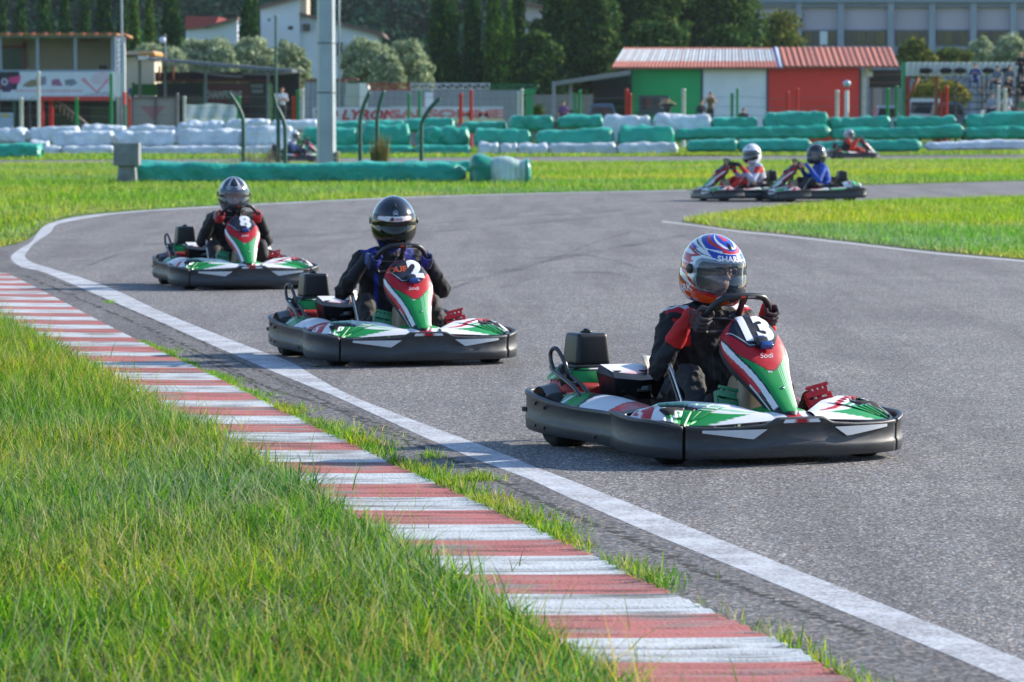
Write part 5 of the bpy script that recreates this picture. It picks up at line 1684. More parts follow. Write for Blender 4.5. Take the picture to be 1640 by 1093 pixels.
# ------------------------------------------------------------------ fence posts in three colours
PW, PG, PR = mat('white_post_paint', (.62, .64, .64), rough=.5, var=.1), mat('bright_green_post_paint', (.008, .26, .095), rough=.5, var=.1), mat('red_post_paint', (.55, .035, .03), rough=.5, var=.1)
PLG = mat('grey_post_paint', (.22, .23, .25), rough=.5, var=.1)
posts = [(35, 157, 6, 'W', 'in front of the booth, second from the left edge'), (63, 115, 5, 'W', 'tallest one, in front of the banner of the booth'), (123.5, 157, 5.5, 'G', 'in front of the stairs of the booth'), (179, 118, 5, 'G', 'at the right end of the booth banner'),
 (208, 157, 4, 'R', 'left of the wire gates'), (285, 150, 4, 'Y', 'right of the wire gates'), (296, 155, 5, 'W', 'left of the hanging white sheet'), (383, 155, 6, 'G', 'right of the hanging white sheet'), (471, 155, 6, 'R', 'right of the woman in a white shirt'),
 (477, 145, 5, 'G', 'close behind the red one by the woman in white'), (485, 143, 5, 'W', 'left of the grey container'), (655, 150, 4.5, 'G', 'between the two banners on the wall'), (672, 145, 4.5, 'G', 'over the middle of the long banner'), (738, 150, 5.5, 'R', 'in front of the end of the long banner'),
 (754.5, 145, 5, 'R', 'behind the banner end, under the white truss'), (830.5, 147, 4, 'W', 'left of the wide green post'), (836, 143, 4, 'W', 'right next to the wide green post'), (921, 150, 4, 'G', 'left one in front of the blue car'), (928.5, 145, 4.5, 'G', 'right one in front of the blue car'),
 (1003.5, 143, 5, 'R', 'left one at the corner of the green hut wall'), (1009, 150, 4.5, 'R', 'right one at the corner of the green hut wall'), (1094.5, 143, 6, 'W', 'in front of the green hut wall'), (1172, 150, 5, 'G', 'shorter one in front of the white hut wall'), (1180.5, 142, 4, 'G', 'taller one in front of the white hut wall'),
 (1260.5, 147, 5, 'R', 'left one in front of the red hut wall'), (1276.5, 142, 4, 'R', 'second one in front of the red hut wall'), (1340, 145, 6, 'W', 'left of the globe lamp'), (1421, 142, 5, 'G', 'in front of the parked car beside the hut'), (1435, 138, 5, 'G', 'right of the parked car beside the hut'),
 (1507, 147, 5, 'R', 'left one in front of the dark car'), (1515, 139, 5.5, 'R', 'right one in front of the dark car'), (1598, 137, 5, 'W', 'below the seated spectators, left'), (1608.5, 142, 5.5, 'W', 'below the seated spectators, right')]
cn = {'W': ('white', PW), 'G': ('green', PG), 'R': ('red', PR), 'Y': ('grey', PLG)}
for x, yt, wpx, c, where in posts:
    Y = 172
    X, z = wx(x, Y), wz(yt, Y)
    b = MB(); rr = wpx / 2 * Y / F_PX
    b.lathe([(rr, -.1), (rr, z - .05), (rr * 1.15, z - .04), (rr * 1.15, z), (0, z + .02)], Matrix.Translation((X, Y, 0)), 8)
    tag(b.build('fence_post', cn[c][1]), f'{cn[c][0]} fence post {where}', 'fence post', 'coloured fence posts behind the barriers')
b = MB()
for yy in (157, 172, 186):
    z = wz(yy, 172.3)
    b.tube([(wx(-20 + i * 42, 172.3), 172.3, z - .05 * math.sin(i * 1.7)) for i in range(41)], .008, 4)
tag(b.build('fence_wire', mat('fence_wire', (.12, .12, .13), rough=.6)), 'thin wires strung along the coloured fence posts', 'wire')
gl = empty('globe_lamp', (wx(1355.5, 171), 171, 0)); tag(gl, 'globe lamp on a white post in front of the red hut wall', 'lamp')
b = MB(); b.lathe([(.09, 0), (.09, wz(145, 171))], None, 10); b.build('pole', PW, gl)
b = MB(); zc = wz(134.5, 171); b.lathe([(.17 * math.sin(i * math.pi / 10), -.16 * math.cos(i * math.pi / 10)) for i in range(11)], Matrix.Translation((0, 0, zc)), 16); b.build('globe', mat('glazed_globe', (.32, .42, .50), rough=.15, coat=1), gl)

# ------------------------------------------------------------------ the hut in three colours
Yh = 205
hut = empty('hut', (0, 0, 0)); tag(hut, 'long low hut with walls painted green, white and red under a tiled roof', 'hut')
zg = -.1
def wall(x0, x1, m, nm='wall'):
    b = MB(); b.box(wx(x0, Yh), wx(x1, Yh), Yh, Yh + 4, zg, wz(108, Yh)); return b.build(nm, m, hut)
wg = wall(1012, 1122, mat('green_hut_paint', (.004, .40, .12), rough=.6, var=.07, vscale=1))
ww_ = wall(1125.5, 1227, mat('white_hut_paint', (.74, .78, .82), rough=.6, var=.07, vscale=1))
wr_ = wall(1229.5, 1376, mat('red_hut_paint', (.74, .035, .02), rough=.6, var=.07, vscale=1))
for x in (1010.5, 1123.7, 1228.2, 1377):
    b = MB(); b.box(wx(x - 1.4, Yh), wx(x + 1.4, Yh), Yh - .06, Yh + .2, zg, wz(110, Yh)); b.build('corner_post', mat('dark_blue_trim', (.03, .05, .085), rough=.5), hut)
b = MB(); b.box(wx(1379, Yh), wx(1387, Yh), Yh + .1, Yh + 3.9, zg, wz(112, Yh)); b.build('side_wall', mat('cream_side', (.60, .56, .46), rough=.6, var=.1), hut)
b = MB(); boxpx(b, 1386, 1397, 108, 123, Yh, .5); b.build('wall_box', mat('cream_side', (.6, .56, .46)), hut)
wd = MB(); boxpx(wd, 1023, 1070, 153, 180, Yh - .06, .1); wo = wd.build('window', mat('dark_frame', (.05, .08, .09), rough=.4), hut)
for x0, x1, c in ((1027, 1035, (.03, .03, .035)), (1036, 1043, (.16, .05, .03)), (1045, 1055, (.05, .055, .06)), (1057, 1067, (.22, .21, .18))):
    b = MB(); boxpx(b, x0, x1, 157, 175, Yh - .08, .03, 0, c); b.build('pane', M_PLAIN, wo)
b = MB(); boxpx(b, 1020, 1073, 179, 183, Yh - .25, .3); b.build('sill', mat('dark_frame', (.05, .08, .09)), hut)
def roof(x0, x1, sl, pitch_, cfn, y0, y1, nm):
    X0, X1 = wx(x0, Yh), wx(x1, Yh)
    z0, z1 = wz(y0, Yh), wz(y1, Yh)        # top and eaves
    n_ = int((X1 - X0) / pitch_ * 4)
    def f(u, v):
        X = X0 + (X1 - X0) * u
        rip = abs(math.sin((X - X0) * math.pi / pitch_)) ** .8 * .09 + (.035 * ((v * 14) % 1))
        return Vector((X + sl * (v - .5) * -1 * (1 - u), Yh + 3.4 - 4.1 * v, z0 + (z1 - z0) * v + rip))
    b = MB(); b.grid(f, n_, 42, 0, cfn, smooth=False)
    b.grid(lambda u, v: f(u, 1) + Vector((0, .02, -.10 * v)), n_, 1, 0, None, (.25, .10, .07))
    return b.build(nm, mat('roof_tile', rough=.8, attr=True, var=.12, vscale=2), hut)
TC, WL = (.50, .175, .125), (.56, .60, .62)
def c1(u, v):
    if v > .70 or v < .08: return TC
    return WL if (v * 14) % 1 < .72 and (u * 84 + .3) % 1 < .78 else (.40, .30, .27)
roof(989, 1243, .75, .176, c1, 77, 110, 'roof')
roof(1252, 1436, 0, .30, lambda u, v: TC if (u * 31) % 1 > .16 else (.22, .07, .06), 76, 108, 'roof')
roof(1243, 1252, 0, .30, lambda u, v: (.08, .16, .38) if u < .45 else (.62, .68, .74), 76, 110, 'roof_joint')
b = MB()
for i, z in enumerate((112, 118, 124, 131, 137)):
    boxpx(b, 1391, 1446 - i * 2, z, z + 3.0, Yh + .4 * i, .5, 0, (.085, .05, .04) if i % 2 else (.02, .018, .02))
boxpx(b, 1391, 1446, 112, 141, Yh + 2.5, .1, 0, (.015, .014, .016))
b.build('canopy', M_PLAIN, hut)
b = MB(); boxpx(b, 1392, 1440, 140, 215, Yh + 6, .3, 0, (.10, .16, .21)); boxpx(b, 1398, 1412, 141, 200, Yh + 5.9, .1, 0, (.18, .26, .32)); tag(b.build('shed_wall', M_PLAIN), 'blue grey wall panel seen under the dark canopy right of the hut', 'wall')
# lean-to on the hut's left
ln_ = empty('lean_to', (0, 0, 0)); tag(ln_, 'open lean-to with a sloping grey roof left of the green hut wall', 'shelter')
b = MB()
A = [(wx(888, 203), 201, wz(131, 203)), (wx(1008, 203), 201, wz(114, 203)), (wx(1008, 203), 209, wz(112, 203)), (wx(900, 203), 209, wz(129, 203))]
b.add(A + [(p[0], p[1], p[2] - .22) for p in A], [(0, 1, 2, 3), (7, 6, 5, 4), (0, 4, 5, 1), (1, 5, 6, 2), (2, 6, 7, 3), (3, 7, 4, 0)], 0, smooth=False)
b.build('roof', mat('grey_sheet', (.20, .21, .21), rough=.6, var=.15), ln_)
for x in (914, 887):
    b = MB(); boxpx(b, x - 3, x + 3, 128 + (914 - x) * .1, 227, 203, .2); b.build('post', mat('pale_grey_post', (.32, .34, .36), rough=.6), ln_)
b = MB(); boxpx(b, 950, 1008, 122, 227, 210, .2); boxpx(b, 952, 1009, 136, 160, 203.5, 3); b.build('back_wall', mat('dark_shed', (.018, .02, .024), rough=.8), ln_)
# low wall behind
simple('boundary_wall', 850, 1010, 152, 224, 214, .4, mat('old_wall', (.26, .25, .23), rough=.9, var=.2), None, 'grey rendered wall behind the parked blue car', 'wall')
# ------------------------------------------------------------------ two-storey booth on the left
Yb = 190
bo = empty('race_booth', (0, 0, 0)); tag(bo, 'two storey booth with glazed upper room, printed banner and open ground floor', 'booth')
M_FRAME = mat('blue_grey_frame', (.23, .31, .40), rough=.45, var=.06)
M_INT = mat('beige_room_wall', (.33, .32, .22), rough=.8, var=.1, vscale=.6)
b = MB(); boxpx(b, -120, 184, 62, 114, Yb + 3.2, .2); boxpx(b, -120, 184, 112, 118, Yb + .2, 3.0); b.build('room_wall', M_INT, bo)
b = MB(); boxpx(b, 183, 186, 60, 114, Yb, 3.4); b.build('end_frame', M_FRAME, bo)
b = MB(); boxpx(b, 6, 38, 78, 114, Yb + 3.1, .1); b.build('far_window', mat('dark_tree_glass', (.02, .07, .045), rough=.2), bo)
b = MB(); boxpx(b, 38, 43, 68, 113, Yb + 3.05, .1, 0, (.16, .04, .03)); boxpx(b, 4, 43, 73, 78, Yb + 3.05, .1, 0, (.16, .04, .03)); boxpx(b, 130, 160, 63, 66, Yb + 2.5, .2, 0, (.14, .06, .04)); b.build('door_frame', M_PLAIN, bo)
b = MB(); boxpx(b, 160, 172, 105, 113, Yb + 1.2, .4, 0, (.01, .01, .012)); b.build('desk_screen', M_PLAIN, bo)
for x in (-60, 1.5, 61.5, 122, 182):
    b = MB(); boxpx(b, x - 2.3, x + 2.3, 58, 115, Yb, .15); b.build('window_post', M_FRAME, bo)
b = MB(); boxpx(b, -120, 186, 112.5, 117, Yb - .05, .2); boxpx(b, -120, 186, 56.5, 60.5, Yb - .02, .2); b.build('sill', M_FRAME, bo)
b = MB(); bx0, bx1 = wx(-120, Yb), wx(190, Yb)
b.box(bx0, bx1, Yb - .5, Yb + 3.9, wz(56.5, Yb), wz(54, Yb)); rf = b.build('roof', mat('orange_board', (.40, .17, .07), rough=.7, var=.2), bo)
for i in range(12):
    x = 13.5 + 20.2 * (i - 3)
    if x > 182: break
    b = MB(); boxpx(b, x - 2.6, x + 2.6, 52.5, 57, Yb - .65, .2); b.build('rafter_end', mat('rafter_end', (.62, .20, .12), rough=.6), rf)
b = MB(); p, q = (wx(197, Yb), Yb, wz(55, Yb)), (wx(213, Yb), Yb, wz(62, Yb)); b.tube([p, q], .09, 4); b.build('rafter', mat('orange_rafter', (.55, .24, .10), rough=.6), rf)
# banner on the parapet, painted surface
def ban(u, v):    # u across 0..1 (picture 0..185), v down
    x, y = u * 185, 115 + v * 45
    bg_ = (.56, .62, .72)
    c = bg_
    if x < 33 and y < 144 - .0 * x and x < 30 + (136 - y) * .3: c = (.012, .018, .028)
    if inpoly(x, y, [(16, 124), (36, 121), (33, 134), (17, 133)]): c = (.62, .05, .20)
    if inpoly(x, y, [(10, 134), (24, 133), (18, 148), (4, 148)]): c = (.06, .035, .11)
    if math.hypot((x - 9), (y - 131)) < 6: c = (.42, .40, .52) if math.hypot((x - 9), (y - 131)) > 3 else (.12, .05, .16)
    if inpoly(x, y, [(0, 136), (5, 138), (0, 144)]): c = (.6, .06, .2)
    if inpoly(x, y, [(37, 138), (44, 132), (52, 127), (60, 128), (62, 138), (48, 140)]): c = (.30, .24, .10) if (x + y) % 7 > 3 else (.12, .10, .14)
    if inpoly(x, y, [(58, 124), (76, 122), (76, 135), (64, 138)]): c = (.14, .12, .20) if (x * 2 - y) % 8 > 3 else (.40, .40, .52)
    if inpoly(x, y, [(84, 128), (96, 126), (102, 138), (84, 137)]): c = (.36, .06, .14) if (x + y * 2) % 6 > 2.5 else (.25, .20, .38)
    if inpoly(x, y, [(105, 128), (120, 126), (126, 134), (116, 138), (106, 136)]): c = (.10, .12, .18) if (x * 2 + y) % 7 > 3 else (.30, .34, .45)
    if 144 < y < 147 and 27 < x < 134 and (x * 1.3) % 3 < 2.2: c = (.58, .25, .30)
    hx, hy = x - 154, y - 117
    tri = [(131, 128), (136, 124), (156, 146), (178, 122), (174, 118), (181, 124), (157, 150)]
    if inpoly(x, y, tri): c = (.60, .24, .32)
    for k in range(4):
        r_ = math.hypot((x - 164) * 1.0, (y - 127) * 1.5)
        if abs(r_ - 3.5 - k * 4) < .8 and y < 138 - k and x > 138: c = (.58, .28, .36)
    if 147 < y < 153 and 132 < x < 184 and inpoly(x, y, [(132, 153), (150, 149), (176, 146), (184, 151), (184, 153)]) and (x + y * 3) % 9 < 4: c = (.16, .20, .26)
    if y > 154 and (x + y) % 11 < 2: c = (.42, .47, .58)
    return c
b = MB(); b.grid(lambda u, v: Vector((wx(u * 185, Yb), Yb - .12 + .02 * math.sin(u * 50 + v * 4), wz(115.5 + v * 44.5 - (u * 185 > 64) * 0, Yb))), 260, 64, 0, ban)
b.build('banner', mat('banner_cloth', rough=.6, attr=True), bo)
b = MB(); boxpx(b, -120, 185, 116, 162, Yb - .04, .1, 0, (.20, .25, .32)); boxpx(b, -120, 0, 116, 160, Yb - .16, .05, 0, (.012, .018, .028)); b.build('parapet', M_PLAIN, bo)
# ground floor
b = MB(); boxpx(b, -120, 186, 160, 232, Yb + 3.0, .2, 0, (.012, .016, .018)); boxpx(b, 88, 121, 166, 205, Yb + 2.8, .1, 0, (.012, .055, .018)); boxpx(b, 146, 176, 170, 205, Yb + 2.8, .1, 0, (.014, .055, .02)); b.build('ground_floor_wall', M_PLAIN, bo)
b = MB(); boxpx(b, 64, 178, 154.5, 161.5, Yb - .18, .3); b.build('red_lintel', mat('red_beam', (.55, .02, .015), rough=.5), bo)
for x0, x1 in ((64, 70.5), (79, 85.5)):
    b = MB(); boxpx(b, x0, x1, 160, 232, Yb - .1 + (x0 > 70) * .7, .2); b.build('red_post', mat('red_beam', (.55, .02, .015)), bo)
for x0, x1 in ((-3, 1), (21, 26), (46, 50)):
    b = MB(); boxpx(b, x0, x1, 161, 232, Yb + .3, .2, 0, (.01, .09, .05) if x0 == 21 else (.05, .05, .055)); b.build('pillar', M_PLAIN, bo)
b = MB()
for o_ in (0, 3.5):
    b.tube([(wx(88 + o_, Yb), Yb + .6, wz(161, Yb)), (wx(140 + o_, Yb), Yb + .6, wz(203, Yb))], .035, 5)
for i in range(9):
    t = i / 8; b.tube([(wx(88 + 52 * t, Yb), Yb + .6, wz(161 + 42 * t, Yb)), (wx(88 + 52 * t, Yb), Yb + .6, wz(175 + 42 * t, Yb))], .02, 4)
b.build('stair_rail', mat('stair_rail', (.20, .17, .14), rough=.5), bo)
cab = MB(); boxpx(cab, -2, 20.5, 181, 232, Yb - 1.2, .6, 0, (.34, .42, .55)); boxpx(cab, 3, 15, 183, 187, Yb - 1.22, .03, 0, (.42, .38, .04))
tag(cab.build('white_cabinet', M_PLAIN), 'pale cabinet with a yellow sticker under the booth at the left edge', 'cabinet')
# lattice stair tower and flag
b = MB()
for x in (187, 193.5, 199):
    b.tube([(wx(x, Yb), Yb + .5, 0), (wx(x, Yb), Yb + .5, wz(58, Yb))], .045, 5)
for i in range(9):
    y = 60 + i * 8
    b.tube([(wx(187, Yb), Yb + .5, wz(y, Yb)), (wx(199, Yb), Yb + .5, wz(y, Yb))], .03, 4)
    b.tube([(wx(187, Yb), Yb + .5, wz(y, Yb)), (wx(193.5, Yb), Yb + .5, wz(y + 8, Yb))], .022, 4)
tag(b.build('lattice_tower', M_FRAME), 'narrow steel lattice at the right end of the booth', 'tower')
simple('white_flag_banner', 185.5, 195.5, 115, 155, Yb - .3, .05, mat('white_cloth', (.72, .72, .70), rough=.8), None, 'narrow white banner hanging at the right end of the booth', 'banner')
tp = empty('flag_pole', (wx(196.5, 186), 186, 0)); tag(tp, 'tall pale pole with a red and white foot beside the booth', 'pole')
b = MB(); b.lathe([(.055, wz(170, 186)), (.05, 8)], None, 8); b.build('upper_pole', M_GALV, tp)
b = MB(); b.lathe([(.075, wz(167, 186)), (.075, wz(78, 186)), (.05, wz(70, 186))], Matrix.Translation((.10, 0, 0)), 8); b.build('sleeve', PW, tp)
b = MB(); b.lathe([(.08, wz(168, 186)), (.08, wz(148, 186))], Matrix.Translation((.10, -.02, 0)), 8, 0, (.65, .05, .05)); b.lathe([(.06, 0), (.06, wz(168, 186))], Matrix.Translation((.10, 0, 0)), 8, 0, (.01, .12, .06)); b.build('striped_foot', M_PLAIN, tp)
# ------------------------------------------------------------------ yard between booth and mast
sh = empty('cream_shed', (0, 0, 0)); tag(sh, 'cream walled shed with an orange edged roof right behind the booth', 'shed')
b = MB(); boxpx(b, 150, 248.5, 92, 225, 203, 4); b.build('wall', mat('cream_wall', (.62, .54, .38), rough=.7, var=.1, vscale=.7), sh)
b = MB(); boxpx(b, 150, 247, 82, 88, 202.4, 5, 0, (.55, .40, .28)); boxpx(b, 225, 249, 84.5, 88.5, 202.3, 5, 0, (.62, .27, .06)); b.build('roof', M_PLAIN, sh)
simple('green_board', 213, 251.5, 135, 153, 197, .3, mat('green_board', (.012, .155, .02), rough=.6), None, 'bright green board below the cream shed', 'board')
simple('brown_roof_fascia', 249, 470, 116, 131.5, 200.5, 1.0, mat('dark_brown_fascia', (.022, .014, .016), rough=.8, var=.3), None, 'dark brown roof edge of the yard building behind the banners', 'roof')
dc = empty('yard_building', (0, 0, 0)); tag(dc, 'low dark building behind the gates with a rusty gutter line', 'building')
b = MB(); boxpx(b, 251.5, 326, 133, 226, 200, 4, 0, (.010, .016, .024)); boxpx(b, 251, 470, 127.5, 131, 199.9, .5, 0, (.14, .035, .025)); boxpx(b, 255, 320, 152, 160, 199.8, .2, 0, (.05, .055, .05)); boxpx(b, 300, 325, 155, 170, 199.7, .2, 0, (.09, .10, .085)); b.build('wall', M_PLAIN, dc)
for x in (256, 278):
    b = MB(); boxpx(b, x - 1.5, x + 1.5, 106, 131, 200.2, .15); b.build('rust_post', mat('rust_post', (.30, .09, .03), rough=.8), dc)
# pergola with a long sloping roof
pg = empty('long_canopy', (0, 0, 0)); tag(pg, 'long thin canopy roof sloping down to the right over the yard', 'canopy')
b = MB()
P0, P1 = (wx(222, 195), wz(91, 195)), (wx(470, 195), wz(112, 195))
V = [(P0[0], 194, P0[1]), (P1[0], 194, P1[1]), (P1[0], 199, P1[1] + .05), (P0[0], 199, P0[1] + .05)]
b.add(V + [(p[0], p[1], p[2] - .16) for p in V], [(0, 1, 2, 3), (7, 6, 5, 4), (0, 4, 5, 1), (1, 5, 6, 2), (2, 6, 7, 3), (3, 7, 4, 0)], 0, smooth=False)
b.build('roof', mat('grey_canopy', (.11, .13, .16), rough=.5, var=.15), pg)
b = MB(); boxpx(b, 222, 237, 90, 96, 193.9, .3); b.build('end_cap', PW, pg)
for x, t in ((224.5, 93), (330, 100), (430, 109)):
    b = MB(); boxpx(b, x - 2.2, x + 2.2, t, 230, 195, .15); b.build('post', mat('grey_steel_post', (.16, .19, .21), rough=.5), pg)
b = MB()
for k in range(2):
    b.tube([(wx(235 + 155 * t / 20, 194), 193.8, wz(92 + k * 5 + 30 * math.sin(t / 20 * math.pi / 2) ** 1.3 * (1 - .1 * k), 194)) for t in range(21)], .018, 4)
for k in range(2):
    b.tube([(wx(390 + 100 * t / 20, 194), 193.8, wz(119 - k * 2 - 4 * t / 20 + 3 * math.sin(t / 20 * math.pi), 194)) for t in range(21)], .016, 4)
tag(b.build('overhead_cable', mat('pale_cable', (.26, .25, .22), rough=.6)), 'sagging pale cables under the long canopy', 'cable')
lp = empty('street_lamp', (wx(265.5, 196), 196, 0)); tag(lp, 'thin lamp post with a milky globe behind the wire gates', 'lamp')
b = MB(); b.lathe([(.09, 0), (.05, wz(55, 196))], None, 8); b.build('pole', mat('grey_steel_post', (.16, .19, .21)), lp)
b = MB(); b.lathe([(.17 * math.sin(i * math.pi / 10), -.17 * math.cos(i * math.pi / 10)) for i in range(11)], Matrix.Translation((-.12, 0, wz(64.5, 196))), 14); b.build('globe', mat('milky_globe', (.50, .56, .66), rough=.3), lp)
lp = empty('street_lamp', (wx(442.5, 192), 192, 0)); tag(lp, 'slim dark green lamp post in front of the white house', 'lamp')
b = MB(); b.lathe([(.085, 0), (.055, wz(28, 192))], None, 8); b.build('pole', M_GPOST, lp)
b = MB(); b.rbox((.0, 0, wz(26, 192)), (.24, .2, .12), .03); b.build('lamp_head', M_GALV, lp)
# maroon banner with white lettering, and the dark one beside it
bn = empty('maroon_banner', (0, 0, 0)); tag(bn, 'maroon banner with slanted white lettering left of the woman in white', 'banner')
b = MB(); boxpx(b, 326, 401, 133, 168, 196.5, .06, 0, (.085, .014, .020)); boxpx(b, 325, 327, 133, 168, 196.45, .1, 0, (.02, .15, .03)); b.build('cloth', M_PLAIN, bn)
b = MB(); X, Z, hh = wx(358, 196.4), wz(152, 196.4), 12 * 196.4 / F_PX
put_text(b, 'CHAMPIONS', lambda x, y: Vector((X + x, 196.40, Z + y)), hh, 0, (.40, .41, .46), .03, .25, .62); b.build('banner_lettering', M_PLAIN, bn)
bn = empty('black_banner', (0, 0, 0)); tag(bn, 'black banner wall with two pale text bars beside the maroon banner', 'banner')
b = MB(); boxpx(b, 401, 428, 131, 226, 196.5, .3, 0, (.010, .012, .017)); b.build('cloth', M_PLAIN, bn)
b = MB()
for y in (135, 143.5):
    boxpx(b, 402 + (y > 140) * 1.5, 422, y, y + 6, 196.45, .03, 0, (.17, .19, .24))
b.build('text_bar', M_PLAIN, bn)
simple('black_fence_panel', 384, 402, 166, 226, 196, .1, mat('black_mesh', (.022, .016, .018), rough=.9), None, 'dark mesh panel under the maroon banner', 'panel')
simple('green_pillar', 427, 435.5, 131, 226, 195.5, .3, mat('green_board', (.012, .155, .02)), None, 'bright green pillar left of the woman in white', 'pillar')
simple('dark_doorway', 436, 480, 112, 226, 199, .3, mat('dark_shed', (.018, .02, .024)), None, 'dark opening behind the woman in the white shirt', 'doorway')
# gates and hanging sheet
gt = empty('wire_gate', (0, 0, 0)); tag(gt, 'double grey wire gate with a faded pink triangle sign', 'gate')
def gcol(u, v):
    x, y = 210 + 72 * u, 157 + 50 * v
    c = (.33, .30, .28)
    if inpoly(x, y, [(224, 168), (266, 168), (246, 187)]): c = (.36, .17, .19)
    if (x * 1.0) % 5 < .6 or (y * 1.0) % 5 < .5: c = tuple(q * .8 for q in c)
    return c
b = MB(); b.grid(lambda u, v: Vector((wx(210 + 72 * u, 174), 174, wz(157 + 60 * v, 174))), 144, 100, 0, gcol); b.build('mesh_panel', mat('mesh_panel', rough=.8, attr=True), gt)
b = MB()
for x in (210.5, 249.5, 281.5): boxpx(b, x - .9, x + .9, 156, 232, 173.9, .08)
boxpx(b, 210, 282, 155.5, 158, 173.9, .08); b.build('gate_frame', mat('gate_frame', (.07, .075, .08), rough=.5), gt)
def shc(u, v):
    return (.40, .50, .53) if not (inpoly(u, v, [(.10, .45), (.16, .40), (.19, .9), (.12, .95)]) or inpoly(u, v, [(.55, .4), (.6, .4), (.6, .7), (.56, .8)])) else (.46, .52, .36)
b = MB(); b.grid(lambda u, v: Vector((wx(299 + 82 * u, 174), 174 + .06 * math.sin(u * 22 + v * 3) + .04 * math.sin(v * 9), wz(167 + 40 * v + 1.2 * math.sin(u * 9), 174))), 80, 40, 0, shc)
tag(b.build('hanging_sheet', mat('translucent_sheet', rough=.5, attr=True, var=.08, trans=.2)), 'pale translucent sheet hanging between a white and a green post', 'sheet')
# ------------------------------------------------------------------ centre yard: containers, wall, truss, banners
M_CORR = mat('grey_corrugated_sheet', (.30, .34, .37), rough=.55, var=.08, vscale=1)
def corr(name, x0, x1, y0, y1, Y, m, pitch_=.22, amp=.05, parent=None):
    X0, X1 = wx(x0, Y), wx(x1, Y)
    n_ = int((X1 - X0) / pitch_ * 6)
    b = MB(); b.grid(lambda u, v: Vector((X0 + (X1 - X0) * u, Y + amp * math.sin((X1 - X0) * u / pitch_ * 2 * math.pi), wz(y0, Y) * v + (-.1 if y1 > gy(Y) - 4 else wz(y1, Y)) * (1 - v))), n_, 2, 0, smooth=True)
    b.box(X0, X1, Y + amp + .02, Y + amp + .08, (-.1 if y1 > gy(Y) - 4 else wz(y1, Y)), wz(y0, Y))
    return b.build(name, m, parent)
ct = empty('storage_container', (0, 0, 0)); tag(ct, 'grey ribbed container half hidden by the steel mast', 'container')
corr('ribbed_wall', 488, 553, 130, 230, 186, M_CORR, .25, .05, ct)
b = MB(); boxpx(b, 487, 554, 128.5, 131, 185.9, 3, 0, (.16, .07, .07)); boxpx(b, 497, 573, 126, 128.2, 187, 2, 0, (.20, .06, .07)); b.build('roof_edge', M_PLAIN, ct)
sc_ = empty('site_cabin', (0, 0, 0)); tag(sc_, 'small pale cabin with a white corner right of the steel mast', 'cabin')
b = MB(); boxpx(b, 554, 576, 134, 230, 185, 3, 0, (.36, .42, .36)); boxpx(b, 576, 589, 133.5, 230, 184.9, 3, 0, (.66, .70, .64)); b.build('wall', M_PLAIN, sc_)
cw = corr('sheet_metal_wall', 589, 836, 145, 230, 184, mat('grey_wall_sheet', (.25, .28, .31), rough=.6, var=.1, vscale=.8), .30, .03); tag(cw, 'long grey sheet metal wall behind the two banners', 'wall')
def truss(name, x0, x1, y0, y1, Y, m, label, nb):
    b = MB()
    for y in (y0, y1): boxpx(b, x0, x1, y - .9, y + .9, Y, .12)
    for k in range(nb + 1):
        xa = x0 + (x1 - x0) * k / nb
        b.tube([(wx(xa, Y), Y, wz(y0, Y)), (wx(xa, Y), Y, wz(y1, Y))], .028, 5)
        if k < nb:
            xb = x0 + (x1 - x0) * (k + 1) / nb
            b.tube([(wx(xa, Y), Y, wz(y0, Y)), (wx(xb, Y), Y, wz(y1, Y))], .022, 5)
    tag(b.build(name, m), label, 'truss', 'coloured trusses along the top of the metal wall')
truss('lattice_truss', 589, 657, 134.5, 144, 182, mat('red_truss', (.36, .05, .03), rough=.5), 'red lattice truss on top of the metal wall', 6)
truss('lattice_truss', 658, 784, 134.5, 143, 182, mat('white_truss', (.50, .52, .58), rough=.5), 'white lattice truss on top of the metal wall', 9)
truss('lattice_truss', 785, 862, 136, 143, 182, mat('green_truss', (.01, .14, .06), rough=.5), 'green lattice truss right of the white one', 6)
simple('green_gate_post', 841, 854, 143, 232, 181, .3, PG, None, 'wide green gate post at the right end of the metal wall', 'post')
b = MB(); boxpx(b, 838, 858, 143, 150, 180.9, .3); tag(b.build('green_gate_bracket', PG), 'green bracket on the wide green gate post', 'bracket')
def lettered(name, x0, x1, y0, y1, Y, txt, cx, cy, hpx, sq, col, label, outline=False, shear=0.):
    r = empty(name, (0, 0, 0)); tag(r, label, 'banner')
    b = MB(); n_ = 60
    b.grid(lambda u, v: Vector((wx(x0 + (x1 - x0) * u + (1 - v) * 0, Y), Y + .015 * math.sin(u * 30), wz(y1 + (y0 - y1) * v, Y))), n_, 6, 0, lambda u, v: (.66, .54, .28) if (outline and v < .22 and u > .55) else (.62, .63, .67))
    b.build('cloth', mat('banner_cloth', rough=.6, attr=True), r)
    b = MB(); X, Z, hh = wx(cx, Y), wz(cy, Y), hpx * Y / F_PX
    put_text(b, txt, lambda x, y: Vector((X + x, Y - .04, Z + y)), hh, 0, col, .035, shear, sq)
    if outline: put_text(b, txt, lambda x, y: Vector((X + x, Y - .05, Z + y)), hh, 0, (.72, .58, .58), -.03, shear, sq)
    b.build('banner_lettering', M_PLAIN, r)
lettered('lyron_banner', 501, 626, 172, 198, 180, 'VO LYRON', 571, 184, 15, 1.22, (.48, .03, .05), 'white banner with bold slanted dark red letters behind the bent posts', shear=.25)
lettered('salsomme_banner', 627, 806, 171, 197, 179.8, 'SALSOMME', 716, 182.5, 12.5, 2.05, (.60, .06, .06), 'long white banner with wide red capital letters and a yellowish foot', True)
# ladder-like signal frame on the wall
simple('white_wall_sign', 681, 694, 148, 172, 181, .05, mat('white_sign', (.55, .62, .68), rough=.5), None, 'small white sign on the metal wall under the white truss', 'sign')
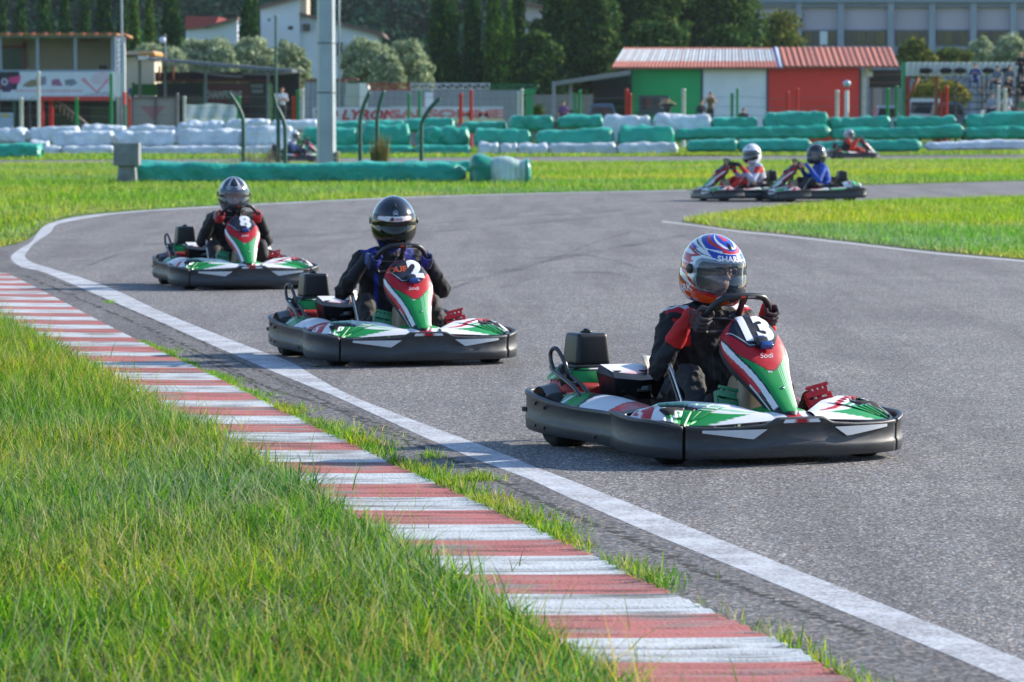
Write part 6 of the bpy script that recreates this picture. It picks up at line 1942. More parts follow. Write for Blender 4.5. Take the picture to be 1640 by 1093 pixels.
# ------------------------------------------------------------------ trees and far background
M_LEAF = lowspec(grass_mat('tree_leaves', .28, .7), .06)
M_BARK = mat('tree_bark', (.10, .075, .055), rough=.9, var=.3, vscale=6, bump=.3, bscale=25)
def leafcloud(name, clumps, n, size, pal, pw, parent, seed, up=.0, aspect=1.6, kind=None, flat_=.5):
    """clumps (k,7): centre, radii, tone. Leaves lie in the outer shell of every clump, facing roughly outwards"""
    rs = np.random.default_rng(seed)
    cl = np.array(clumps)
    vol = (cl[:, 3] * cl[:, 4] * cl[:, 5]) ** .66
    ci = rs.choice(len(cl), n, p=vol / vol.sum())
    d = rs.normal(size=(n, 3)); d /= np.linalg.norm(d, axis=1)[:, None]
    r = 1.05 - np.abs(rs.normal(0, .34, n)) + np.where(rs.random(n) < .12, rs.uniform(0, .4, n), 0)
    r = np.clip(r, .1, 1.5)
    C = cl[ci, :3] + d * cl[ci, 3:6] * r[:, None]
    nrm = d + rs.normal(0, .75, (n, 3)); nrm /= np.linalg.norm(nrm, axis=1)[:, None]
    ref = rs.normal(size=(n, 3)); ref[:, 2] += up * 4
    a = ref - nrm * (ref * nrm).sum(1)[:, None]; a /= np.linalg.norm(a, axis=1)[:, None] + 1e-9
    b_ = np.cross(nrm, a)
    s = size * rs.uniform(.5, 1.5, n)[:, None]
    V = np.stack([C - b_ * s * .5, C - a * s * .25 * aspect + 0 * b_, C + b_ * s * .5, C + a * s * .75 * aspect], 1)
    Fq = np.arange(n * 4).reshape(-1, 4)
    pw = np.array(pw, float); cum = np.cumsum(pw) / pw.sum()
    q = np.minimum(np.searchsorted(cum, np.clip(rs.random(n) * .7 + .3 * (cl[ci, 6] - .5) + .15, 0, .999)), len(pw) - 1)
    col = np.array(pal)[q] * rs.uniform(.7, 1.3, (n, 1))
    o = raw_mesh(name, V.reshape(-1, 3), Fq, np.repeat(col[:, None], 4, 1).reshape(-1, 3), M_LEAF)
    if parent is not None: o.parent = parent
    if kind: o['kind'] = kind
    return o
def trunk(parent, h, r, limbs, seed, lean=0.):
    rs = random.Random(seed)
    b = MB()
    b.tube([(0, 0, -.2), (lean * .3, 0, h * .4), (lean, 0, h)], [r * 1.25, r, r * .5], 9)
    b.build('trunk', M_BARK, parent)
    b = MB()
    for i in range(limbs):
        a = rs.uniform(0, 6.28); z = h * rs.uniform(.45, .9); L = h * rs.uniform(.25, .5)
        b.tube([(lean * z / h, 0, z), (lean * z / h + math.cos(a) * L * .5, math.sin(a) * L * .5, z + L * .45), (lean * z / h + math.cos(a) * L, math.sin(a) * L, z + L * .75)], [r * .4, r * .25, r * .1], 6)
    if limbs: b.build('limbs', M_BARK, parent)
CYP = [(.014, .055, .026), (.024, .085, .028), (.040, .115, .028), (.085, .18, .030), (.010, .035, .024)]
CYP_LIT = [(.035, .10, .025), (.065, .15, .028), (.11, .22, .03), (.17, .28, .04), (.018, .055, .022)]  # lighter leaf colours, sunlight put into the palette of some cypresses
OLV = [(.24, .31, .17), (.34, .41, .24), (.46, .52, .33), (.15, .21, .11), (.62, .66, .44)]
PIN = [(.018, .060, .024), (.032, .090, .026), (.070, .14, .030), (.14, .20, .04), (.010, .032, .016)]
BSH = [(.08, .14, .035), (.10, .16, .03), (.20, .20, .04), (.30, .26, .05), (.03, .06, .02), (.40, .30, .10)]
def cypress(x0, x1, ytop, Y, lb, pal=CYP, n=9000, seed=1, group='tall dark cypresses', skew=0.):
    X0, X1 = wx(x0, Y), wx(x1, Y); cx, w = (X0 + X1) / 2, (X1 - X0) / 2
    H = wz(ytop, Y)
    t = empty('cypress', (cx, Y, 0)); tag(t, lb, 'tree', group)
    rs = random.Random(seed); cl = []
    for i in range(90):
        z = 1.0 + (H - 1.0) * (i / 90); f = z / H
        rad = w * (min(1, (f * 3.2) ** .5) if f < .3 else max(.06, (1 - ((f - .3) / .7) ** 2.1)) * 1.0)
        for k in range(3):
            a = rs.uniform(0, 6.28); q = rs.uniform(.15, .62)
            cl.append((math.cos(a) * rad * q + skew * z / H, math.sin(a) * rad * q, z + rs.uniform(-.3, .3), rad * rs.uniform(.22, .48), rad * rs.uniform(.22, .48), rs.uniform(.5, 1.1), rs.random()))
    leafcloud('crown', cl, int(n * 1.5), .14, pal, [2, 3, 2, 1, 2], t, seed, up=1., aspect=2.2)
    trunk(t, 1.8, .16, 0, seed)
def roundtree(x0, x1, y0, Y, lb, pal, pw, n, size, seed, group, ybot=None, name='olive_tree', dens=34, th=None, gap=.0, dep=.8, cs=1.):
    X0, X1 = wx(x0, Y), wx(x1, Y); cx, w = (X0 + X1) / 2, (X1 - X0) / 2
    H = wz(y0, Y); B_ = 1.2 if ybot is None else max(.3, wz(ybot, Y))
    t = empty(name, (cx, Y, 0)); tag(t, lb, 'tree', group)
    rs = random.Random(seed); cl = []
    h = (H - B_) / 2
    for i in range(dens):
        a = rs.uniform(0, 6.28); e = math.asin(rs.uniform(-.8, 1)); q = rs.uniform(.40, .92)
        s = min(w, h) * rs.uniform(.16, .52) * cs
        cl.append((math.cos(a) * math.cos(e) * (w - s) * q * 1.15, math.sin(a) * math.cos(e) * (w - s) * dep * q, B_ + h + math.sin(e) * (h - s * .6) * q * 1.15, s * 1.1, s * 1.1, s * .8, rs.random()))
    leafcloud('crown', cl, n, size, pal, pw, t, seed, aspect=1.5)
    trunk(t, B_ + h * .6, .04 + .045 * w, 6, seed)
    return t
# left cypresses
cypress(-14, 18, -60, 262, 'cypress cut by the left edge of the photo, above the booth', seed=2)
cypress(20, 52, -40, 275, 'dim cypress above the booth, second from the left edge', seed=3, n=7000)
cypress(56, 92, -80, 258, 'dark cypress above the middle of the booth roof', seed=4)
cypress(90, 120, -50, 266, 'dark cypress third from the left edge', seed=5)
cypress(124, 152, -50, 280, 'thin dim cypress left of the flag pole', seed=6, n=7000)
cypress(150, 186, -80, 260, 'broad dark cypress directly left of the flag pole', seed=7)
cypress(186, 212, -60, 268, 'cypress directly behind the flag pole', seed=8)
cypress(204, 230, -40, 255, 'cypress with a sunlit green side right of the flag pole', CYP_LIT, seed=9)
cypress(228, 254, -25, 257, 'cypress with a sunlit side, between two darker ones', CYP_LIT, seed=10)
cypress(252, 300, -70, 262, 'thick dark cypress left of the red roofed house wing', seed=11, n=12000)
cypress(378, 424, -60, 250, 'lone dark cypress in front of the white house', seed=12, n=12000)
# right group
cypress(682, 742, -110, 236, 'broadest cypress, just right of the olive trees', seed=13, n=26000)
cypress(738, 776, -90, 242, 'cypress second in the group right of the olive trees', seed=14, n=16000)
cypress(772, 812, -60, 236, 'bright tipped cypress in the middle of the right group', CYP_LIT, seed=15, n=18000)
cypress(800, 832, 20, 232, 'smaller sunlit cypress at the right end of the group', CYP_LIT, seed=16, n=12000)
cypress(812, 846, -90, 250, 'dark cypress behind the right end of the group', seed=17, n=12000)
# olives
for i, (x0, x1, y0, Y, lb) in enumerate([(205, 305, 62, 225, 'grey green olive tree behind the cream shed'), (270, 392, 56, 228, 'wide grey green olive tree behind the long canopy, left of the lone cypress'), (350, 450, 60, 222, 'grey green olive tree under the lone cypress'), (415, 500, 64, 226, 'grey green olive tree left of the steel mast, in front of the white house'),
                                         (538, 640, 62, 220, 'full grey green olive tree right of the steel mast'), (606, 700, 66, 222, 'grey green olive tree touching the broadest cypress'),
                                         (330, 385, 76, 218, 'lower olive bush just left of the lone cypress'), (248, 300, 78, 217, 'lower olive bush behind the milky globe lamp'), (590, 650, 80, 218, 'lower olive bush filling the gap between two olive trees right of the mast'),
                                         (200, 360, 84, 232, 'wide low olive mass behind the cream shed'), (330, 505, 84, 234, 'wide low olive mass behind the slim dark lamp post'), (560, 695, 82, 228, 'wide low olive mass over the red truss')]):
    roundtree(x0, x1, y0, Y, lb, OLV, [3, 3, 2, 2, 1], 34000, .12, 60 + i, 'grey green olive trees', ybot=170, dens=150, cs=.62)
# big dark pines
for i, (x0, x1, y0, yb, Y, lb, n) in enumerate([(812, 910, 50, 215, 232, 'dark low tree between the cypresses and the big pine', 22000), (846, 1000, -90, 205, 240, 'huge dark pine, left crown, behind the lean-to', 60000), (935, 1110, -100, 200, 246, 'huge dark pine, middle crown, behind the hut roof', 60000),
                                                (1050, 1228, -70, 150, 250, 'pine with sunlit branches reaching to the right over the hut', 50000), (985, 1110, 30, 130, 234, 'dark shrubby tree right behind the white part of the hut roof', 16000), (1120, 1215, 40, 120, 236, 'sunlit green shrubby tree behind the middle of the hut roof', 14000)]):
    roundtree(x0, x1, y0, Y, lb, PIN, [2.4, 3, 2, 1.8 if i in (2, 3, 5) else .9, 1.6], n, .17, 80 + i, 'dark pines behind the hut', ybot=yb, name='pine_tree', dens=170, cs=.75)  # more pale leaves on some crowns stand for sunlit foliage
# bushes on the right
for i, (x0, x1, y0, Y, lb) in enumerate([(1205, 1300, 10, 265, 'loose olive coloured tree in front of the factory, left of its white window'), (1432, 1500, 62, 240, 'yellow green bush right of the hut roof'), (1490, 1560, 76, 243, 'bush with yellowing leaves above the ribbed stand panel'),
                                         (1545, 1600, 60, 250, 'grey green bush below the factory windows'), (1585, 1670, 58, 246, 'grey green bush at the right edge behind the spectators')]):
    roundtree(x0, x1, y0, Y, lb, BSH if i < 3 else OLV, [3, 3, 2, 1, 2, .6] if i < 3 else [3, 3, 2, 2, 1], 11000, .15, 120 + i, 'bushes in front of the factory', ybot=130, name='bush')
roundtree(1450, 1560, 118, 222, 'yellow autumn vine seen under the ribbed stand panel', [(.20, .22, .03), (.34, .28, .03), (.12, .16, .03), (.45, .30, .04), (.05, .08, .02)], [3, 2, 2, 1, 2], 12000, .12, 140, 'bushes in front of the factory', ybot=195, name='vine')
roundtree(850, 873, 163, 196, 'small trimmed bush right of the wide green gate post', [(.05, .14, .01), (.10, .18, .02)], [1, 1], 2500, .06, 141, 'bushes in front of the factory', ybot=190, name='bush', dens=12)
# wooded hillside closing the view
b = MB()
b.grid(lambda u, v: Vector((-260 + 520 * u, 420 + 300 * v, -3 + 44 * v ** 1.1 + 6 * noise.noise(Vector((u * 9, v * 7, 2))))), 80, 40, 0, None)
hs = b.build('hillside', soil_mat('hillside_scrub', (.006, .022, .016), (.012, .040, .022), (.03, .065, .03))); hs['kind'] = 'structure'
rs = np.random.default_rng(9)
cl = []
for i in range(900):
    y = rs.uniform(0, 1); x = rs.uniform(-75, 75); Yq = 395 + 60 * y
    z = max(0, (Yq - 420) * .5) + rs.uniform(1, 7); s = rs.uniform(2.0, 4.5)
    cl.append((x, Yq, z, s, s, s * rs.uniform(.8, 1.5), rs.random()))
leafcloud('distant_wood', cl, 230000, .42, [(.006, .034, .026), (.009, .050, .034), (.018, .070, .036), (.035, .085, .034), (.004, .024, .020)], [3, 3, 1.6, .4, 2], None, 5, kind='stuff')
# ------------------------------------------------------------------ white house
M_HW = mat('white_house_wall', (.52, .58, .68), rough=.8, var=.05, vscale=.5)
ho = empty('white_house', (0, 0, 0)); tag(ho, 'white stepped house with sloping roofs behind olive trees', 'house')
Yw = 300
def gable(pts, Y, dep, m, name, parent):
    b = MB(); b.prism([(wx(x, Y), wz(y, Y)) for x, y in pts][::-1], Y, Y + dep); return b.build(name, m, parent)
gable([(418, 14), (481, -2), (481, 230), (418, 230)], Yw, 9, M_HW, 'wall', ho)
gable([(481, 24), (510, 29), (606, 54), (602, 72), (596, 230), (481, 230)], Yw + .4, 9, M_HW, 'wall', ho)
gable([(416, 10), (484, -8), (484, -3), (416, 15)], Yw - .5, 10, mat('house_roof', (.14, .09, .08), rough=.8), 'roof', ho)
gable([(481, 20), (612, 52), (618, 60), (481, 25)], Yw - .1, 10, mat('house_roof', (.14, .09, .08)), 'roof', ho)
gable([(481, -5), (492, -5), (492, 24), (481, 22)], Yw + .3, 5, mat('beige_gable', (.45, .38, .30), rough=.8), 'chimney', ho)
for x0, x1, y0, y1 in ((486, 497, 38, 50), (447, 458, 68, 77), (540, 549, 68, 90), (462, 470, 42, 48), (430, 434, 30, 34)):
    b = MB(); boxpx(b, x0, x1, y0, y1, Yw - .03, .2); b.build('window', mat('dark_window', (.012, .018, .028), rough=.2), ho)
h2 = empty('white_house_wing', (0, 0, 0)); tag(h2, 'white house wing with a red tiled roof between two cypresses', 'house')
gable([(299, 47), (330, 43), (381, 31), (381, 230), (299, 230)], 296, 8, M_HW, 'wall', h2)
gable([(298, 26), (352, 27), (345, 40), (299, 48)], 295.5, 8, mat('red_roof', (.30, .06, .06), rough=.8, var=.15), 'roof', h2)
gable([(330, 42), (382, 27), (382, 32), (330, 46)], 295.4, 8, mat('house_roof', (.14, .09, .08)), 'verge', h2)
h3 = empty('pale_house', (0, 0, 0)); tag(h3, 'pale house glimpsed between the cypresses and the big pine', 'house')
gable([(838, 10), (868, 14), (868, 230), (838, 230)], 310, 6, mat('lilac_wall', (.38, .36, .42), rough=.8), 'wall', h3)
b = MB(); boxpx(b, 846, 852, 44, 56, 309.9, .1); b.build('window', mat('dark_window', (.012, .018, .028)), h3)
gable([(834, 2), (870, 8), (870, 14), (834, 8)], 309, 7, mat('house_roof', (.14, .09, .08)), 'roof', h3)
# ------------------------------------------------------------------ factory
fa = empty('factory', (0, 0, 0)); tag(fa, 'long lilac and grey factory with a row of windows at the upper right', 'factory')
Yf = 330
FL, FB = mat('lilac_panel', (.40, .37, .46), rough=.7, var=.05, vscale=.4), mat('blue_grey_concrete', (.23, .28, .35), rough=.7, var=.1, vscale=.6)
b = MB(); boxpx(b, 1190, 1760, 10, 230, Yf, 20); b.build('wall', FL, fa)
b = MB(); boxpx(b, 1190, 1760, -6, 4, Yf - .8, 21, 0, (.17, .24, .32)); boxpx(b, 1190, 1760, 4, 12, Yf - .5, 1, 0, (.13, .17, .22)); b.build('roof_edge', M_PLAIN, fa)
b = MB(); boxpx(b, 1190, 1760, 73, 230, Yf - .12, .2); b.build('base_wall', FB, fa)
for x in (1278, 1345.5, 1425.5, 1491.5, 1557.5, 1621, 1690):
    b = MB(); boxpx(b, x - 5, x + 5, 4, 230, Yf - .6, .8); b.build('pilaster', FB, fa)
for i, (x0, x1) in enumerate(((1205, 1272), (1284, 1340), (1352, 1419), (1433, 1485), (1498, 1550), (1564, 1615), (1628, 1684))):
    b = MB(); boxpx(b, x0, x1, 48, 74, Yf - .2, .2, 0, (.07, .10, .14)); w_ = b.build('window', M_PLAIN, fa)
    for k in range(4):
        xa = x0 + 2 + (x1 - x0 - 4) * k / 4; xb = x0 + 1 + (x1 - x0 - 4) * (k + 1) / 4
        b = MB(); boxpx(b, xa, xb, 50.5, 72, Yf - .26, .05, 0, (.50, .60, .68) if (i == 1 and k == 2) else [(.035, .05, .035), (.06, .065, .02), (.025, .04, .045), (.05, .055, .03)][(i + k) % 4]); b.build('pane', mat('factory_glass', rough=.12, attr=True), w_)

# unseen wood added behind the camera so lacquer and visors reflect dark trees
rs = np.random.default_rng(19); cl = []
for i in range(420):
    a = rs.uniform(math.pi * 1.02, math.pi * 1.98); d_ = rs.uniform(95, 125)
    s_ = rs.uniform(3.5, 6.5)
    cl.append((math.cos(a) * d_, math.sin(a) * d_ * .9 + 5, rs.uniform(1, 11), s_, s_, s_ * 1.2, rs.random()))
leafcloud('unseen_reflection_wood', cl, 40000, 1.5, [(.02, .055, .02), (.035, .08, .03), (.05, .10, .03)], [2, 2, 1], None, 15, kind='stuff')
# ------------------------------------------------------------------ stand, cars and people behind the far track
st = empty('spectator_stand', (0, 0, 0)); tag(st, 'open steel spectator stand at the right edge with dark plank rows', 'stand')
M_STF = mat('dark_steel', (.025, .03, .035), rough=.95, spec=.1, var=.15)
b = MB()
for k in range(5):
    y = 186 - 11.5 * k; Yk = 176 + .85 * k
    b.box(wx(1522 + 3 * k, Yk), wx(1700, Yk), Yk, Yk + .32, wz(y, Yk) - .05, wz(y, Yk))
b.build('seat_plank', mat('dark_planks', (.03, .032, .034), rough=.8, var=.25), st)
b = MB()
for x in (1530, 1580, 1632, 1680):
    b.tube([(wx(x, 176), 176, 0), (wx(x, 181), 181.2, wz(142, 181))], .04, 5)
    b.tube([(wx(x, 181), 181.2, 0), (wx(x, 181), 181.2, wz(120, 181))], .03, 5)
b.build('frame', M_STF, st)
# ribbed panel with rows of old tyres
rp = empty('ribbed_panel', (0, 0, 0)); tag(rp, 'white ribbed panel with a row of dark oval tyres behind the stand', 'panel')
corr('ribbed_sheet', 1446, 1632, 100, 122, 186, mat('white_ribbed', (.52, .55, .55), rough=.5, var=.1), .26, .06, rp)
for x in (1481, 1513, 1536, 1581, 1610):
    b = MB(); X, Z = wx(x, 186), wz(113.5, 186)
    b.lathe([(.30, -.05), (.30, .06), (.18, .10), (0, .08)], Matrix.Translation((X, 185.86, Z)) @ Matrix.Diagonal((1, 1, .46, 1)) @ Matrix.Rotation(R(90), 4, 'X'), 18, smooth=True); b.build('tyre', M_RUB, rp)
for x, w_, m_, y0, lb in ((1446.5, 3, PG, 100, 'green steel column carrying the left end of the ribbed panel'), (1452.5, 4, mat('dark_red_column', (.28, .02, .018), rough=.5), 123, 'dark red column under the left end of the ribbed panel'), (1499, 2.4, mat('rust_column', (.24, .07, .02), rough=.7), 122, 'rusty thin column in front of the yellow vine')):
    simple('steel_column', x - w_, x + w_, y0, 230, 185, .3, m_, None, lb, 'column')
b = MB(); b.tube([(wx(1454, 184.5), 184.5, wz(160, 184.5)), (wx(1470, 184.5), 184.5, wz(124, 184.5))], .09, 6); tag(b.build('steel_brace', mat('rust_column', (.24, .07, .02))), 'rusty slanting brace beside the dark red column', 'brace')
# cars
def car(x0, x1, ytop, Y, col, lb, van=False, seed=0, flip=False):
    c = empty('parked_car', (wx((x0 + x1) / 2, Y), Y, 0)); tag(c, lb, 'car', 'cars parked behind the barriers')
    L_ = (wx(x1, Y) - wx(x0, Y)); H = wz(ytop, Y)
    f = -1 if flip else 1
    prof = [(-.5, .18), (-.5, .55), (-.42, .62), (-.33, .95), (-.22, 1.), (.18, 1.), (.30, .66), (.48, .56), (.5, .45), (.5, .18)] if not van else [(-.5, .15), (-.5, .90), (-.47, 1), (.22, 1.), (.36, .62), (.49, .54), (.5, .15)]
    P = [(p[0] * L_ * f, p[1] * H) for p in prof]
    if f > 0: P = P[::-1]
    b = MB(); b.prism(P, -.85, .85); b.build('body', mat('car_paint_' + str(seed), col, rough=.3, coat=.8), c)
    b = MB()
    gl_ = [(-.36, .68), (-.30, .92), (.15, .92), (.24, .68)] if not van else [(-.44, .66), (-.42, .92), (.18, .92), (.28, .64)]
    G_ = [(p[0] * L_ * f, p[1] * H) for p in gl_]
    if f > 0: G_ = G_[::-1]
    b.prism(G_, -.87, .87); b.build('side_window', mat('car_glass', (.015, .025, .04), rough=.08, coat=1), c)
    for wx_ in (-.30, .32):
        b = MB(); b.lathe([(0, -.10), (.30, -.10), (.33, -.05), (.33, .10), (0, .10)], Matrix.Translation((wx_ * L_, -.82, .33)) @ Matrix.Rotation(R(90), 4, 'X'), 18); b.build('wheel', M_RUB, c)
car(935, 1002, 166, 196, (.05, .12, .25), 'dark blue car parked left of the hut', seed=1)
car(884, 945, 176, 199, (.05, .055, .06), 'black car parked behind the green posts, left of the blue one', seed=2)
car(1394, 1450, 169, 196, (.32, .42, .55), 'pale blue car parked under the dark canopy', seed=3)
car(1450, 1522, 158, 200, (.50, .54, .60), 'white van parked under the yellow vine', True, 4)
car(1484, 1560, 163, 194, (.08, .12, .18), 'dark blue hatchback parked in front of the white van', seed=5)
car(1560, 1650, 172, 190, (.30, .04, .05), 'dark red car behind the stand at the right edge', seed=6)

# ---- people: one skin over the bones, hair as a separate piece
M_HAIR = mat('hair', (.05, .032, .022), rough=.7, var=.3, bump=.4, bscale=80)
def bystander(x, yhead, Y, lb, shirt, legs, pose='stand', face=(0, -1), shoe=(.05, .05, .05), sleeves=None, hair=(.05, .03, .02), hasface=True, group='people watching from behind the barriers', seed=0, scale=1., zbase=0.):
    Xc = wx(x, Y)
    top = wz(yhead, Y)
    ang = math.atan2(face[1], face[0])
    Hh = 1.72 * scale
    root = empty('person', (Xc, Y, 0), ang); tag(root, lb, 'person', group)
    V = Vector
    sl = sleeves or shirt
    if pose in ('sit',):
        zs = top - .86 * scale      # seat height
        hip = V((0, 0, zs + .10)); ch = V((.02, 0, zs + .44)); nk = V((.05, 0, zs + .60)); hd = V((.08, 0, zs + .755))
    else:
        z0 = top - Hh
        hip = V((0, 0, z0 + .92 * scale)); ch = V((.0, 0, z0 + 1.28 * scale)); nk = V((.01, 0, z0 + 1.46 * scale)); hd = V((.03, 0, z0 + 1.61 * scale))
    B = [(hip + V((0, .06, 0)), hip - V((0, .06, 0)), .125, .125, legs), (hip + V((0, 0, .08)), ch, .135, .14, shirt), (ch + V((0, .07, .02)), ch - V((0, .07, -.02)), .12, .12, shirt), (ch, nk, .12, .06, shirt),
         (nk, hd, .052, .055, SKIN, 0), (hd + V((-.01, 0, .02)), hd + V((.01, 0, .02)), .085, .085, SKIN, 0), (hd + V((.03, 0, -.05)), hd + V((.04, 0, -.045)), .05, .048, SKIN, 0), (hd + V((.085, 0, 0)), hd + V((.105, 0, -.02)), .010, .013, SKIN, 0)]
    for s in (1, -1):
        sh = nk + V((-.01, .175 * s, -.055))
        B.append((nk + V((0, 0, -.05)), sh, .07, .065, shirt))
        if pose == 'photo' or (pose == 'sit' and seed % 3 == 1):
            el = sh + V((.14, .10 * s, -.20)); wr = hd + V((.20, .06 * s, -.02)) if pose == 'photo' else ch + V((.26, -.02 * s, -.02))
        elif pose == 'wide':
            el = sh + V((.05, .22 * s, .02)); wr = hd + V((.16, .10 * s, .02))
        elif pose == 'fold':
            el = sh + V((.04, .07 * s, -.27)); wr = ch + V((.16, -.06 * s, -.06))
        elif pose == 'sit':
            el = sh + V((.06, .07 * s, -.26)); wr = hip + V((.34, .05 * s, .14))
        else:
            el = sh + V((-.02, .06 * s, -.28)); wr = sh + V((.08, .05 * s, -.54))
        B += [(sh, el, .058, .045, sl), (el, wr, .043, .032, sl if seed % 2 else SKIN)]
        d = (wr - el).normalized()
        for k in range(4):
            a0 = wr + d * .05 + V((0, .018 * (k - 1.5), 0)); B.append((a0, a0 + d * .05 + V((.01, 0, -.02)), .012, .010, SKIN, 0))
        B.append((wr, wr + d * .06, .030, .030, SKIN, 0)); B.append((wr + d * .02, wr + d * .06 + V((.01, .035 * s, .01)), .013, .010, SKIN, 0))
        if pose == 'sit':
            kn = hip + V((.42, .13 * s + (.04 * s if seed % 2 else 0), .03)); an = kn + V((.02, .02 * s, -.42))
        else:
            kn = V((.03, .10 * s, z0 + .50 * scale)); an = V((.0, .11 * s, z0 + .09 * scale))
        B += [(hip + V((0, .09 * s, 0)), kn, .095, .062, legs), (kn, an, .062, .045, legs), (an + V((-.03, 0, -.04)), an + V((.15, .02 * s, -.06)), .040, .036, shoe)]
    fuse('body', B, .022, M_CLOTH, root, None, .004, 2, seed)
    if hair:
        b = MB()
        def hf(u, v):
            a = 2 * math.pi * u; e = math.pi / 2 * v * 1.05
            drop = .55 if math.cos(a) < .3 else .0
            e2 = -drop + (math.pi / 2 + drop) * v
            return hd + V((-.008 + .098 * math.cos(e2) * math.cos(a), .092 * math.cos(e2) * math.sin(a), .03 + .10 * math.sin(e2)))
        b.grid(hf, 20, 8); b.build('hair', mat('hair_' + str(hair), hair, rough=.7, var=.3), root)
    return root
bystander(452.5, 141, 178, 'woman in a white T-shirt with folded arms behind the white barriers', (.58, .60, .66), (.03, .035, .05), 'fold', (.1, -1), hair=(.16, .09, .05), seed=0)
bystander(1069, 158, 186, 'person in black holding both arms up in front of the hut window', (.018, .018, .022), (.02, .02, .03), 'wide', (-.2, -1), seed=2)
bystander(1137.5, 148, 184, 'person in an olive top holding a phone in front of the white hut wall', (.15, .11, .05), (.03, .03, .035), 'photo', (-.1, -1), seed=4)
bystander(1123, 161, 190, 'dark dressed person at the seam of green and white hut wall', (.015, .02, .04), (.02, .02, .03), 'stand', (.2, -1), seed=5, hair=(.02, .015, .012))
bystander(1190.5, 175, 182, 'person whose head just shows over a green bundle, white wall behind', (.03, .03, .04), (.02, .02, .03), 'stand', (0, -1), seed=7, scale=.72)
bystander(902, 163, 192, 'person in purple and red beside the parked black car', (.14, .06, .20), (.10, .02, .03), 'stand', (0, -1), seed=6, scale=.8)
bystander(214, 133, 198, 'person in a blue shirt beside the green board', (.10, .16, .30), (.03, .03, .05), 'stand', (.3, -1), seed=8)
seats = [(1561, 98, 177.6, 'seated spectator in a navy jacket with pale trousers, leftmost on the stand', (.015, .05, .20), (.03, .06, .18), 1),
         (1597, 102, 180, 'seated spectator in a grey jacket, second from the left in the upper row', (.12, .15, .20), (.02, .02, .03), 2),
         (1616, 102, 181, 'seated spectator in a dark grey jacket, right of the grey jacket', (.09, .11, .15), (.015, .015, .02), 3),
         (1615, 120, 178.4, 'seated spectator in black with blond hair, in front of the grey jackets', (.012, .012, .018), (.012, .012, .018), 4),
         (1638, 118, 178.4, 'seated spectator in black with red hands on the knees, at the right edge', (.012, .012, .018), (.02, .015, .02), 7),
         (1588, 146, 175.2, 'seated spectator in a light grey T-shirt, alone in the lowest row', (.24, .28, .36), (.02, .03, .07), 9),
         (1612, 146, 175.4, 'seated spectator in a white shirt behind two white fence posts', (.50, .55, .60), (.03, .04, .07), 10),
         (1639, 150, 175.2, 'seated spectator in a green shirt at the right edge, lowest row', (.09, .20, .10), (.02, .02, .04), 12)]
for x, y, Y, lb, sc1, lc, sd_ in seats:
    bystander(x, y, Y, lb, sc1, lc, 'sit', (-.25 if sd_ % 2 else -.6, -1), seed=sd_, group='spectators on the stand', hair=(.35, .25, .12) if sd_ == 4 else (.05, .03, .02), scale=1.12)
bystander(1634, 84, 182.2, 'standing spectator in black with blond hair at the top of the stand', (.012, .014, .022), (.015, .015, .02), 'fold', (-.5, -1), seed=11, group='spectators on the stand', hair=(.40, .26, .10))
# ------------------------------------------------------------------ the karts further away
def plainhelm(c, c2=None):
    def f(az, el):
        if c2 and abs(math.degrees(el) + 12 + 10 * math.cos(az * 2)) < 7: return c2
        return c
    return f
def headed(x, y, deg):      # kart centre on the ground, heading measured like the others (0 = at the camera, 90 = to the right)
    return G(x, y), R(deg)
p, yaw = headed(1188, 322, -72)
KW = place_kart(p, yaw, '', 'kart of the driver with the plain white helmet, leading the far pair')
PWh = dict(torso=(.50, .53, .62), shoulder=(.55, .58, .66), collar=(.02, .02, .03), sleeve=(.42, .46, .62), cuff=(.02, .02, .03), glove=(.02, .02, .025), palm=(.02, .02, .025), leg=(.60, .03, .02), shoe=(.02, .02, .02))
def cfW(co, idx, t, c):
    c = c.copy(); y, z, x = co[:, 1], co[:, 2], co[:, 0]
    c[(np.abs(y) > .17) & (z > .50) & (z < .62)] = (.60, .04, .03)
    c[(np.abs(x + .05) < .04) & (z < .42)] = (.45, .48, .55)
    c[(x < -.05) & (z < .33)] = (.015, .015, .02)
    return c
seat_person(KW, 'driver in white and red suit with plain white helmet, leading the far pair', PWh, plainhelm((.72, .75, .80)), V_DARK, seed=21, voxel=.014, nu=60, nv=40, hsc=1.1, a0=-.10, hyaw=R(35), hpitch=R(6), colour_fn=cfW, wrinkle=.002)
p, yaw = headed(1298, 323, -76)
KB = place_kart(p, yaw, '', 'kart of the driver in the blue pullover, second of the far pair')
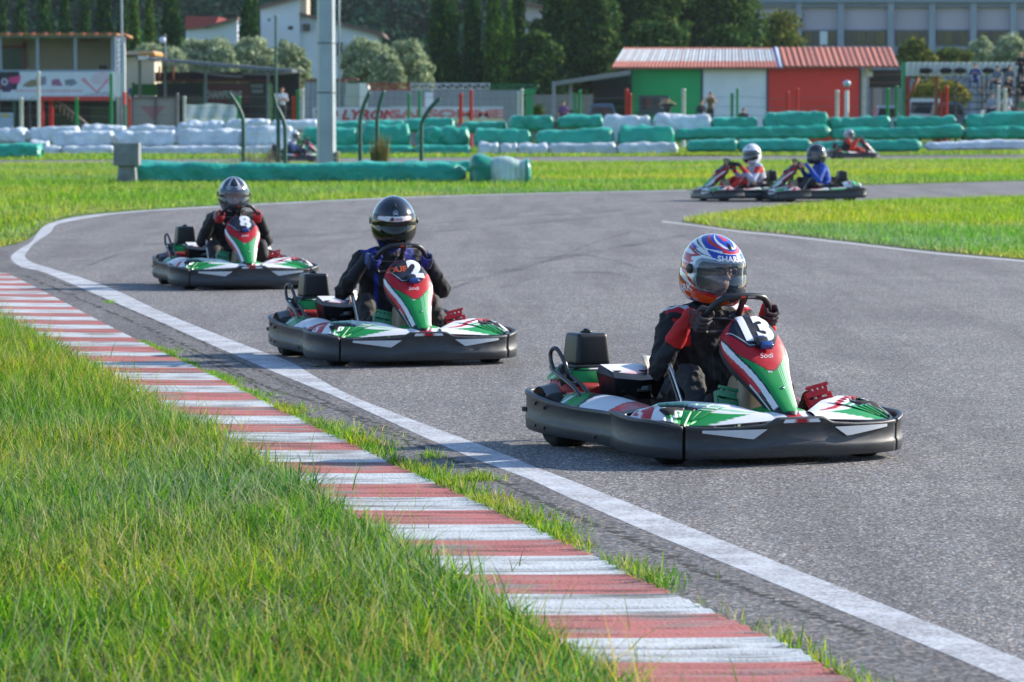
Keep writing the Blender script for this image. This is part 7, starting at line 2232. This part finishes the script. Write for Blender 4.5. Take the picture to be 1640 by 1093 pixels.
PB = dict(torso=(.012, .07, .40), shoulder=(.012, .08, .42), collar=(.012, .06, .35), sleeve=(.012, .08, .42), cuff=(.012, .07, .38), glove=SKIN, palm=SKIN, leg=(.035, .035, .040), shoe=(.25, .02, .02))
seat_person(KB, 'driver in blue pullover with black helmet and bare hands, second of the far pair', PB, plainhelm((.012, .014, .018), (.04, .05, .06)), V_CLEAR, seed=22, voxel=.014, nu=60, nv=40, hsc=1.1, a0=-.02, hyaw=R(25), hpitch=R(4), wrinkle=.002)
p, yaw = headed(1366, 255, 98)
KR = place_kart(p, yaw, '', 'kart on the far track driving right, with a driver in red')
PR_ = dict(torso=(.02, .02, .025), shoulder=(.62, .04, .02), collar=(.3, .02, .02), sleeve=(.62, .04, .02), cuff=(.55, .04, .02), glove=(.05, .05, .06), palm=(.05, .05, .06), leg=(.62, .04, .02), shoe=(.05, .05, .05))
seat_person(KR, 'driver in red overalls with a silver helmet on the far track', PR_, plainhelm((.35, .38, .42), (.08, .02, .03)), V_DARK, seed=23, voxel=.02, nu=48, nv=30, a0=-.04, hyaw=R(-20), wrinkle=.002)
p, yaw = headed(478, 259.5, 78)
KH = place_kart(p, yaw, '', 'kart on the far track, hidden behind bent posts and steel mast')
PH = dict(torso=(.04, .05, .10), shoulder=(.45, .47, .55), collar=(.5, .05, .04), sleeve=(.10, .14, .30), cuff=(.02, .2, .05), glove=(.05, .05, .06), palm=(.05, .05, .06), leg=(.02, .03, .06), shoe=(.05, .05, .05))
seat_person(KH, 'driver with a white helmet half hidden behind the bent green posts', PH, plainhelm((.66, .69, .72)), V_DARK, seed=24, voxel=.02, nu=48, nv=30, a0=-.04, hyaw=R(-20), wrinkle=.002)
# ------------------------------------------------------------------ thin evening haze
hm = bpy.data.materials.new('haze'); hm.use_nodes = True
N, L = nt(hm); N.remove(N['Principled BSDF'])
v_ = N.new('ShaderNodeVolumePrincipled'); v_.inputs['Color'].default_value = (.80, .90, 1.0, 1); v_.inputs['Density'].default_value = .00007; v_.inputs['Anisotropy'].default_value = .3
L.new(v_.outputs[0], N['Material Output'].inputs['Volume'])
b = MB(); b.box(-620, 620, -60, 1400, -6, 62); hz = b.build('haze', hm); hz['kind'] = 'stuff'
